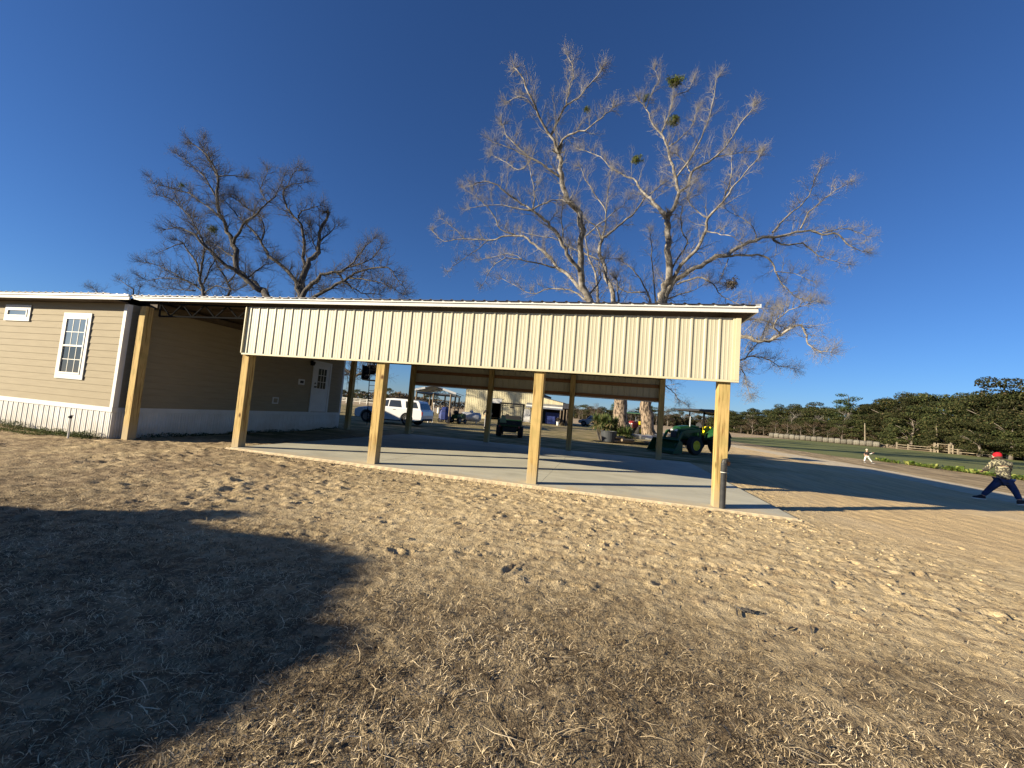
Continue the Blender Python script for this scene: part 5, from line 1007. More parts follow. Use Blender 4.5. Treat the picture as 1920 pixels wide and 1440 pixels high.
# dense undergrowth closing the wood
def hedge(name, P, h, seed, m, label, n=9000, size=0.5, thick=3.0):
    g = np.random.default_rng(seed); P = np.array(P, float)
    seg = np.linalg.norm(np.diff(P, axis=0), axis=1); cum = np.concatenate([[0], np.cumsum(seg)])
    s = g.uniform(0, cum[-1], n); x = np.interp(s, cum, P[:,0]); y = np.interp(s, cum, P[:,1])
    hh = h*(0.55+0.7*fbm(s*0.11, s*0, seed, 3)); z = hh*g.uniform(0, 1, n)**0.8
    c = np.stack([x+g.normal(0, thick*0.4, n), y+g.normal(0, thick*0.4, n), z], 1)
    nr = g.normal(0,1,(n,3))+np.array([0,-0.5,0.4]); nr /= np.linalg.norm(nr,axis=1)[:,None]
    t1 = np.cross(nr, g.normal(0,1,(n,3))); t1 /= np.linalg.norm(t1,axis=1)[:,None]; t2 = np.cross(nr,t1); sz = size*g.uniform(.5,1.2,n)[:,None]
    V = np.stack([c-t1*sz, c+t2*sz*.6, c+t1*sz, c-t2*sz*.6],1).reshape(-1,3); V[:,2] = np.maximum(V[:,2], 0)
    o = np_obj(name, np_mesh(name, V, np.arange(n*4).reshape(n,4), M[m], np.repeat(g.uniform(0,.8,n),4)))
    return tag(o, label, 'undergrowth', kind='stuff')
hedge('undergrowth', [(50,205),(66,196),(80,185),(88,172),(92,162),(92,150),(90,132),(86,118),(84,104),(85,95),(88,84)], 6.0, 5, 'oak_leaf', 'dark undergrowth filling the foot of the evergreen wood', 26000, 0.42, 3.5)
hedge('treeline_undergrowth', [(-40,262),(-15,255),(12,262),(60,278),(90,280)], 7.5, 9, 'oak_leaf', 'dark green undergrowth joining the far trees behind the farm yard', 14000, 0.6, 4.0)
hedge('far_undergrowth', [(-170,190),(-120,190),(-95,170),(-110,230),(-60,270),(-20,260),(10,270),(60,285),(84,290)], 5.5, 6, 'brush_leaf', 'brown undergrowth along the far treeline behind the farm yard', 16000, 0.6, 4.0)
# unseen shrub added at the left, outlined to throw the big foreground shadow
def shadow_shrub():
    g = np.random.default_rng(77); K = math.tan(SUN_EL); S0 = -10.0
    prof = [(1.15,-10),(1.25,-5.5),(1.45,-2.4),(1.90,-1.01),(2.18,-.69),(2.37,-.52),(2.53,-.41),(2.70,-.10),(2.99,-.11),(3.04,-.27),(3.23,-.28),(3.64,-.12),(4.13,-.05),(4.79,-.70),(5.07,-1.41),(5.27,-1.74),(5.42,-1.95),(5.55,-1.75),(5.72,-1.30),(5.90,-1.55),(5.93,-2.57),(5.90,-3.4),(6.12,-3.84),(6.10,-4.4),(6.3,-7.0),(6.4,-10)]
    tt = np.array([a for a,_ in prof]); hh = np.array([(b-S0)*K for _,b in prof])
    n = 30000
    t = g.uniform(1.10, 6.4, n*2); top = np.interp(t, tt, hh); h = g.uniform(0, 1, n*2)**0.75*top; h = np.clip(h-0.03, 0.02, None)
    t = t[:n]; h = h[:n]; depth = g.normal(0, 0.55, n)
    # shear so that every leaf keeps its place in the outline seen along the sun
    s = S0+depth; z = h + depth*(-K)*-1.0*-1.0
    ca, sa = math.cos(SUN_AZ), math.sin(SUN_AZ)
    x = s*ca - t*sa; y = s*sa + t*ca
    z = np.maximum(h - depth*K, 0.02)
    c = np.stack([x,y,z],1); o0 = np.array([-10.4, -1.9, 0.0]); c -= o0
    nr = g.normal(0,1,(n,3)); nr /= np.linalg.norm(nr,axis=1)[:,None]
    t1 = np.cross(nr, g.normal(0,1,(n,3))); t1 /= np.linalg.norm(t1,axis=1)[:,None]; t2 = np.cross(nr,t1); sz = 0.075*g.uniform(.6,1.2,n)[:,None]
    V = np.stack([c-t1*sz, c+t2*sz*.7, c+t1*sz, c-t2*sz*.7],1).reshape(-1,3)
    b = thing('shadow_caster_shrub', 'unseen shrub added left of the camera, shaped to cast the foreground shadow', 'shrub', tuple(o0))
    np_obj('foliage', np_mesh('foliage', V, np.arange(n*4).reshape(n,4), M['shrub_leaf'], np.repeat(g.uniform(0,1,n),4)), b)
    m = MB()
    for k in range(7):
        u = 1.6+k*0.7; px = S0*ca-u*sa-o0[0]; py = S0*sa+u*ca-o0[1]
        m.tube([(px,py,-.1),(px+.05,py,1.0),(px-.05,py+.05,1.6)], [.05,.035,.015], 6)
    m.obj('stems', M['wood_bark'], b)
shadow_shrub()

# ------------------------------------------------------------------ vehicles (length along +X = front, origin on the ground under the middle)
def wheel(t, x, y, R, wdt, rimr, side, rim_m, name='wheel', spokes=5):
    """wheel with tyre and rim, side = +1/-1 outer face"""
    wl = bpy.data.objects.new(name, None); COL.objects.link(wl); wl.parent = t; wl.location = (x, y, R); wl.empty_display_size = .1
    m = MB(); prof = [(rimr, -wdt/2*.9), (R*.93, -wdt/2), (R, -wdt/2*.7), (R, wdt/2*.7), (R*.93, wdt/2), (rimr, wdt/2*.9)]
    m.lathe(prof, axis='y', n=26)
    m.f = m.f[:-2]
    n = 26; m.f += [(k, (k+1) % n, 5*n+(k+1) % n, 5*n+k) for k in range(n)]
    m.obj('tyre', M['rubber'], wl)
    m = MB(); m.lathe([(rimr*.98, -wdt*.3), (rimr*.98, wdt*.44*1), (rimr*.88, wdt*.44), (rimr*.84, wdt*.30), (rimr*.30, wdt*.33), (rimr*.22, wdt*.40), (rimr*.05, wdt*.40)], axis='y', n=20)
    for k in range(spokes):
        a = 2*PI*k/spokes; c, s_ = math.cos(a), math.sin(a)
        m.bar((rimr*.2*c, wdt*.37, rimr*.2*s_), (rimr*.9*c, wdt*.41, rimr*.9*s_), rimr*.18, .02, up=(0,1,0))
    if side < 0: m.v = [(vx, -vy, vz) for vx, vy, vz in m.v]
    m.obj('rim', rim_m, wl)
    return wl
def arc(cx, cz, r, a0, a1, n=9): return [(cx+r*math.cos(a0+(a1-a0)*i/n), cz+r*math.sin(a0+(a1-a0)*i/n)) for i in range(n+1)]
def loft_y(m, stations):
    """stations: list of polygons (same count) each [(x,y,z)...]"""
    o = len(m.v); n = len(stations[0])
    for st in stations: m.v += st
    for i in range(len(stations)-1):
        for k in range(n): m.f.append((o+i*n+k, o+i*n+(k+1)%n, o+(i+1)*n+(k+1)%n, o+(i+1)*n+k))
    m.f.append(tuple(o+k for k in range(n))); m.f.append(tuple(o+(len(stations)-1)*n+k for k in reversed(range(n))))
def lower_body(poly, W, inset=0.05, zc=0.75):
    m = MB(); st = []
    for y, k in ((-W/2, 1), (-W/2+.06, 0), (W/2-.06, 0), (W/2, 1)):
        st.append([(x*(1-.012*k), y, zc+(z-zc)*(1-.07*k)) for x, z in poly])
    loft_y(m, st); return m
def side_y(z, zb, zt, wb, wt): return wb+(wt-wb)*(z-zb)/(zt-zb)
def side_pane(poly, zb, zt, wb, wt, s, th=.012, off=.004):
    m = MB(); n = len(poly)
    a = [(x, s*(side_y(z, zb, zt, wb, wt)+off), z) for x, z in poly]; b = [(x, s*(side_y(z, zb, zt, wb, wt)-th), z) for x, z in poly]
    m.add(a+b, [tuple(range(n)), tuple(reversed(range(n, 2*n)))]+[(i, (i+1) % n, n+(i+1) % n, n+i) for i in range(n)]); return m

# --- white SUV
t = thing('parked_suv', 'white three-row SUV parked side-on behind the carport, nose to the left', 'car', (-13.95, 24.55, 0), PI+RAD(2)); t.scale = (.965, .965, .965)
W = 1.98; R = .40
low = [(-2.50,.42),(-2.53,.75),(-2.50,1.02),(-2.42,1.12),(-1.5,1.14),(0.6,1.12),(1.25,1.10),(1.75,1.06),(2.25,.98),(2.50,.86),(2.56,.62),(2.53,.36),(2.30,.28)]
low += [(1.62+.46*math.cos(a), .40+.46*math.sin(a)) for a in np.linspace(-.25, PI+.25, 11)]
low += [(1.0,.26),(-0.9,.26)]
low += [(-1.42+.46*math.cos(a), .40+.46*math.sin(a)) for a in np.linspace(-.25, PI+.25, 11)]
low += [(-2.1,.32)]
lower_body(low, W).obj('body', M['car_white'], t, bevel=.03)
zb, zt_, wb, wt = 1.10, 1.74, .92, .72
gh = [(-2.36,1.10),(-2.18,1.55),(-2.05,1.70),(-1.2,1.765),(-0.2,1.77),(0.35,1.72),(1.22,1.10)]
m = MB(); loft_y(m, [[(x, s*side_y(z, zb, zt_, wb, wt), z) for x, z in gh] for s in (-1, 1)]); m.obj('cabin', M['car_white'], t, bevel=.035)
for s in (1, -1):
    for nm, P in (('window', [(0.10,1.18),(0.98,1.18),(0.30,1.62),(0.10,1.64)]), ('window', [(-0.95,1.18),(0.02,1.18),(0.02,1.64),(-0.75,1.65)]), ('window', [(-2.16,1.20),(-1.25,1.18),(-1.12,1.63),(-1.92,1.60)])):
        side_pane(P, zb, zt_, wb, wt, s).obj(nm, M['glass_dark'], t)
    m = MB(); m.prism_xz([(-2.54,.98),(-2.05,1.02),(-2.22,.80),(-2.53,.72)], s*.90-(.0 if s > 0 else .06), s*.90+(.06 if s > 0 else 0)); m.v = [(x, y*1.03, z) for x, y, z in m.v]; m.obj('tail_lamp', M['tail_red'], t, bevel=.01)
    m = MB(); m.prism_xz([(2.18,.93),(2.50,.84),(2.52,.72),(2.2,.78)], min(s*.70,s*.965), max(s*.70,s*.965)); m.v = [(x+.02, y, z) for x, y, z in m.v]; m.obj('headlight', M['lamp_clear'], t, bevel=.01)
    for x in (.55, -.45):
        m = MB(); m.box(x-.1, x+.1, min(s*.985,s*1.01), max(s*.985,s*1.01), 1.0, 1.025); m.obj('door_handle', M['plastic_black'], t)
    m = MB(); m.box(.95, 1.12, min(s*.95,s*1.14), max(s*.95,s*1.14), 1.12, 1.25); m.obj('mirror', M['plastic_black'], t, bevel=.02)
    m = MB(); m.box(-2.1, .1, min(s*.62,s*.65), max(s*.62,s*.65), 1.775, 1.80); m.obj('roof_rail', M['plastic_black'], t)
    m = MB(); m.box(-.95, 1.15, min(s*.93,s*.985), max(s*.93,s*.985), .24, .36); m.obj('sill_trim', M['plastic_black'], t)
    for x in (1.62, -1.42): wheel(t, x, s*(W/2-.14), R, .26, .26, s, M['rim_metal'])
m = MB(); m.add([(1.16,-.80,1.14),(1.16,.80,1.14),(.42,.66,1.68),(.42,-.66,1.68)], [(0,1,2,3)]); m.v = [(x+.018, y, z+.014) for x, y, z in m.v]; m.obj('windscreen', M['glass_dark'], t)
m = MB(); m.add([(-2.34,-.78,1.16),(-2.34,.78,1.16),(-2.18,.64,1.56),(-2.18,-.64,1.56)], [(0,1,2,3)]); m.v = [(x-.02, y, z) for x, y, z in m.v]; m.obj('rear_window', M['glass_dark'], t)
m = MB(); m.box(2.53, 2.57, -.6, .6, .55, .80); m.obj('grille', M['plastic_black'], t, bevel=.01)
m = MB(); m.box(-2.56, -2.42, -.8, .8, .36, .52); m.obj('rear_bumper', M['plastic_black'], t, bevel=.02)

# --- silver pickup
t = thing('pickup_truck', 'distant silver pickup parked on the lane beyond the yucca bush', 'truck', (-1.35, 66.5, 0), PI+RAD(-20))
low = [(-2.7,.6),(-2.72,1.12),(-.75,1.12),(-.7,1.16),(.9,1.16),(1.9,1.10),(2.55,1.0),(2.68,.8),(2.66,.5),(2.3,.42)]+[(1.75+.5*math.cos(a), .42+.5*math.sin(a)) for a in np.linspace(-.1, PI+.1, 9)]+[(1.1,.38),(-1.0,.40)]+[(-1.65+.5*math.cos(a), .42+.5*math.sin(a)) for a in np.linspace(-.1, PI+.1, 9)]
lower_body(low, 1.95).obj('body', M['car_silver'], t, bevel=.03)
gh = [(-.72,1.14),(-.60,1.70),(-.2,1.80),(.55,1.80),(.85,1.68),(1.35,1.14)]
m = MB(); loft_y(m, [[(x, s*side_y(z, 1.14, 1.8, .9, .7), z) for x, z in gh] for s in (-1, 1)]); m.obj('cabin', M['car_silver'], t, bevel=.03)
for s in (1, -1):
    side_pane([(.28,1.2),(1.12,1.2),(.72,1.66),(.28,1.70)], 1.14, 1.8, .9, .7, s).obj('window', M['glass_dark'], t)
    side_pane([(-.55,1.2),(.2,1.2),(.2,1.70),(-.47,1.66)], 1.14, 1.8, .9, .7, s).obj('window', M['glass_dark'], t)
    for x in (1.75, -1.65): wheel(t, x, s*.84, .42, .27, .26, s, M['rim_metal'])
m = MB(); m.add([(1.30,-.78,1.18),(1.30,.78,1.18),(.88,.64,1.66),(.88,-.64,1.66)], [(0,1,2,3)]); m.v = [(x+.02, y, z+.014) for x, y, z in m.v]; m.obj('windscreen', M['glass_dark'], t)
m = MB(); m.box(-2.6, -.8, -.82, .82, 1.121, 1.135); m.obj('cargo_bed', M['plastic_black'], t)
m = MB(); m.box(2.64, 2.72, -.85, .85, .5, .72); m.obj('bumper', M['rim_metal'], t, bevel=.02)

# --- green utility vehicle, seen from behind
t = thing('utility_vehicle', 'green utility buggy with canopy seen from behind beyond the rear posts', 'utility vehicle', (-5.45, 23.3, 0), PI/2+RAD(10))
m = MB(); m.box(-1.45, -.25, -.70, .70, .62, .68); m.box(-1.45, -1.40, -.70, .70, .68, .98); m.box(-.3, -.25, -.7, .7, .68, .98); m.box(-1.40, -.3, -.70, -.66, .68, .98); m.box(-1.40, -.3, .66, .70, .68, .98)
cb = m.obj('cargo_box', M['green_paint'], t, bevel=.01)
m = MB(); m.box(-1.475, -1.452, -.62, .62, .72, .94); m.obj('tailgate', M['plastic_black'], cb)
m = MB(); m.prism_xz([(-.2,.30),(-.2,.62),(.5,.58),(.55,.85),(1.25,.78),(1.42,.55),(1.4,.30)], -.66, .66); m.obj('body', M['green_paint'], t, bevel=.03)
m = MB(); m.box(-1.35, 1.2, -.38, .38, .28, .60); m.obj('chassis', M['plastic_black'], t)
m = MB(); m.box(-.15, .35, -.6, .6, .60, .86); m.box(-.22, -.10, -.6, .6, .86, 1.22); m.obj('seat', M['plastic_black'], t, bevel=.03)
m = MB(); m.box(-.45, 1.05, -.74, .74, 1.90, 1.97); m.obj('canopy', M['plastic_black'], t, bevel=.03)
m = MB()
for s in (-1, 1): m.tube([(-.25,s*.66,.7),(-.32,s*.68,1.9)], .025, 8); m.tube([(1.1,s*.66,.8),(.95,s*.68,1.9)], .025, 8); m.tube([(-.32,s*.68,1.35),(.98,s*.68,1.5)], .02, 6)
m.tube([(-.32,-.68,1.80),(-.32,.68,1.80)], .02, 6); m.obj('roll_bar', M['black_steel'], t)
m = MB(); m.box(-.34,-.30,-.12,.12,1.66,1.76); m.obj('mirror', M['plastic_black'], t)
m = MB(); m.prism_yz([(.58,.80),(.18,.80),(.26,1.20),(.50,1.20)], -1.50, -1.478); m.obj('warning_plate', M['weed_leaf'] if False else mat('plate_pale', (.30,.34,.18), .5), t, bevel=.01)
for s in (-1, 1):
    m = MB(); m.box(-1.50,-1.476, s*.55-.05, s*.55+.05, .56, .66); m.obj('tail_lamp', M['tail_red'], t)
    wheel(t, -.95, s*.62, .33, .28, .16, s, M['yellow_paint']); wheel(t, 1.0, s*.62, .31, .24, .16, s, M['yellow_paint'])
m = MB(); m.tube([(.75,.3,.85),(.55,.3,1.1)], .02, 6); m.lathe([(.17,0),(.19,.015),(.17,.03)], (.53,.3,1.1), 'x', 16); m.obj('steering_wheel', M['plastic_black'], t)

# --- green tractor with canopy and front loader
def tractor(t, full=True, paint='green_paint', rim='yellow_paint'):
    P = M[paint]
    m = MB()
    st = []
    for x, w_, z0, z1 in ((.35,.30,.75,1.50),(1.0,.30,.74,1.50),(1.75,.28,.74,1.42),(1.95,.24,.78,1.30)):
        st.append([(x,-w_,z0),(x,-w_,z1-.12),(x,-w_*.6,z1),(x,w_*.6,z1),(x,w_,z1-.12),(x,w_,z0)])
    loft_y(m, st); m.obj('hood', P, t, bevel=.02)
    m = MB(); m.box(1.955, 1.975, -.19, .19, .82, 1.12); m.obj('grille', M['plastic_black'], t)
    for s in (-1, 1):
        m = MB(); m.box(1.90, 1.985, min(s*.05,s*.22), max(s*.05,s*.22), 1.14, 1.25); m.obj('headlight', M['lamp_clear'], t, bevel=.01)
    m = MB(); m.box(-.9, 1.6, -.2, .2, .50, .74); m.box(-.9, -.3, -.35, .35, .5, .95); m.box(1.1,1.3,-.6,.6,.42,.56); m.box(.4,1.3,-.26,.26,.72,1.0); m.obj('chassis', M['plastic_black'], t, bevel=.02)
    for s in (-1, 1):
        wheel(t, 1.2, s*.72, .48, .28, .26, s, M[rim], spokes=8); wheel(t, -.55, s*.80, .72, .42, .42, s, M[rim], spokes=8)
        m = MB(); pr = arc(-.55,.72,.80,.15,PI*.88,10); q = arc(-.55,.72,.765,PI*.88,.15,10); m.prism_xz(pr+q, min(s*.50,s*.98), max(s*.50,s*.98)); m.obj('fender', P, t)
    m = MB(); m.box(-.55,-.12,-.26,.26,1.02,1.14); m.box(-.62,-.5,-.26,.26,1.14,1.52); m.obj('seat', M['yellow_seat'], t, bevel=.04)
    m = MB(); m.tube([(.35,0,1.3),(.12,0,1.52)], .02, 8); m.lathe([(.18,0),(.20,.015),(.18,.03)], (.10,0,1.52), 'x', 18); m.obj('steering_wheel', M['plastic_black'], t)
    m = MB()
    for s in (-1, 1): m.box(-.86,-.80, s*.48-.03, s*.48+.03, .9, 2.28); m.box(.28,.33, s*.48-.025, s*.48+.025, 1.3 if full else .8, 2.28)
    m.box(-.86,-.80,-.51,.51,2.20,2.26); m.obj('roll_frame', M['black_steel'], t)
    m = MB(); loft_y(m, [[(-1.25,y,2.26),(-1.25,y,2.36),(.1,y,2.46),(1.1,y,2.40),(1.14,y,2.30)] for y in (-.82,.82)]); m.obj('canopy', M['plastic_black'] if full else M['green_paint'], t, bevel=.02)
    m = MB(); m.tube([(1.05,.22,1.45),(1.05,.22,2.0)], .03, 8); m.obj('exhaust', M['steel_grey'], t)
t = thing('tractor', 'green tractor with yellow seat, canopy and front loader beyond the right end of the carport', 'tractor', (5.2, 23.9, 0), PI+RAD(38))
tractor(t)
ld = MB()
for s in (-1, 1):
    ld.box(.55,.72, s*.52-.05, s*.52+.05, .5, 1.30)
    ld.bar((.6,s*.52,1.26),(1.9,s*.52,1.12),.09,.14); ld.bar((1.9,s*.52,1.12),(2.35,s*.52,.36),.09,.14); ld.bar((.7,s*.52,.75),(1.75,s*.52,1.05),.05)
ld.bar((2.1,-.52,.75),(2.1,.52,.75),.09)
l_ = ld.obj('loader_arms', M['green_paint'], t, bevel=.01)
m = MB(); P = [(2.30,.06),(2.95,.02),(2.95,.05),(2.40,.10),(2.32,.22),(2.34,.55),(2.52,.70),(2.50,.73),(2.30,.58),(2.27,.2)]
m.prism_xz(P, -.90, .90); m.prism_xz([(2.30,.06),(2.95,.02),(2.52,.72),(2.30,.58)], -.92, -.90); m.prism_xz([(2.30,.06),(2.95,.02),(2.52,.72),(2.30,.58)], .90, .92); m.obj('bucket', M['green_paint'], t)
t = thing('tractor', 'old red and green tractor with green canopy standing between the two big tree trunks', 'tractor', (3.55, 46.0, 0), PI+RAD(65))
tractor(t, False, 'red_paint', 'yellow_paint')
# trailer / implement left of the tractor
t = thing('flat_trailer', 'low grey flatbed trailer lying between the yucca bush and the tractor', 'trailer', (2.85, 30.0, 0), RAD(98))
m = MB(); m.box(-2.6, 2.6, -.75, .75, .42, .47); m.obj('deck', M['grey_aluminium'], t)
m = MB()
for s in (-1,1): m.box(-2.6,2.6, s*.78-.03, s*.78+.03, .36, .56)
m.box(-2.6,-2.54,-.78,.78,.36,.5); m.box(2.54,2.6,-.78,.78,.36,.5); m.bar((-2.6,.5,.42),(-3.6,0,.40),.08); m.bar((-2.6,-.5,.42),(-3.6,0,.40),.08); m.obj('frame', M['steel_grey'], t)
for s in (-1,1):
    wheel(t, .3, s*.95, .30, .2, .18, s, M['rim_metal'])
    m = MB(); pr = arc(.3,.30,.38,.1,PI-.1,8); q = arc(.3,.30,.36,PI-.1,.1,8); m.prism_xz(pr+q, min(s*.83,s*1.06), max(s*.83,s*1.06)); m.obj('fender', M['grey_aluminium'], t)
# black tub and clutter by the yucca
t = thing('stock_tub', 'round dark tub in front of the yucca bush', 'tub', (.33, 26.5, 0))
m = MB(); m.lathe([(.34,.0),(.42,.05),(.50,.66),(.53,.68),(.53,.72),(.48,.72),(.40,.1),(.01,.1)], n=22); m.obj('body', mat('tub_dark', (.05,.055,.06), .5), t, smooth=False)
m = MB(); m.lathe([(.02,.655),(.485,.66),(.485,.665),(.02,.667)], n=22); m.obj('soil', M['cloth_dark'], t)
t = thing('log_pile', 'heap of pale cut logs at the foot of the yucca bush', 'log pile', (1.15, 26.6, 0))
rg = random.Random(5)
for k in range(9):
    a = rg.uniform(-.5,.5)+(.3); x = rg.uniform(-.4,.5); y = rg.uniform(-.3,.3); z = .1+.14*(k//4)
    m = MB(); l = rg.uniform(.3,.55); m.tube([(x-l*math.cos(a),y-l*math.sin(a),z),(x+l*math.cos(a),y+l*math.sin(a),z+rg.uniform(-.03,.06))],[.09,.075],9); m.obj('log', M['old_wood'], t)
# yucca bush
def yucca(loc, n, R, H, seed, label):
    g = np.random.default_rng(seed); t = thing('yucca_bush', label, 'yucca', loc)
    heads = [(0,0,H*.45)]+[(g.uniform(-R*.6,R*.6), g.uniform(-R*.5,R*.5), g.uniform(.15,.8)*H*.75) for _ in range(17)]
    V = []; F = []; rn = []
    for hx, hy, hz in heads+heads[:6]:
        for k in range(n):
            a = g.uniform(0,2*PI); e = g.uniform(-.5,1.35); L = g.uniform(.42,.74)
            d = np.array([math.cos(a)*math.cos(e), math.sin(a)*math.cos(e), math.sin(e)]); sd_ = np.array([-math.sin(a), math.cos(a), 0])*.026
            p = np.array([hx,hy,hz]); q = p+d*L*.55; r = p+d*L+np.array([0,0,-.10*(1 if e < .8 else 0)])
            o = len(V); V += [p-sd_*.7,p+sd_*.7,q+sd_,q-sd_,r+sd_*.15,r-sd_*.15]; F += [(o,o+1,o+2,o+3),(o+3,o+2,o+4,o+5)]; rn += [min(1,max(0, g.uniform(0,.85)+(.35 if e < -.1 else 0)))]*6
    V = np.array(V); V[:,2] = np.maximum(V[:,2], .01)
    np_obj('leaves', np_mesh('leaves', V, np.array(F), M['yucca_leaf'], np.array(rn)), t)
    m = MB()
    for hx, hy, hz in heads: m.tube([(hx*.4,hy*.4,-.05),(hx*.8,hy*.8,hz*.6),(hx,hy,hz)], [.07,.06,.05], 6)
    m.obj('stems', M['bark_dark'], t)
yucca((.05, 28.3, 0), 80, 1.3, 2.65, 3, 'big spiky yucca bush between the rear carport posts')
yucca((1.30, 28.0, 0), 60, .75, .95, 4, 'lower yellowing yucca clump at the right of the big yucca bush')

# propane tank
t = thing('propane_tank', 'horizontal white propane tank beside the open pole shed', 'gas tank', (-12.6, 36.6, 0), RAD(20))
m = MB(); prof = [(.02,-1.0),(.25,-.97),(.40,-.86),(.44,-.72),(.44,.72),(.40,.86),(.25,.97),(.02,1.0)]; m.lathe(prof, (0,0,.62), 'x', 22); m.obj('tank', M['tank_white'], t, smooth=False)
m = MB(); m.lathe([(.17,0),(.19,.04),(.17,.16),(.08,.2)], (0,0,1.04), 'z', 14); m.obj('valve_dome', M['tank_white'], t)
for x in (-.55,.55): m = MB(); m.box(x-.08,x+.08,-.35,.35,0,.24); m.obj('foot', M['concrete_white'], t)

# open pole shed
sh = thing('pole_shed', 'open pole shed with low gabled tin roof on weathered posts beyond the car', 'shed', (-14.2, 31.2, 0), RAD(14))
# local x across the gable, y back
for x, y in ((-1.5,0),(-.05,-.02),(1.42,0.0),(-1.5,3.0),(1.42,3.0),(-1.5,6.0),(0,6.0),(1.42,6.0)):
    m = MB(); m.tube([(x,y,-.2),(x+.01,y,2.5)], [.085,.075], 8); m.obj('post', M['old_wood'], sh)
m = MB()
for s in (-1, 1):
    m.add([(0,-.35,3.10),(s*1.85,-.35,2.62),(s*1.85,6.4,2.62),(0,6.4,3.10),(0,-.35,3.07),(s*1.85,-.35,2.59),(s*1.85,6.4,2.59),(0,6.4,3.07)], [(0,1,2,3),(4,7,6,5),(0,4,5,1),(1,5,6,2),(2,6,7,3)])
    for k in range(23): y = -.2+k*.29; m.bar((0.02*s,y,3.115),(s*1.84,y,2.635),.05,.02)
m.obj('roof', M['tin_roof'], sh)
for s in (-1, 1):
    m = MB(); m.bar((s*.75,-.38,2.86),(s*1.88,-.38,2.56),.02,.17); m.obj('rake_board', M['white_trim'], sh)
m = MB()
for y in (.02, 3.0, 5.98):
    m.bar((-1.6,y,2.45),(1.55,y,2.45),.05,.1); m.bar((-1.6,y,2.5),(0,y,3.02),.05); m.bar((1.6,y,2.5),(0,y,3.02),.05)
    for k in range(6): x = -1.4+k*.5; m.bar((x,y,2.47),(x+.25,y,2.9-abs(x+.25)*.25),.025); m.bar((x+.25,y,2.9-abs(x+.25)*.25),(x+.5,y,2.47),.025)
for s in (-1, 1): m.bar((s*1.5,0,2.42),(s*1.5,6,2.42),.06,.12)
m.obj('truss', M['steel_grey'], sh)
t = thing('white_post', 'short white painted post standing in front of the pole shed', 'post', (-14.25, 30.6, 0)); m = MB(); m.tube([(0,0,-.1),(0,0,1.02)], .075, 10); m.obj('shaft', M['white_pvc'], t); m = MB(); m.lathe([(.085,1.02),(.085,1.06),(.02,1.09)], n=10); m.obj('cap', M['white_pvc'], t)
t = thing('white_post', 'taller white pipe beside the post in front of the pole shed', 'post', (-14.05, 31.0, 0)); m = MB(); m.tube([(0,0,-.1),(0,0,1.55)], .035, 8); m.obj('shaft', M['white_pvc'], t); m = MB(); m.box(-.06,.06,-.05,.05,1.55,1.66); m.obj('cap', M['white_trim'], t)
t = thing('covered_machine', 'machine under a dark blue tarp inside the pole shed', 'covered machine', (-13.75, 32.8, 0), RAD(10))
m = MB(); loft_y(m, [[(x,-.5*k,.25),(x,-.5*k,h*.8),(x,-.25*k,h),(x,.25*k,h),(x,.5*k,h*.8),(x,.5*k,.25)] for x,k,h in ((-.45,.7,1.0),(-.2,1,1.35),(.15,1.05,1.40),(.5,.8,.9))]); m.obj('tarp', M['blue_tarp'], t, bevel=.06)
m = MB(); m.lathe([(.13,0),(.15,.03),(.15,.5),(.10,.55)], (-.5,-.3,.75), 'z', 12); m.obj('tank', M['white_pvc'], t)
for x in (-.3,.35):
    for s in (-1,1): wheel(t, x, s*.38, .2, .12, .1, s, M['rim_metal'])
t = thing('farm_mower', 'dark four-wheeled mower parked inside the pole shed behind the right post', 'mower', (-12.9, 34.0, 0), RAD(80))
m = MB(); m.prism_xz([(-.7,.4),(-.7,.75),(-.2,.8),(0,.62),(.25,.62),(.35,.9),(.8,.85),(.85,.4)], -.3, .3); m.obj('body', M['green_paint'], t, bevel=.03)
m = MB(); m.box(-.45,0,-.22,.22,.8,.88); m.box(-.5,-.4,-.22,.22,.88,1.15); m.obj('seat', M['plastic_black'], t, bevel=.02)
m = MB(); m.box(-.3,.5,-.5,.5,.12,.25); m.obj('deck', M['plastic_black'], t, bevel=.02)
for s in (-1,1): wheel(t,-.5,s*.4,.28,.22,.13,s,M['rim_metal']); wheel(t,.6,s*.38,.2,.15,.1,s,M['rim_metal'])

# cream barn with lean-to
bn = thing('barn', 'cream ribbed metal barn with dark open doorway and a lean-to on its right', 'barn', (-15.5, 58, 0))
def bo(m, n, mt, bevel=0, label=None, par=None):
    o = m.obj(n, mt, par or bn, bevel=bevel)
    if label: o['label'] = label
    return o
# local coords: x from -5.6 .. 5.7 front wall at y=0
m = rib_wall(-5.6, -1.8, -.1, 4.6, 0, .3, .025, minor=0); bo(m, 'wall', M['barn_cream'])
m = rib_wall(-1.8, 0.15, 3.15, 5.0, 0, .3, .025, minor=0); bo(m, 'wall', M['barn_cream'])
m = rib_wall(0.15, 5.8, -.1, 4.6, 0, .3, .025, minor=0); bo(m, 'wall', M['barn_cream'])
m = rib_wall(5.8, 9.5, 2.55, 4.0, 0.0, .3, .025, minor=0)
m.v = [(x, y, min(z, 3.98-(x-5.8)*.19) if z > 3 else z) for x, y, z in m.v]; bo(m, 'lean_to_wall', M['barn_cream'])
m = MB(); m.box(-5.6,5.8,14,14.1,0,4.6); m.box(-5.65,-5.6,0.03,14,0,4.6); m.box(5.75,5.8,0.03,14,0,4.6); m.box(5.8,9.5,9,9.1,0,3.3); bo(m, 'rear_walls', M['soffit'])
m = MB(); m.add([(-6,-.3,4.5),(0,-.3,5.9),(0,14.3,5.9),(-6,14.3,4.5),(-6,-.3,4.46),(0,-.3,5.86),(0,14.3,5.86),(-6,14.3,4.46)], [(0,1,2,3),(4,7,6,5),(0,4,5,1),(0,3,7,4)])
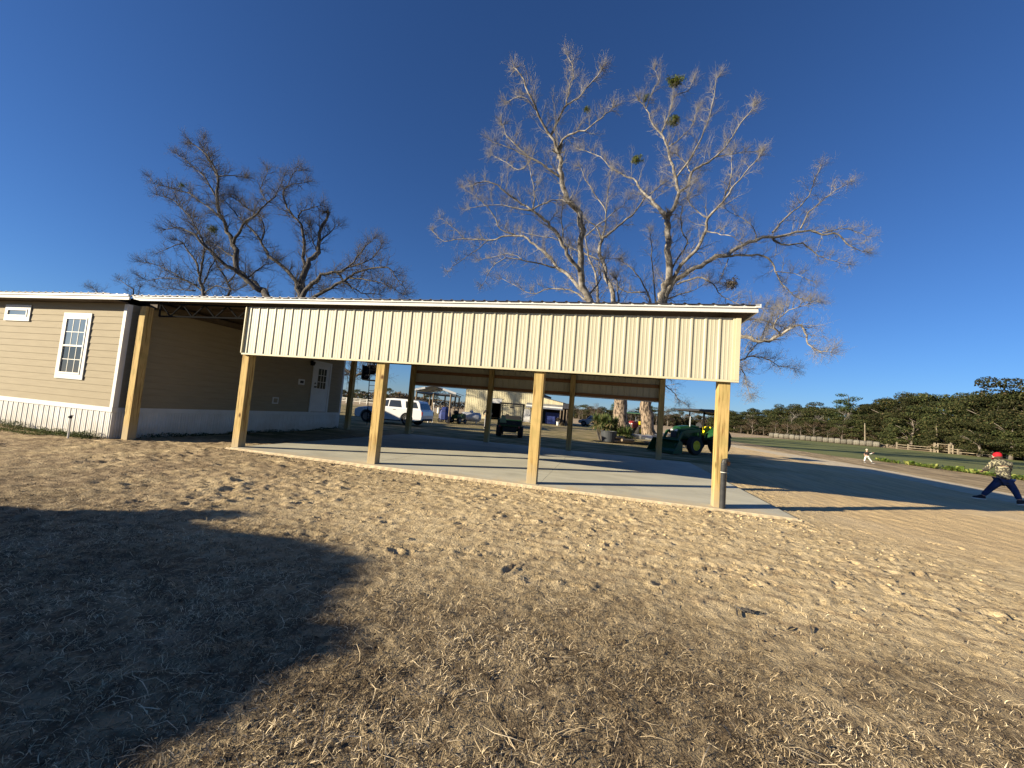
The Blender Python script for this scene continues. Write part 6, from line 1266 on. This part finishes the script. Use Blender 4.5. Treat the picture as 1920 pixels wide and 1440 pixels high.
m.add([(9.7,-.3,3.32),(5.9,-.3,4.05),(0,-.3,5.9),(0,14.3,5.9),(5.9,14.3,4.05),(9.7,14.3,3.32),(9.7,-.3,3.28),(5.9,-.3,4.01),(0,-.3,5.86),(0,14.3,5.86),(5.9,14.3,4.01),(9.7,14.3,3.28)], [(0,1,4,5),(1,2,3,4),(6,11,10,7),(7,10,9,8),(0,6,7,1),(1,7,8,2)]); bo(m, 'roof', M['tin_roof'])
m = MB(); m.prism_xz([(-5.6,4.601),(0,5.85),(5.8,4.601)], 0.0, .05); bo(m, 'gable', M['barn_cream'])
m = MB(); m.box(-1.85,0.2,-.06,-.028,2.5,3.14); bo(m, 'door_header', M['white_trim'])
m = MB(); m.box(-2.0,0.35,-.12,-.03,3.145,3.22); bo(m, 'door_track', M['steel_grey'])
m = MB(); m.box(3.70,4.75,-.07,-.03,0.05,1.95); dd = bo(m, 'side_door', M['white_metal'])
m = MB(); m.box(4.55,4.62,-.10,-.071,.95,1.1); bo(m, 'handle', M['black_steel'], par=dd)
m = MB(); m.box(4.2,9.55,-1.05,-1.0,2.40,2.62); bo(m, 'lean_to_fascia', M['white_trim']); 
m = MB(); m.add([(4.2,-1.0,2.62),(9.55,-1.0,2.62),(9.55,-.03,2.95),(4.2,-.03,2.95),(4.2,-1.0,2.59),(9.55,-1.0,2.59),(9.55,-.03,2.92),(4.2,-.03,2.92)], [(0,1,2,3),(4,7,6,5),(0,4,5,1),(3,2,6,7)]); m.box(4.2,9.55,-.96,-.3,2.2,2.38); bo(m, 'awning', M['tin_roof'])
for x in (5.75, 9.3, 9.75, 10.2):
    m = MB(); m.box(x-.07,x+.07,-.95,-.81,-.1,2.3); bo(m, 'post', M['old_wood'])
m = MB(); m.box(9.6,10.5,-1.0,8,2.45,3.2); bo(m, 'side_lean_to', M['roof_dark'])
t = thing('storage_cabinet', 'dark blue double-door cabinet under the barn lean-to', 'cabinet', (-7.6, 59.2, 0))
m = MB(); m.box(-1.0,1.0,-.3,.3,.05,1.75); m.obj('case', M['blue_tarp'], t, bevel=.01)
for s in (-1,1): m = MB(); m.box(min(s*.02,s*.97),max(s*.02,s*.97),-.33,-.301,.12,1.70); m.obj('door', M['blue_tarp'], t)
t = thing('scrub_pile', 'brown brush heap by the posts at the right end of the barn', 'brush heap', (-6.2, 56.6, 0))
g = np.random.default_rng(8); V,F,n = leaf_cloud(g, [(0,0,.45),(.4,0,.3),(-.2,0,.85)], [.45,.4,.35], [160]*3, .12, shell=.1, zmin=.01); np_obj('twigs', np_mesh('twigs',V,F,M['brush_leaf'],np.repeat(g.uniform(.4,1,n),4)), t)
t = thing('white_bucket', 'small white bucket on the grass near the barn lean-to', 'bucket', (-6.3, 55.6, 0)); m = MB(); m.lathe([(.17,0),(.22,.48),(.24,.5),(.22,.52),(.02,.52)], n=14); m.obj('shell', M['white_pvc'], t); m = MB(); m.tube([(-.22,0,.48),(-.12,0,.66),(.12,0,.66),(.22,0,.48)], .012, 5); m.obj('handle', M['steel_grey'], t)

# ladder stand against the dark tree behind the house
t = thing('ladder_stand', 'dark metal hunting ladder stand leaning up beside the rear house corner', 'ladder', (-13.55, 20.6, 0), RAD(0))
# local; foot to the right, top leaning left
def lp(u, s): return (0.35-u*.42+s*0.20, s*.02+u*.25, u*4.5)
m = MB(); m.tube([lp(0,-1),lp(1,-1)], .024, 8); m.obj('rail', M['black_steel'], t); m = MB(); m.tube([lp(0,1),lp(1,1)], .024, 8); m.obj('rail', M['black_steel'], t)
for k in range(14):
    u = .04+k*.068; m = MB(); m.tube([lp(u,-1),lp(u,1)], .017, 6); m.obj('rung', M['black_steel'], t)
m = MB(); m.box(-.55,.25,.05,.75,2.60,2.66); m.box(-.52,-.12,.4,.7,3.0,3.08); m.box(-.52,-.12,.7,.75,3.08,3.6); m.box(-.62,-.58,.05,.75,2.66,3.5); m.obj('platform', M['black_steel'], t)
g = np.random.default_rng(44); V,F,n_ = leaf_cloud(g, [(-.42,.38,2.85),(-.38,.4,3.15),(-.30,.4,3.45),(-.1,.4,3.75),(.02,.38,4.05),(-.35,.38,3.9)], [.24,.22,.22,.24,.2,.2], [230]*6, .055, shell=.1); np_obj('camouflage_skirt', np_mesh('camouflage_skirt',V,F,M['cloth_dark'],None), t)
m = MB(); m.tube([(-.6,.4,2.9),(-1.5,.9,3.0)], .02, 6); m.tube([(-.6,.4,3.1),(-1.5,.9,3.35)], .02, 6); m.tube([(.45,.2,.05),(.25,.9,2.7)], .012, 6); m.obj('brace', M['black_steel'], t)

# far white rail fence and horse trailer by the left treeline
t = thing('rail_fence', 'low white rail fence far off, seen past the rear house corner', 'fence', (-70, 98, 0), RAD(8))
for k in range(10): m = MB(); m.box(k*2-9-.08,k*2-9+.08,-.08,.08,-.05,1.5); m.obj('post', M['white_pvc'], t)
for z in (.6,1.0,1.38): m = MB(); m.box(-9,9,-.12,-.081,z-.07,z+.07); m.obj('rail', M['white_pvc'], t)

# round bales along the field
b0 = (47.5, 131.5); b1 = (67.0, 117.5); n = 19
base = None
for i in range(n):
    u = (i+.5)/n; x = b0[0]+(b1[0]-b0[0])*u; y = b0[1]+(b1[1]-b0[1])*u; a = math.atan2(b1[1]-b0[1], b1[0]-b0[0])
    if base is None:
        m = MB(); prof = [(.02,-.62),(.60,-.61),(.68,-.54),(.69,0),(.68,.54),(.60,.61),(.02,.62)]; m.lathe(prof, (0,0,.66), 'x', 18)
        base = m.obj('hay_bale', M['hay'], smooth=True); o = base
    else:
        o = base.copy(); COL.objects.link(o)
    o.location = (x, y, 0); o.rotation_euler = (0, 0, a); o.scale = (.98, 1, 1+.05*math.sin(i*2.3))
    tag(o, 'weathered grey round hay bale in the long row beyond the field', 'hay bale', 'hay bales in the long row beyond the field')
t = thing('rubble_heap', 'heap of pale broken timber at the right end of the hay bale row', 'rubble heap', (68.8, 118.5, 0))
rg = random.Random(9); m = MB()
for k in range(26):
    p = Vector((rg.uniform(-1.3,1.3), rg.uniform(-.5,.5), rg.uniform(.05,.9))); d = rdir(rg); d.z *= .4; m.bar(p-d*.5, p+d*.5, rg.uniform(.08,.25))
m.obj('timber', M['fence_wood'], t)
# wooden pasture fence
fp = [(70.2,117.0,1.6),(71.92,116.0,1.35),(74.6,113.2,1.3),(77.2,109.6,1.3),(78.7,106.0,1.4),(79.2,104.0,1.4),(79.6,101.5,1.45),(79.2,97.5,1.4),(78.5,93,1.4)]
t = thing('wooden_fence', 'weathered post and rail fence in front of the evergreen wood', 'fence', (fp[0][0], fp[0][1], 0))
for x, y, h in fp:
    m = MB(); m.box(-.13,.13,-.13,.13,-.1,h); o = m.obj('post', M['fence_wood'] if x < 78 else M['concrete_white'], t); o.location = (x-fp[0][0], y-fp[0][1], 0)
for (x0,y0,h0),(x1,y1,h1) in zip(fp, fp[1:]):
    for z in (.5, 1.05):
        m = MB(); m.bar((x0-fp[0][0],y0-fp[0][1]-.16,z),(x1-fp[0][0],y1-fp[0][1]-.16,z),.06,.13); m.obj('rail', M['fence_wood'], t)
t = thing('cattle_chute', 'rough timber livestock chute with tall posts at the fence gateway', 'chute', (75.4, 111.0, 0), RAD(-40))
for x, y in ((-1.4,0),(-.8,0),(.9,0),(1.5,0),(-1.4,1.6),(.9,1.6)):
    m = MB(); m.box(x-.11,x+.11,y-.11,y+.11,-.1,2.15); m.obj('post', M['fence_wood'], t)
m = MB()
for z in (.4,.8,1.2): m.box(-1.4,-.8,-.15,-.112,z-.08,z+.08); m.box(.9,1.5,-.15,-.112,z-.08,z+.08); m.box(-1.3,.8,1.45,1.488,z-.08,z+.08)
m.box(-.8,.9,-.15,-.112,1.95,2.05); m.obj('planks', M['fence_wood'], t)
for (nm, lb, x, y, h) in (('wooden_pole', 'tall pale bare pole rising from the brush behind the fence gateway', 76.5,114.3,6.6), ('wooden_pole', 'thin grey pole standing behind the right end of the hay bale row', 67.8,124.8,5.9)):
    t = thing(nm, lb, 'pole', (x,y,0)); m = MB(); m.tube([(0,0,-.2),(-.05,0,h*.5),(-.14,0,h)], [.16,.14,.12], 8); m.obj('shaft', M['fence_wood'], t); m = MB(); m.lathe([(.135,h-.02),(.135,h+.03),(.02,h+.05)], (-.14,0,0), n=8); m.obj('cap', M['steel_grey'], t)
t = thing('brush_heap', 'reddish brown brush heap beside the fence gateway', 'brush heap', (77.6, 112.5, 0))
g = np.random.default_rng(18); cs = [(g.uniform(-2.6,2.2), g.uniform(-2,2), g.uniform(.3,1.5)) for _ in range(9)]; V,F,n_ = leaf_cloud(g, cs, [.9]*9, [240]*9, .2, shell=.1, zmin=.01); np_obj('twigs', np_mesh('twigs',V,F,M['brush_leaf'],np.repeat(g.uniform(.1,.9,n_),4)), t)

# bright leafy plants along the field edge
g = np.random.default_rng(31)
def hosta(seed, x, y, s):
    g = np.random.default_rng(seed); V=[];F=[];rn=[]
    for k in range(46):
        a = g.uniform(0,2*PI); e = g.uniform(.25,1.2); L = g.uniform(.2,.36)*s; w_ = L*.26
        d = np.array([math.cos(a)*math.cos(e), math.sin(a)*math.cos(e), math.sin(e)]); sd_ = np.array([-math.sin(a), math.cos(a), 0])*w_
        p = np.array([g.normal(0,.08), g.normal(0,.08), 0.0]); q = p+d*L*.55; q2 = p+d*L*.85; r = p+d*L; r[2] -= .05
        o = len(V); V += [p-sd_*.15,p+sd_*.15,q+sd_,q-sd_,q2+sd_*.7,q2-sd_*.7,r+sd_*.05,r-sd_*.05]; F += [(o,o+1,o+2,o+3),(o+3,o+2,o+4,o+5),(o+5,o+4,o+6,o+7)]; rn += [g.uniform(0,1)]*8
    o = np_obj('leafy_plant', np_mesh('leafy_plant', np.array(V), np.array(F), M['hosta_leaf'], np.array(rn))); o.location = (x,y,0)
    return o
hp = [(21.0+.35*i*.18+.06*i, 36.4-.40*i) for i in range(24)]
for i, (x, y) in enumerate(hp):
    if i == 3: continue
    o = hosta(100+i, 20.6+i*.108+g.uniform(-.2,.2), y, g.uniform(.85,1.25))
    tag(o, 'bright yellow-green leafy plant in the row along the field edge', 'leafy plant', 'yellow-green plants in a row along the field')
for i in range(4):
    o = hosta(140+i, 23.1+i*.3, 26.6-.5*i, 1.15); tag(o, 'bright yellow-green leafy plant in the row along the field edge', 'leafy plant', 'yellow-green plants in a row along the field')

# weeds at the foot of the skirting and along the side wall
def weeds(name, P, n, size, h, seed, label, rn=(0,.8)):
    g = np.random.default_rng(seed); P = np.array(P); u = g.uniform(0,1,n); i = g.integers(0,len(P)-1,n)
    c = P[i]*(1-u[:,None])+P[i+1]*u[:,None]; wid = .22
    x = c[:,0]+g.normal(0,.05,n); y = c[:,1]+g.normal(0,wid*.5,n); cl = fbm(x*2.2, y*2.2, seed, 3)
    z = ground_h(x,y)+g.uniform(0,1,n)*h*np.clip(cl*2-.55,.08,1); nr = g.normal(0,.6,(n,3))+np.array([0,-.3,.8]); nr /= np.linalg.norm(nr,axis=1)[:,None]
    t1 = np.cross(nr,g.normal(0,1,(n,3))); t1 /= np.linalg.norm(t1,axis=1)[:,None]; t2 = np.cross(nr,t1); s_ = size*g.uniform(.4,1.2,n)[:,None]
    C = np.stack([x,y,z],1); V = np.stack([C-t1*s_,C+t2*s_*.4,C+t1*s_,C-t2*s_*.4],1).reshape(-1,3)
    o = np_obj(name, np_mesh(name, V, np.arange(n*4).reshape(n,4), M['weed_leaf'], np.repeat(g.uniform(*rn,n),4)))
    tag(o, label, 'weeds', kind='stuff')
weeds('weeds', [(-21,7.60),(-16,7.58),(-13.9,7.53),(-12.8,7.55)], 9000, .022, .20, 3, 'low green weeds along the foot of the white skirting')
weeds('soil_weeds', [(-12.55,8.6),(-12.5,12),(-12.6,16.8)], 2500, .03, .16, 4, 'dark weeds and clods along the shaded side wall of the house', (0,.3))
weeds('grass_fringe', [(-22,7.2),(-17,7.2),(-14,7.2)], 7000, .02, .07, 6, 'sparse olive grass in front of the skirting', (.3,1))
# twigs and debris on the sand
def debris(x, y, seed, label, n=7, L=.16, col='bark_dark'):
    rg = random.Random(seed); z = float(ground_h(np.array([x]), np.array([y]))[0]); m = MB()
    for k in range(n):
        a = rg.uniform(0,PI); p = Vector((rg.uniform(-L,L)*.6, rg.uniform(-L,L)*.3, .012)); d = Vector((math.cos(a), math.sin(a), rg.uniform(-.05,.18)))*rg.uniform(.3,.6)*L
        m.tube([p-d, p+Vector((0,0,.008)), p+d], [.006,.008,.003], 5)
    o = m.obj('twig_debris', M[col]); o.location = (x,y,z); tag(o, label, 'twig debris')
debris(1.28, 3.86, 1, 'dark broken twigs lying on the sand at centre right', 6, .16)
debris(3.9, 4.6, 2, 'small scatter of pale and dark chips on the sand at right', 9, .11, 'fence_wood')
debris(1.62, 3.72, 4, 'thin twig lying right of the dark broken twigs', 2, .16)
# clods of dirt
rg = random.Random(14); m = MB()
def clod(seed):
    rg = random.Random(seed); m = MB(); n = 9
    rings = []
    prof = [(.35,-.3),(.95,-.1),(1.0,.2),(.7,.55),(.25,.72)]
    for r, h in prof:
        for k in range(n): a = 2*PI*k/n; q = r*(1+rg.uniform(-.22,.22)); m.v.append((q*math.cos(a), q*math.sin(a)*.8, h+rg.uniform(-.08,.08)))
    for i in range(4):
        for k in range(n): m.f.append((i*n+k, i*n+(k+1)%n, (i+1)*n+(k+1)%n, (i+1)*n+k))
    m.f.append(tuple(4*n+k for k in range(n))); return m.mesh('dirt_clod', M['ground'], True)
cl = [clod(i) for i in range(5)]
V=[];
def clods_stuff():
    g = np.random.default_rng(6); allv=[]; allf=[]; o=0
    tm = []
    for c in cl: 
        v = np.empty(len(c.vertices)*3); c.vertices.foreach_get('co', v); tm.append(v.reshape(-1,3))
    fs = [[tuple(p.vertices) for p in c.polygons] for c in cl]
    for k in range(900):
        x = g.uniform(-9.5,4.5); near = g.uniform() < .45
        y = g.normal(7.85,.14) if near else g.uniform(4.2,8.1)
        if x > 3.4 and y > 7: continue
        if y > 8.0: y = 7.9
        s_ = g.uniform(.006,.022)*(1.25 if near else 1); i = g.integers(0,5); a = g.uniform(0,2*PI); z = float(ground_h(np.array([x]),np.array([y]))[0])
        v = tm[i]; r = np.stack([v[:,0]*math.cos(a)-v[:,1]*math.sin(a), v[:,0]*math.sin(a)+v[:,1]*math.cos(a), v[:,2]],1)*s_+np.array([x,y,z]); allv.append(r)
        allf += [tuple(j+o for j in f) for f in fs[i]]; o += len(v)
    me = bpy.data.meshes.new('dirt_clods'); me.from_pydata(np.concatenate(allv).tolist(), [], allf); me.materials.append(M['ground']); me.update()
    ob = bpy.data.objects.new('dirt_clods', me); COL.objects.link(ob); tag(ob, 'small crumbled clods of sand scattered before the carport', 'dirt clods', kind='stuff')
clods_stuff()

# ------------------------------------------------------------------ people (skin-modifier bodies, one continuous figure each)
def skin(name, J, E, mt, parent, sub=2, root=0):
    me = bpy.data.meshes.new(name); me.from_pydata([j[:3] for j in J], E, []); me.materials.append(mt)
    o = bpy.data.objects.new(name, me); COL.objects.link(o); o.parent = parent
    md = o.modifiers.new('skin','SKIN'); md.use_smooth_shade = True
    if not me.skin_vertices: return o
    for i, j in enumerate(J):
        s = me.skin_vertices[0].data[i]; s.radius = (j[3], j[4] if len(j) > 4 else j[3]); s.use_root = (i == root)
    sm = o.modifiers.new('sub','SUBSURF'); sm.levels = sub; sm.render_levels = sub
    return o
def hand_edges(J, E, w, wrist_i, d, side, s=1.0):
    """palm and five fingers from wrist index; d = pointing direction, side = thumb side vector"""
    p = Vector(J[wrist_i][:3]); d = Vector(d).normalized(); sd_ = Vector(side).normalized()
    a = p+d*.05*s; J.append((*a, .024*s, .016*s)); ia = len(J)-1; E.append((wrist_i, ia))
    for k, (off, L) in enumerate(((-.030,.060),(-.010,.074),(.010,.078),(.030,.070))):
        b = a+d*.042*s+sd_*off*s; J.append((*b, .0095*s)); ib = len(J)-1; E.append((ia, ib))
        c = b+d*L*.5*s+Vector((0,0,-.012*s)); J.append((*c, .0085*s)); E.append((ib, ib+1)); e = c+d*L*.4*s+Vector((0,0,-.02*s)); J.append((*e, .007*s)); E.append((ib+1, ib+2))
    b = p+d*.02*s+sd_*.034*s; J.append((*b, .011*s)); ib = len(J)-1; E.append((wrist_i, ib)); c = b+d*.03*s+sd_*.018*s; J.append((*c, .0095*s)); E.append((ib, ib+1))
# person with the red cap: seen from behind, wide stride, head bowed between the shoulders, arms in front
pr = thing('person', 'person in red cap, camouflage jacket and jeans striding wide at the right edge', 'person', (11.66, 14.98, 0), RAD(0))
J = [(0,.0,.70,.13,.115),(0,.02,.88,.125,.105),(0,.05,1.06,.15,.11),(0,.08,1.17,.11,.09),(0.0,.12,1.22,.052),(0.0,.17,1.27,.075),(0.0,.21,1.32,.085),(0.0,.23,1.38,.06),
     (-.09,.01,.63,.095),(-.22,.12,.36,.062),(-.36,.21,.09,.045),(.09,-.01,.63,.095),(.15,-.14,.37,.062),(.14,-.30,.10,.045),
     (-.18,.09,1.13,.06),(-.255,.20,.93,.043),(-.19,.40,.86,.030),(.18,.08,1.13,.06),(.26,.18,.93,.043),(.20,.38,.85,.030)]
E_ = [(0,1),(1,2),(2,3),(3,4),(4,5),(5,6),(6,7),(0,8),(8,9),(9,10),(0,11),(11,12),(12,13),(3,14),(14,15),(15,16),(3,17),(17,18),(18,19)]
hand_edges(J, E_, 0, 16, (.3,.9,-.25), (1,-.2,0)); hand_edges(J, E_, 0, 19, (-.3,.9,-.25), (-1,-.2,0))
body = skin('body', J, E_, M['skin'], pr)
jk = [(0,.0,.65,.16,.135),(0,.0,.74,.168,.142),(0,.02,.88,.165,.135),(0,.05,1.05,.185,.145),(0,.08,1.16,.14,.115),(0,.13,1.235,.098),(-.18,.09,1.13,.09),(-.26,.20,.93,.070),(-.20,.37,.87,.052),(.18,.08,1.13,.09),(.265,.18,.93,.070),(.21,.35,.86,.052)]
skin('jacket', jk, [(0,1),(1,2),(2,3),(3,4),(4,5),(4,6),(6,7),(7,8),(4,9),(9,10),(10,11)], M['camo'], pr)
tr = [(0,.0,.66,.15,.13),(-.095,.01,.61,.118),(-.225,.12,.36,.085),(-.355,.21,.11,.068),(.095,-.01,.61,.118),(.155,-.14,.37,.085),(.145,-.29,.12,.068)]
skin('trousers', tr, [(0,1),(1,2),(2,3),(0,4),(4,5),(5,6)], M['denim'], pr)
def shoe(t, x, y, z, ang, pitch, s=1.0):
    m = MB(); loft_y(m, [[(xx*s,-w_*s,.0),(xx*s,-w_*s,h*s*.5),(xx*s,-w_*.6*s,h*s),(xx*s,w_*.6*s,h*s),(xx*s,w_*s,h*s*.5),(xx*s,w_*s,.0)] for xx,w_,h in ((-.09,.03,.07),(-.06,.042,.11),(.03,.043,.10),(.10,.052,.065),(.16,.048,.05),(.20,.028,.03))])
    o = m.obj('shoe', M['shoe_dark'], t, bevel=.01, smooth=False); o.location = (x,y,z); o.rotation_euler = (0, pitch, ang)
    m = MB(); loft_y(m, [[(xx*s,-w_*s,-.025*s),(xx*s,-w_*s,-.001),(xx*s,w_*s,-.001),(xx*s,w_*s,-.025*s)] for xx,w_ in ((-.095,.03),(-.06,.045),(.03,.045),(.10,.055),(.16,.05),(.205,.03))]); m.obj('sole', M['shoe_sole'], o)
    return o
shoe(pr, -.38,.21,.03, RAD(175), 0); shoe(pr, .17,-.31,.04, RAD(-18), RAD(-14))
m = MB(); m.lathe([(.02,-.115),(.07,-.09),(.095,-.03),(.100,.03),(.078,.085),(.03,.108)], (0,0,0), 'z', 16); h = m.obj('cap', M['red_cloth'], pr, smooth=True); h.location = (.0,.19,1.36); h.rotation_euler = (RAD(-30),0,RAD(-6)); h.scale = (.98,1.08,.85)
m = MB(); m.prism_xy([(-.075,.07),(-.08,.12),(-.05,.17),(0,.185),(.05,.17),(.08,.12),(.075,.07)], -.05, -.038); br = m.obj('brim', M['red_cloth'], h, bevel=.004)
m = MB(); m.lathe([(.02,-.05),(.075,-.035),(.082,.01),(.03,.03)], n=14); hr_ = m.obj('hair', M['hair'], pr, smooth=True); hr_.scale = (1.2,1.15,1.5); hr_.location = (.0,.165,1.29); hr_.rotation_euler = (RAD(-30),0,0)
for s in (-1,1):
    m = MB(); m.lathe([(.004,-.03),(.016,-.015),(.018,.01),(.005,.03)], n=8); e = m.obj('ear', M['skin'], pr, smooth=True); e.location = (s*.085,.20,1.30)
m = MB(); m.tube([(-.13,-.10,.575),(0,-.135,.57),(.13,-.10,.575)], .016, 6); m.obj('belt', M['cloth_dark'], pr)

# child by the drive: dark top, white trousers, arm held out
ch = thing('person', 'small child in white trousers and dark top, one arm out, beside the gravel drive', 'person', (17.15, 31.35, 0), RAD(0))
J = [(0,0,.44,.075,.06),(0,.0,.56,.07,.055),(0,.01,.68,.08,.058),(0,.01,.735,.035),(.0,0,.785,.052),(.0,-.005,.84,.055),(0,0,.88,.035),(-.05,0,.42,.052),(-.09,.02,.23,.036),(-.12,.03,.05,.027),(.05,0,.42,.052),(.17,-.02,.24,.036),(.30,-.03,.06,.027),(-.10,0,.675,.03),(-.14,.02,.56,.023),(-.12,-.02,.45,.017),(.10,0,.675,.03),(.17,-.02,.60,.023),(.30,-.04,.68,.018)]
E_ = [(0,1),(1,2),(2,3),(3,4),(4,5),(5,6),(0,7),(7,8),(8,9),(0,10),(10,11),(11,12),(2,13),(13,14),(14,15),(2,16),(16,17),(17,18)]
hand_edges(J, E_, 0, 15, (0,-.1,-1), (1,0,0), .55); hand_edges(J, E_, 0, 18, (.8,-.1,.4), (0,0,1), .55)
skin('body', J, E_, M['skin'], ch)
skin('shirt', [(0,0,.47,.085,.07),(0,0,.57,.085,.068),(0,.01,.68,.092,.07),(0,.01,.72,.05),(-.10,0,.675,.042),(-.14,.02,.58,.034),(.10,0,.675,.042),(.155,-.015,.62,.034)], [(0,1),(1,2),(2,3),(2,4),(4,5),(2,6),(6,7)], M['cloth_dark'], ch)
skin('sleeve', [(.15,-.015,.62,.036),(.18,-.02,.60,.036),(.29,-.038,.67,.030)], [(0,1),(1,2)], M['cloth_white'], ch)
skin('trousers', [(0,0,.46,.082,.07),(-.055,0,.41,.066),(-.092,.02,.23,.05),(-.118,.03,.07,.042),(.055,0,.41,.066),(.17,-.02,.24,.05),(.29,-.03,.08,.042)], [(0,1),(1,2),(2,3),(0,4),(4,5),(5,6)], M['cloth_white'], ch)
m = MB(); m.lathe([(.02,-.06),(.056,-.04),(.066,.0),(.055,.045),(.02,.065)], n=12); h = m.obj('hair', mat('hair_fair', (.55,.48,.36), .8), ch, smooth=True); h.location = (0,.012,.855)
for x, y, a in ((-.12,.0,-90),(.31,-.05,-20)): shoe(ch, x, y, .02, RAD(a), 0, .6)
for s in (-1,1):
    m = MB(); m.lathe([(.002,-.008),(.007,0),(.002,.008)], n=6); e = m.obj('eye', M['cloth_dark'], ch); e.location = (s*.02,-.058,.83)
m = MB(); m.lathe([(.002,-.012),(.009,0),(.003,.014)], n=6); e = m.obj('nose', M['skin'], ch); e.location = (0,-.063,.815)

# person standing behind a rear post, elbows out
p2 = thing('person', 'person in dark top and pale trousers, mostly hidden behind a rear carport post', 'person', (-8.72, 29.2, 0), RAD(0))
J = [(0,0,.92,.12,.095),(0,0,1.10,.11,.09),(0,0,1.30,.14,.095),(0,0,1.42,.07),(0,0,1.50,.055),(0,-.01,1.58,.082),(0,-.01,1.67,.085),(-.10,0,.86,.085),(-.13,-.02,.48,.055),(-.14,0,.08,.042),(.10,0,.86,.085),(.12,-.02,.48,.055),(.13,0,.08,.042),(-.19,0,1.36,.055),(-.36,.02,1.12,.042),(-.2,-.12,1.0,.030),(.19,0,1.36,.055),(.36,.02,1.12,.042),(.2,-.12,1.0,.030)]
E_ = [(0,1),(1,2),(2,3),(3,4),(4,5),(5,6),(0,7),(7,8),(8,9),(0,10),(10,11),(11,12),(2,13),(13,14),(14,15),(2,16),(16,17),(17,18)]
hand_edges(J, E_, 0, 15, (.8,-.3,-.2), (0,0,1)); hand_edges(J, E_, 0, 18, (-.8,-.3,-.2), (0,0,1))
skin('body', J, E_, M['skin'], p2)
skin('shirt', [(0,0,.93,.145,.115),(0,0,1.10,.14,.11),(0,0,1.30,.165,.12),(0,0,1.43,.085),(-.19,0,1.36,.08),(-.36,.02,1.13,.065),(-.24,-.10,1.03,.05),(.19,0,1.36,.08),(.36,.02,1.13,.065),(.24,-.10,1.03,.05)], [(0,1),(1,2),(2,3),(2,4),(4,5),(5,6),(2,7),(7,8),(8,9)], M['cloth_dark'], p2)
skin('trousers', [(0,0,.93,.14,.11),(-.10,0,.84,.11),(-.135,-.02,.48,.08),(-.14,0,.10,.068),(.10,0,.84,.11),(.125,-.02,.48,.08),(.13,0,.10,.068)], [(0,1),(1,2),(2,3),(0,4),(4,5),(5,6)], M['cloth_grey'], p2)
m = MB(); m.lathe([(.02,-.09),(.085,-.05),(.10,.02),(.08,.08),(.03,.11)], n=14); h = m.obj('hair', M['hair'], p2, smooth=True); h.location = (0,.025,1.66)
for x in (-.14,.13): shoe(p2, x, -.03, .03, RAD(-90), 0)
for s in (-1,1):
    m = MB(); m.lathe([(.003,-.01),(.011,0),(.003,.01)], n=6); e = m.obj('eye', M['cloth_dark'], p2); e.location = (s*.032,-.088,1.64)
m = MB(); m.lathe([(.003,-.02),(.014,0),(.005,.022)], n=6); e = m.obj('nose', M['skin'], p2); e.location = (0,-.098,1.61)
m = MB(); m.box(-.025,.025,-.093,-.088,1.555,1.563); m.obj('mouth', M['red_cloth'], p2)

# unseen shed added behind the house so its roof edge shades the white car
t = thing('shade_caster_shed', 'unseen tin-sided shed added behind the tan house to shade the white car', 'shed', (-28.4, 19.5, 0))
m = rib_wall(-4.5, 4.5, -.1, 4.0, -3.0, .3, .02); m.obj('wall', M['cream_metal'], t)
m = MB(); m.box(-4.5,4.5,2.95,3.0,-.1,4.0); m.box(-4.52,-4.48,-2.95,2.95,-.1,4.0); m.box(4.48,4.52,-2.95,2.95,-.1,4.0); m.obj('wall', M['barn_cream'], t)
m = MB(); m.box(-4.7,4.62,-3.3,3.3,4.05,4.15); m.obj('roof', M['tin_roof'], t)
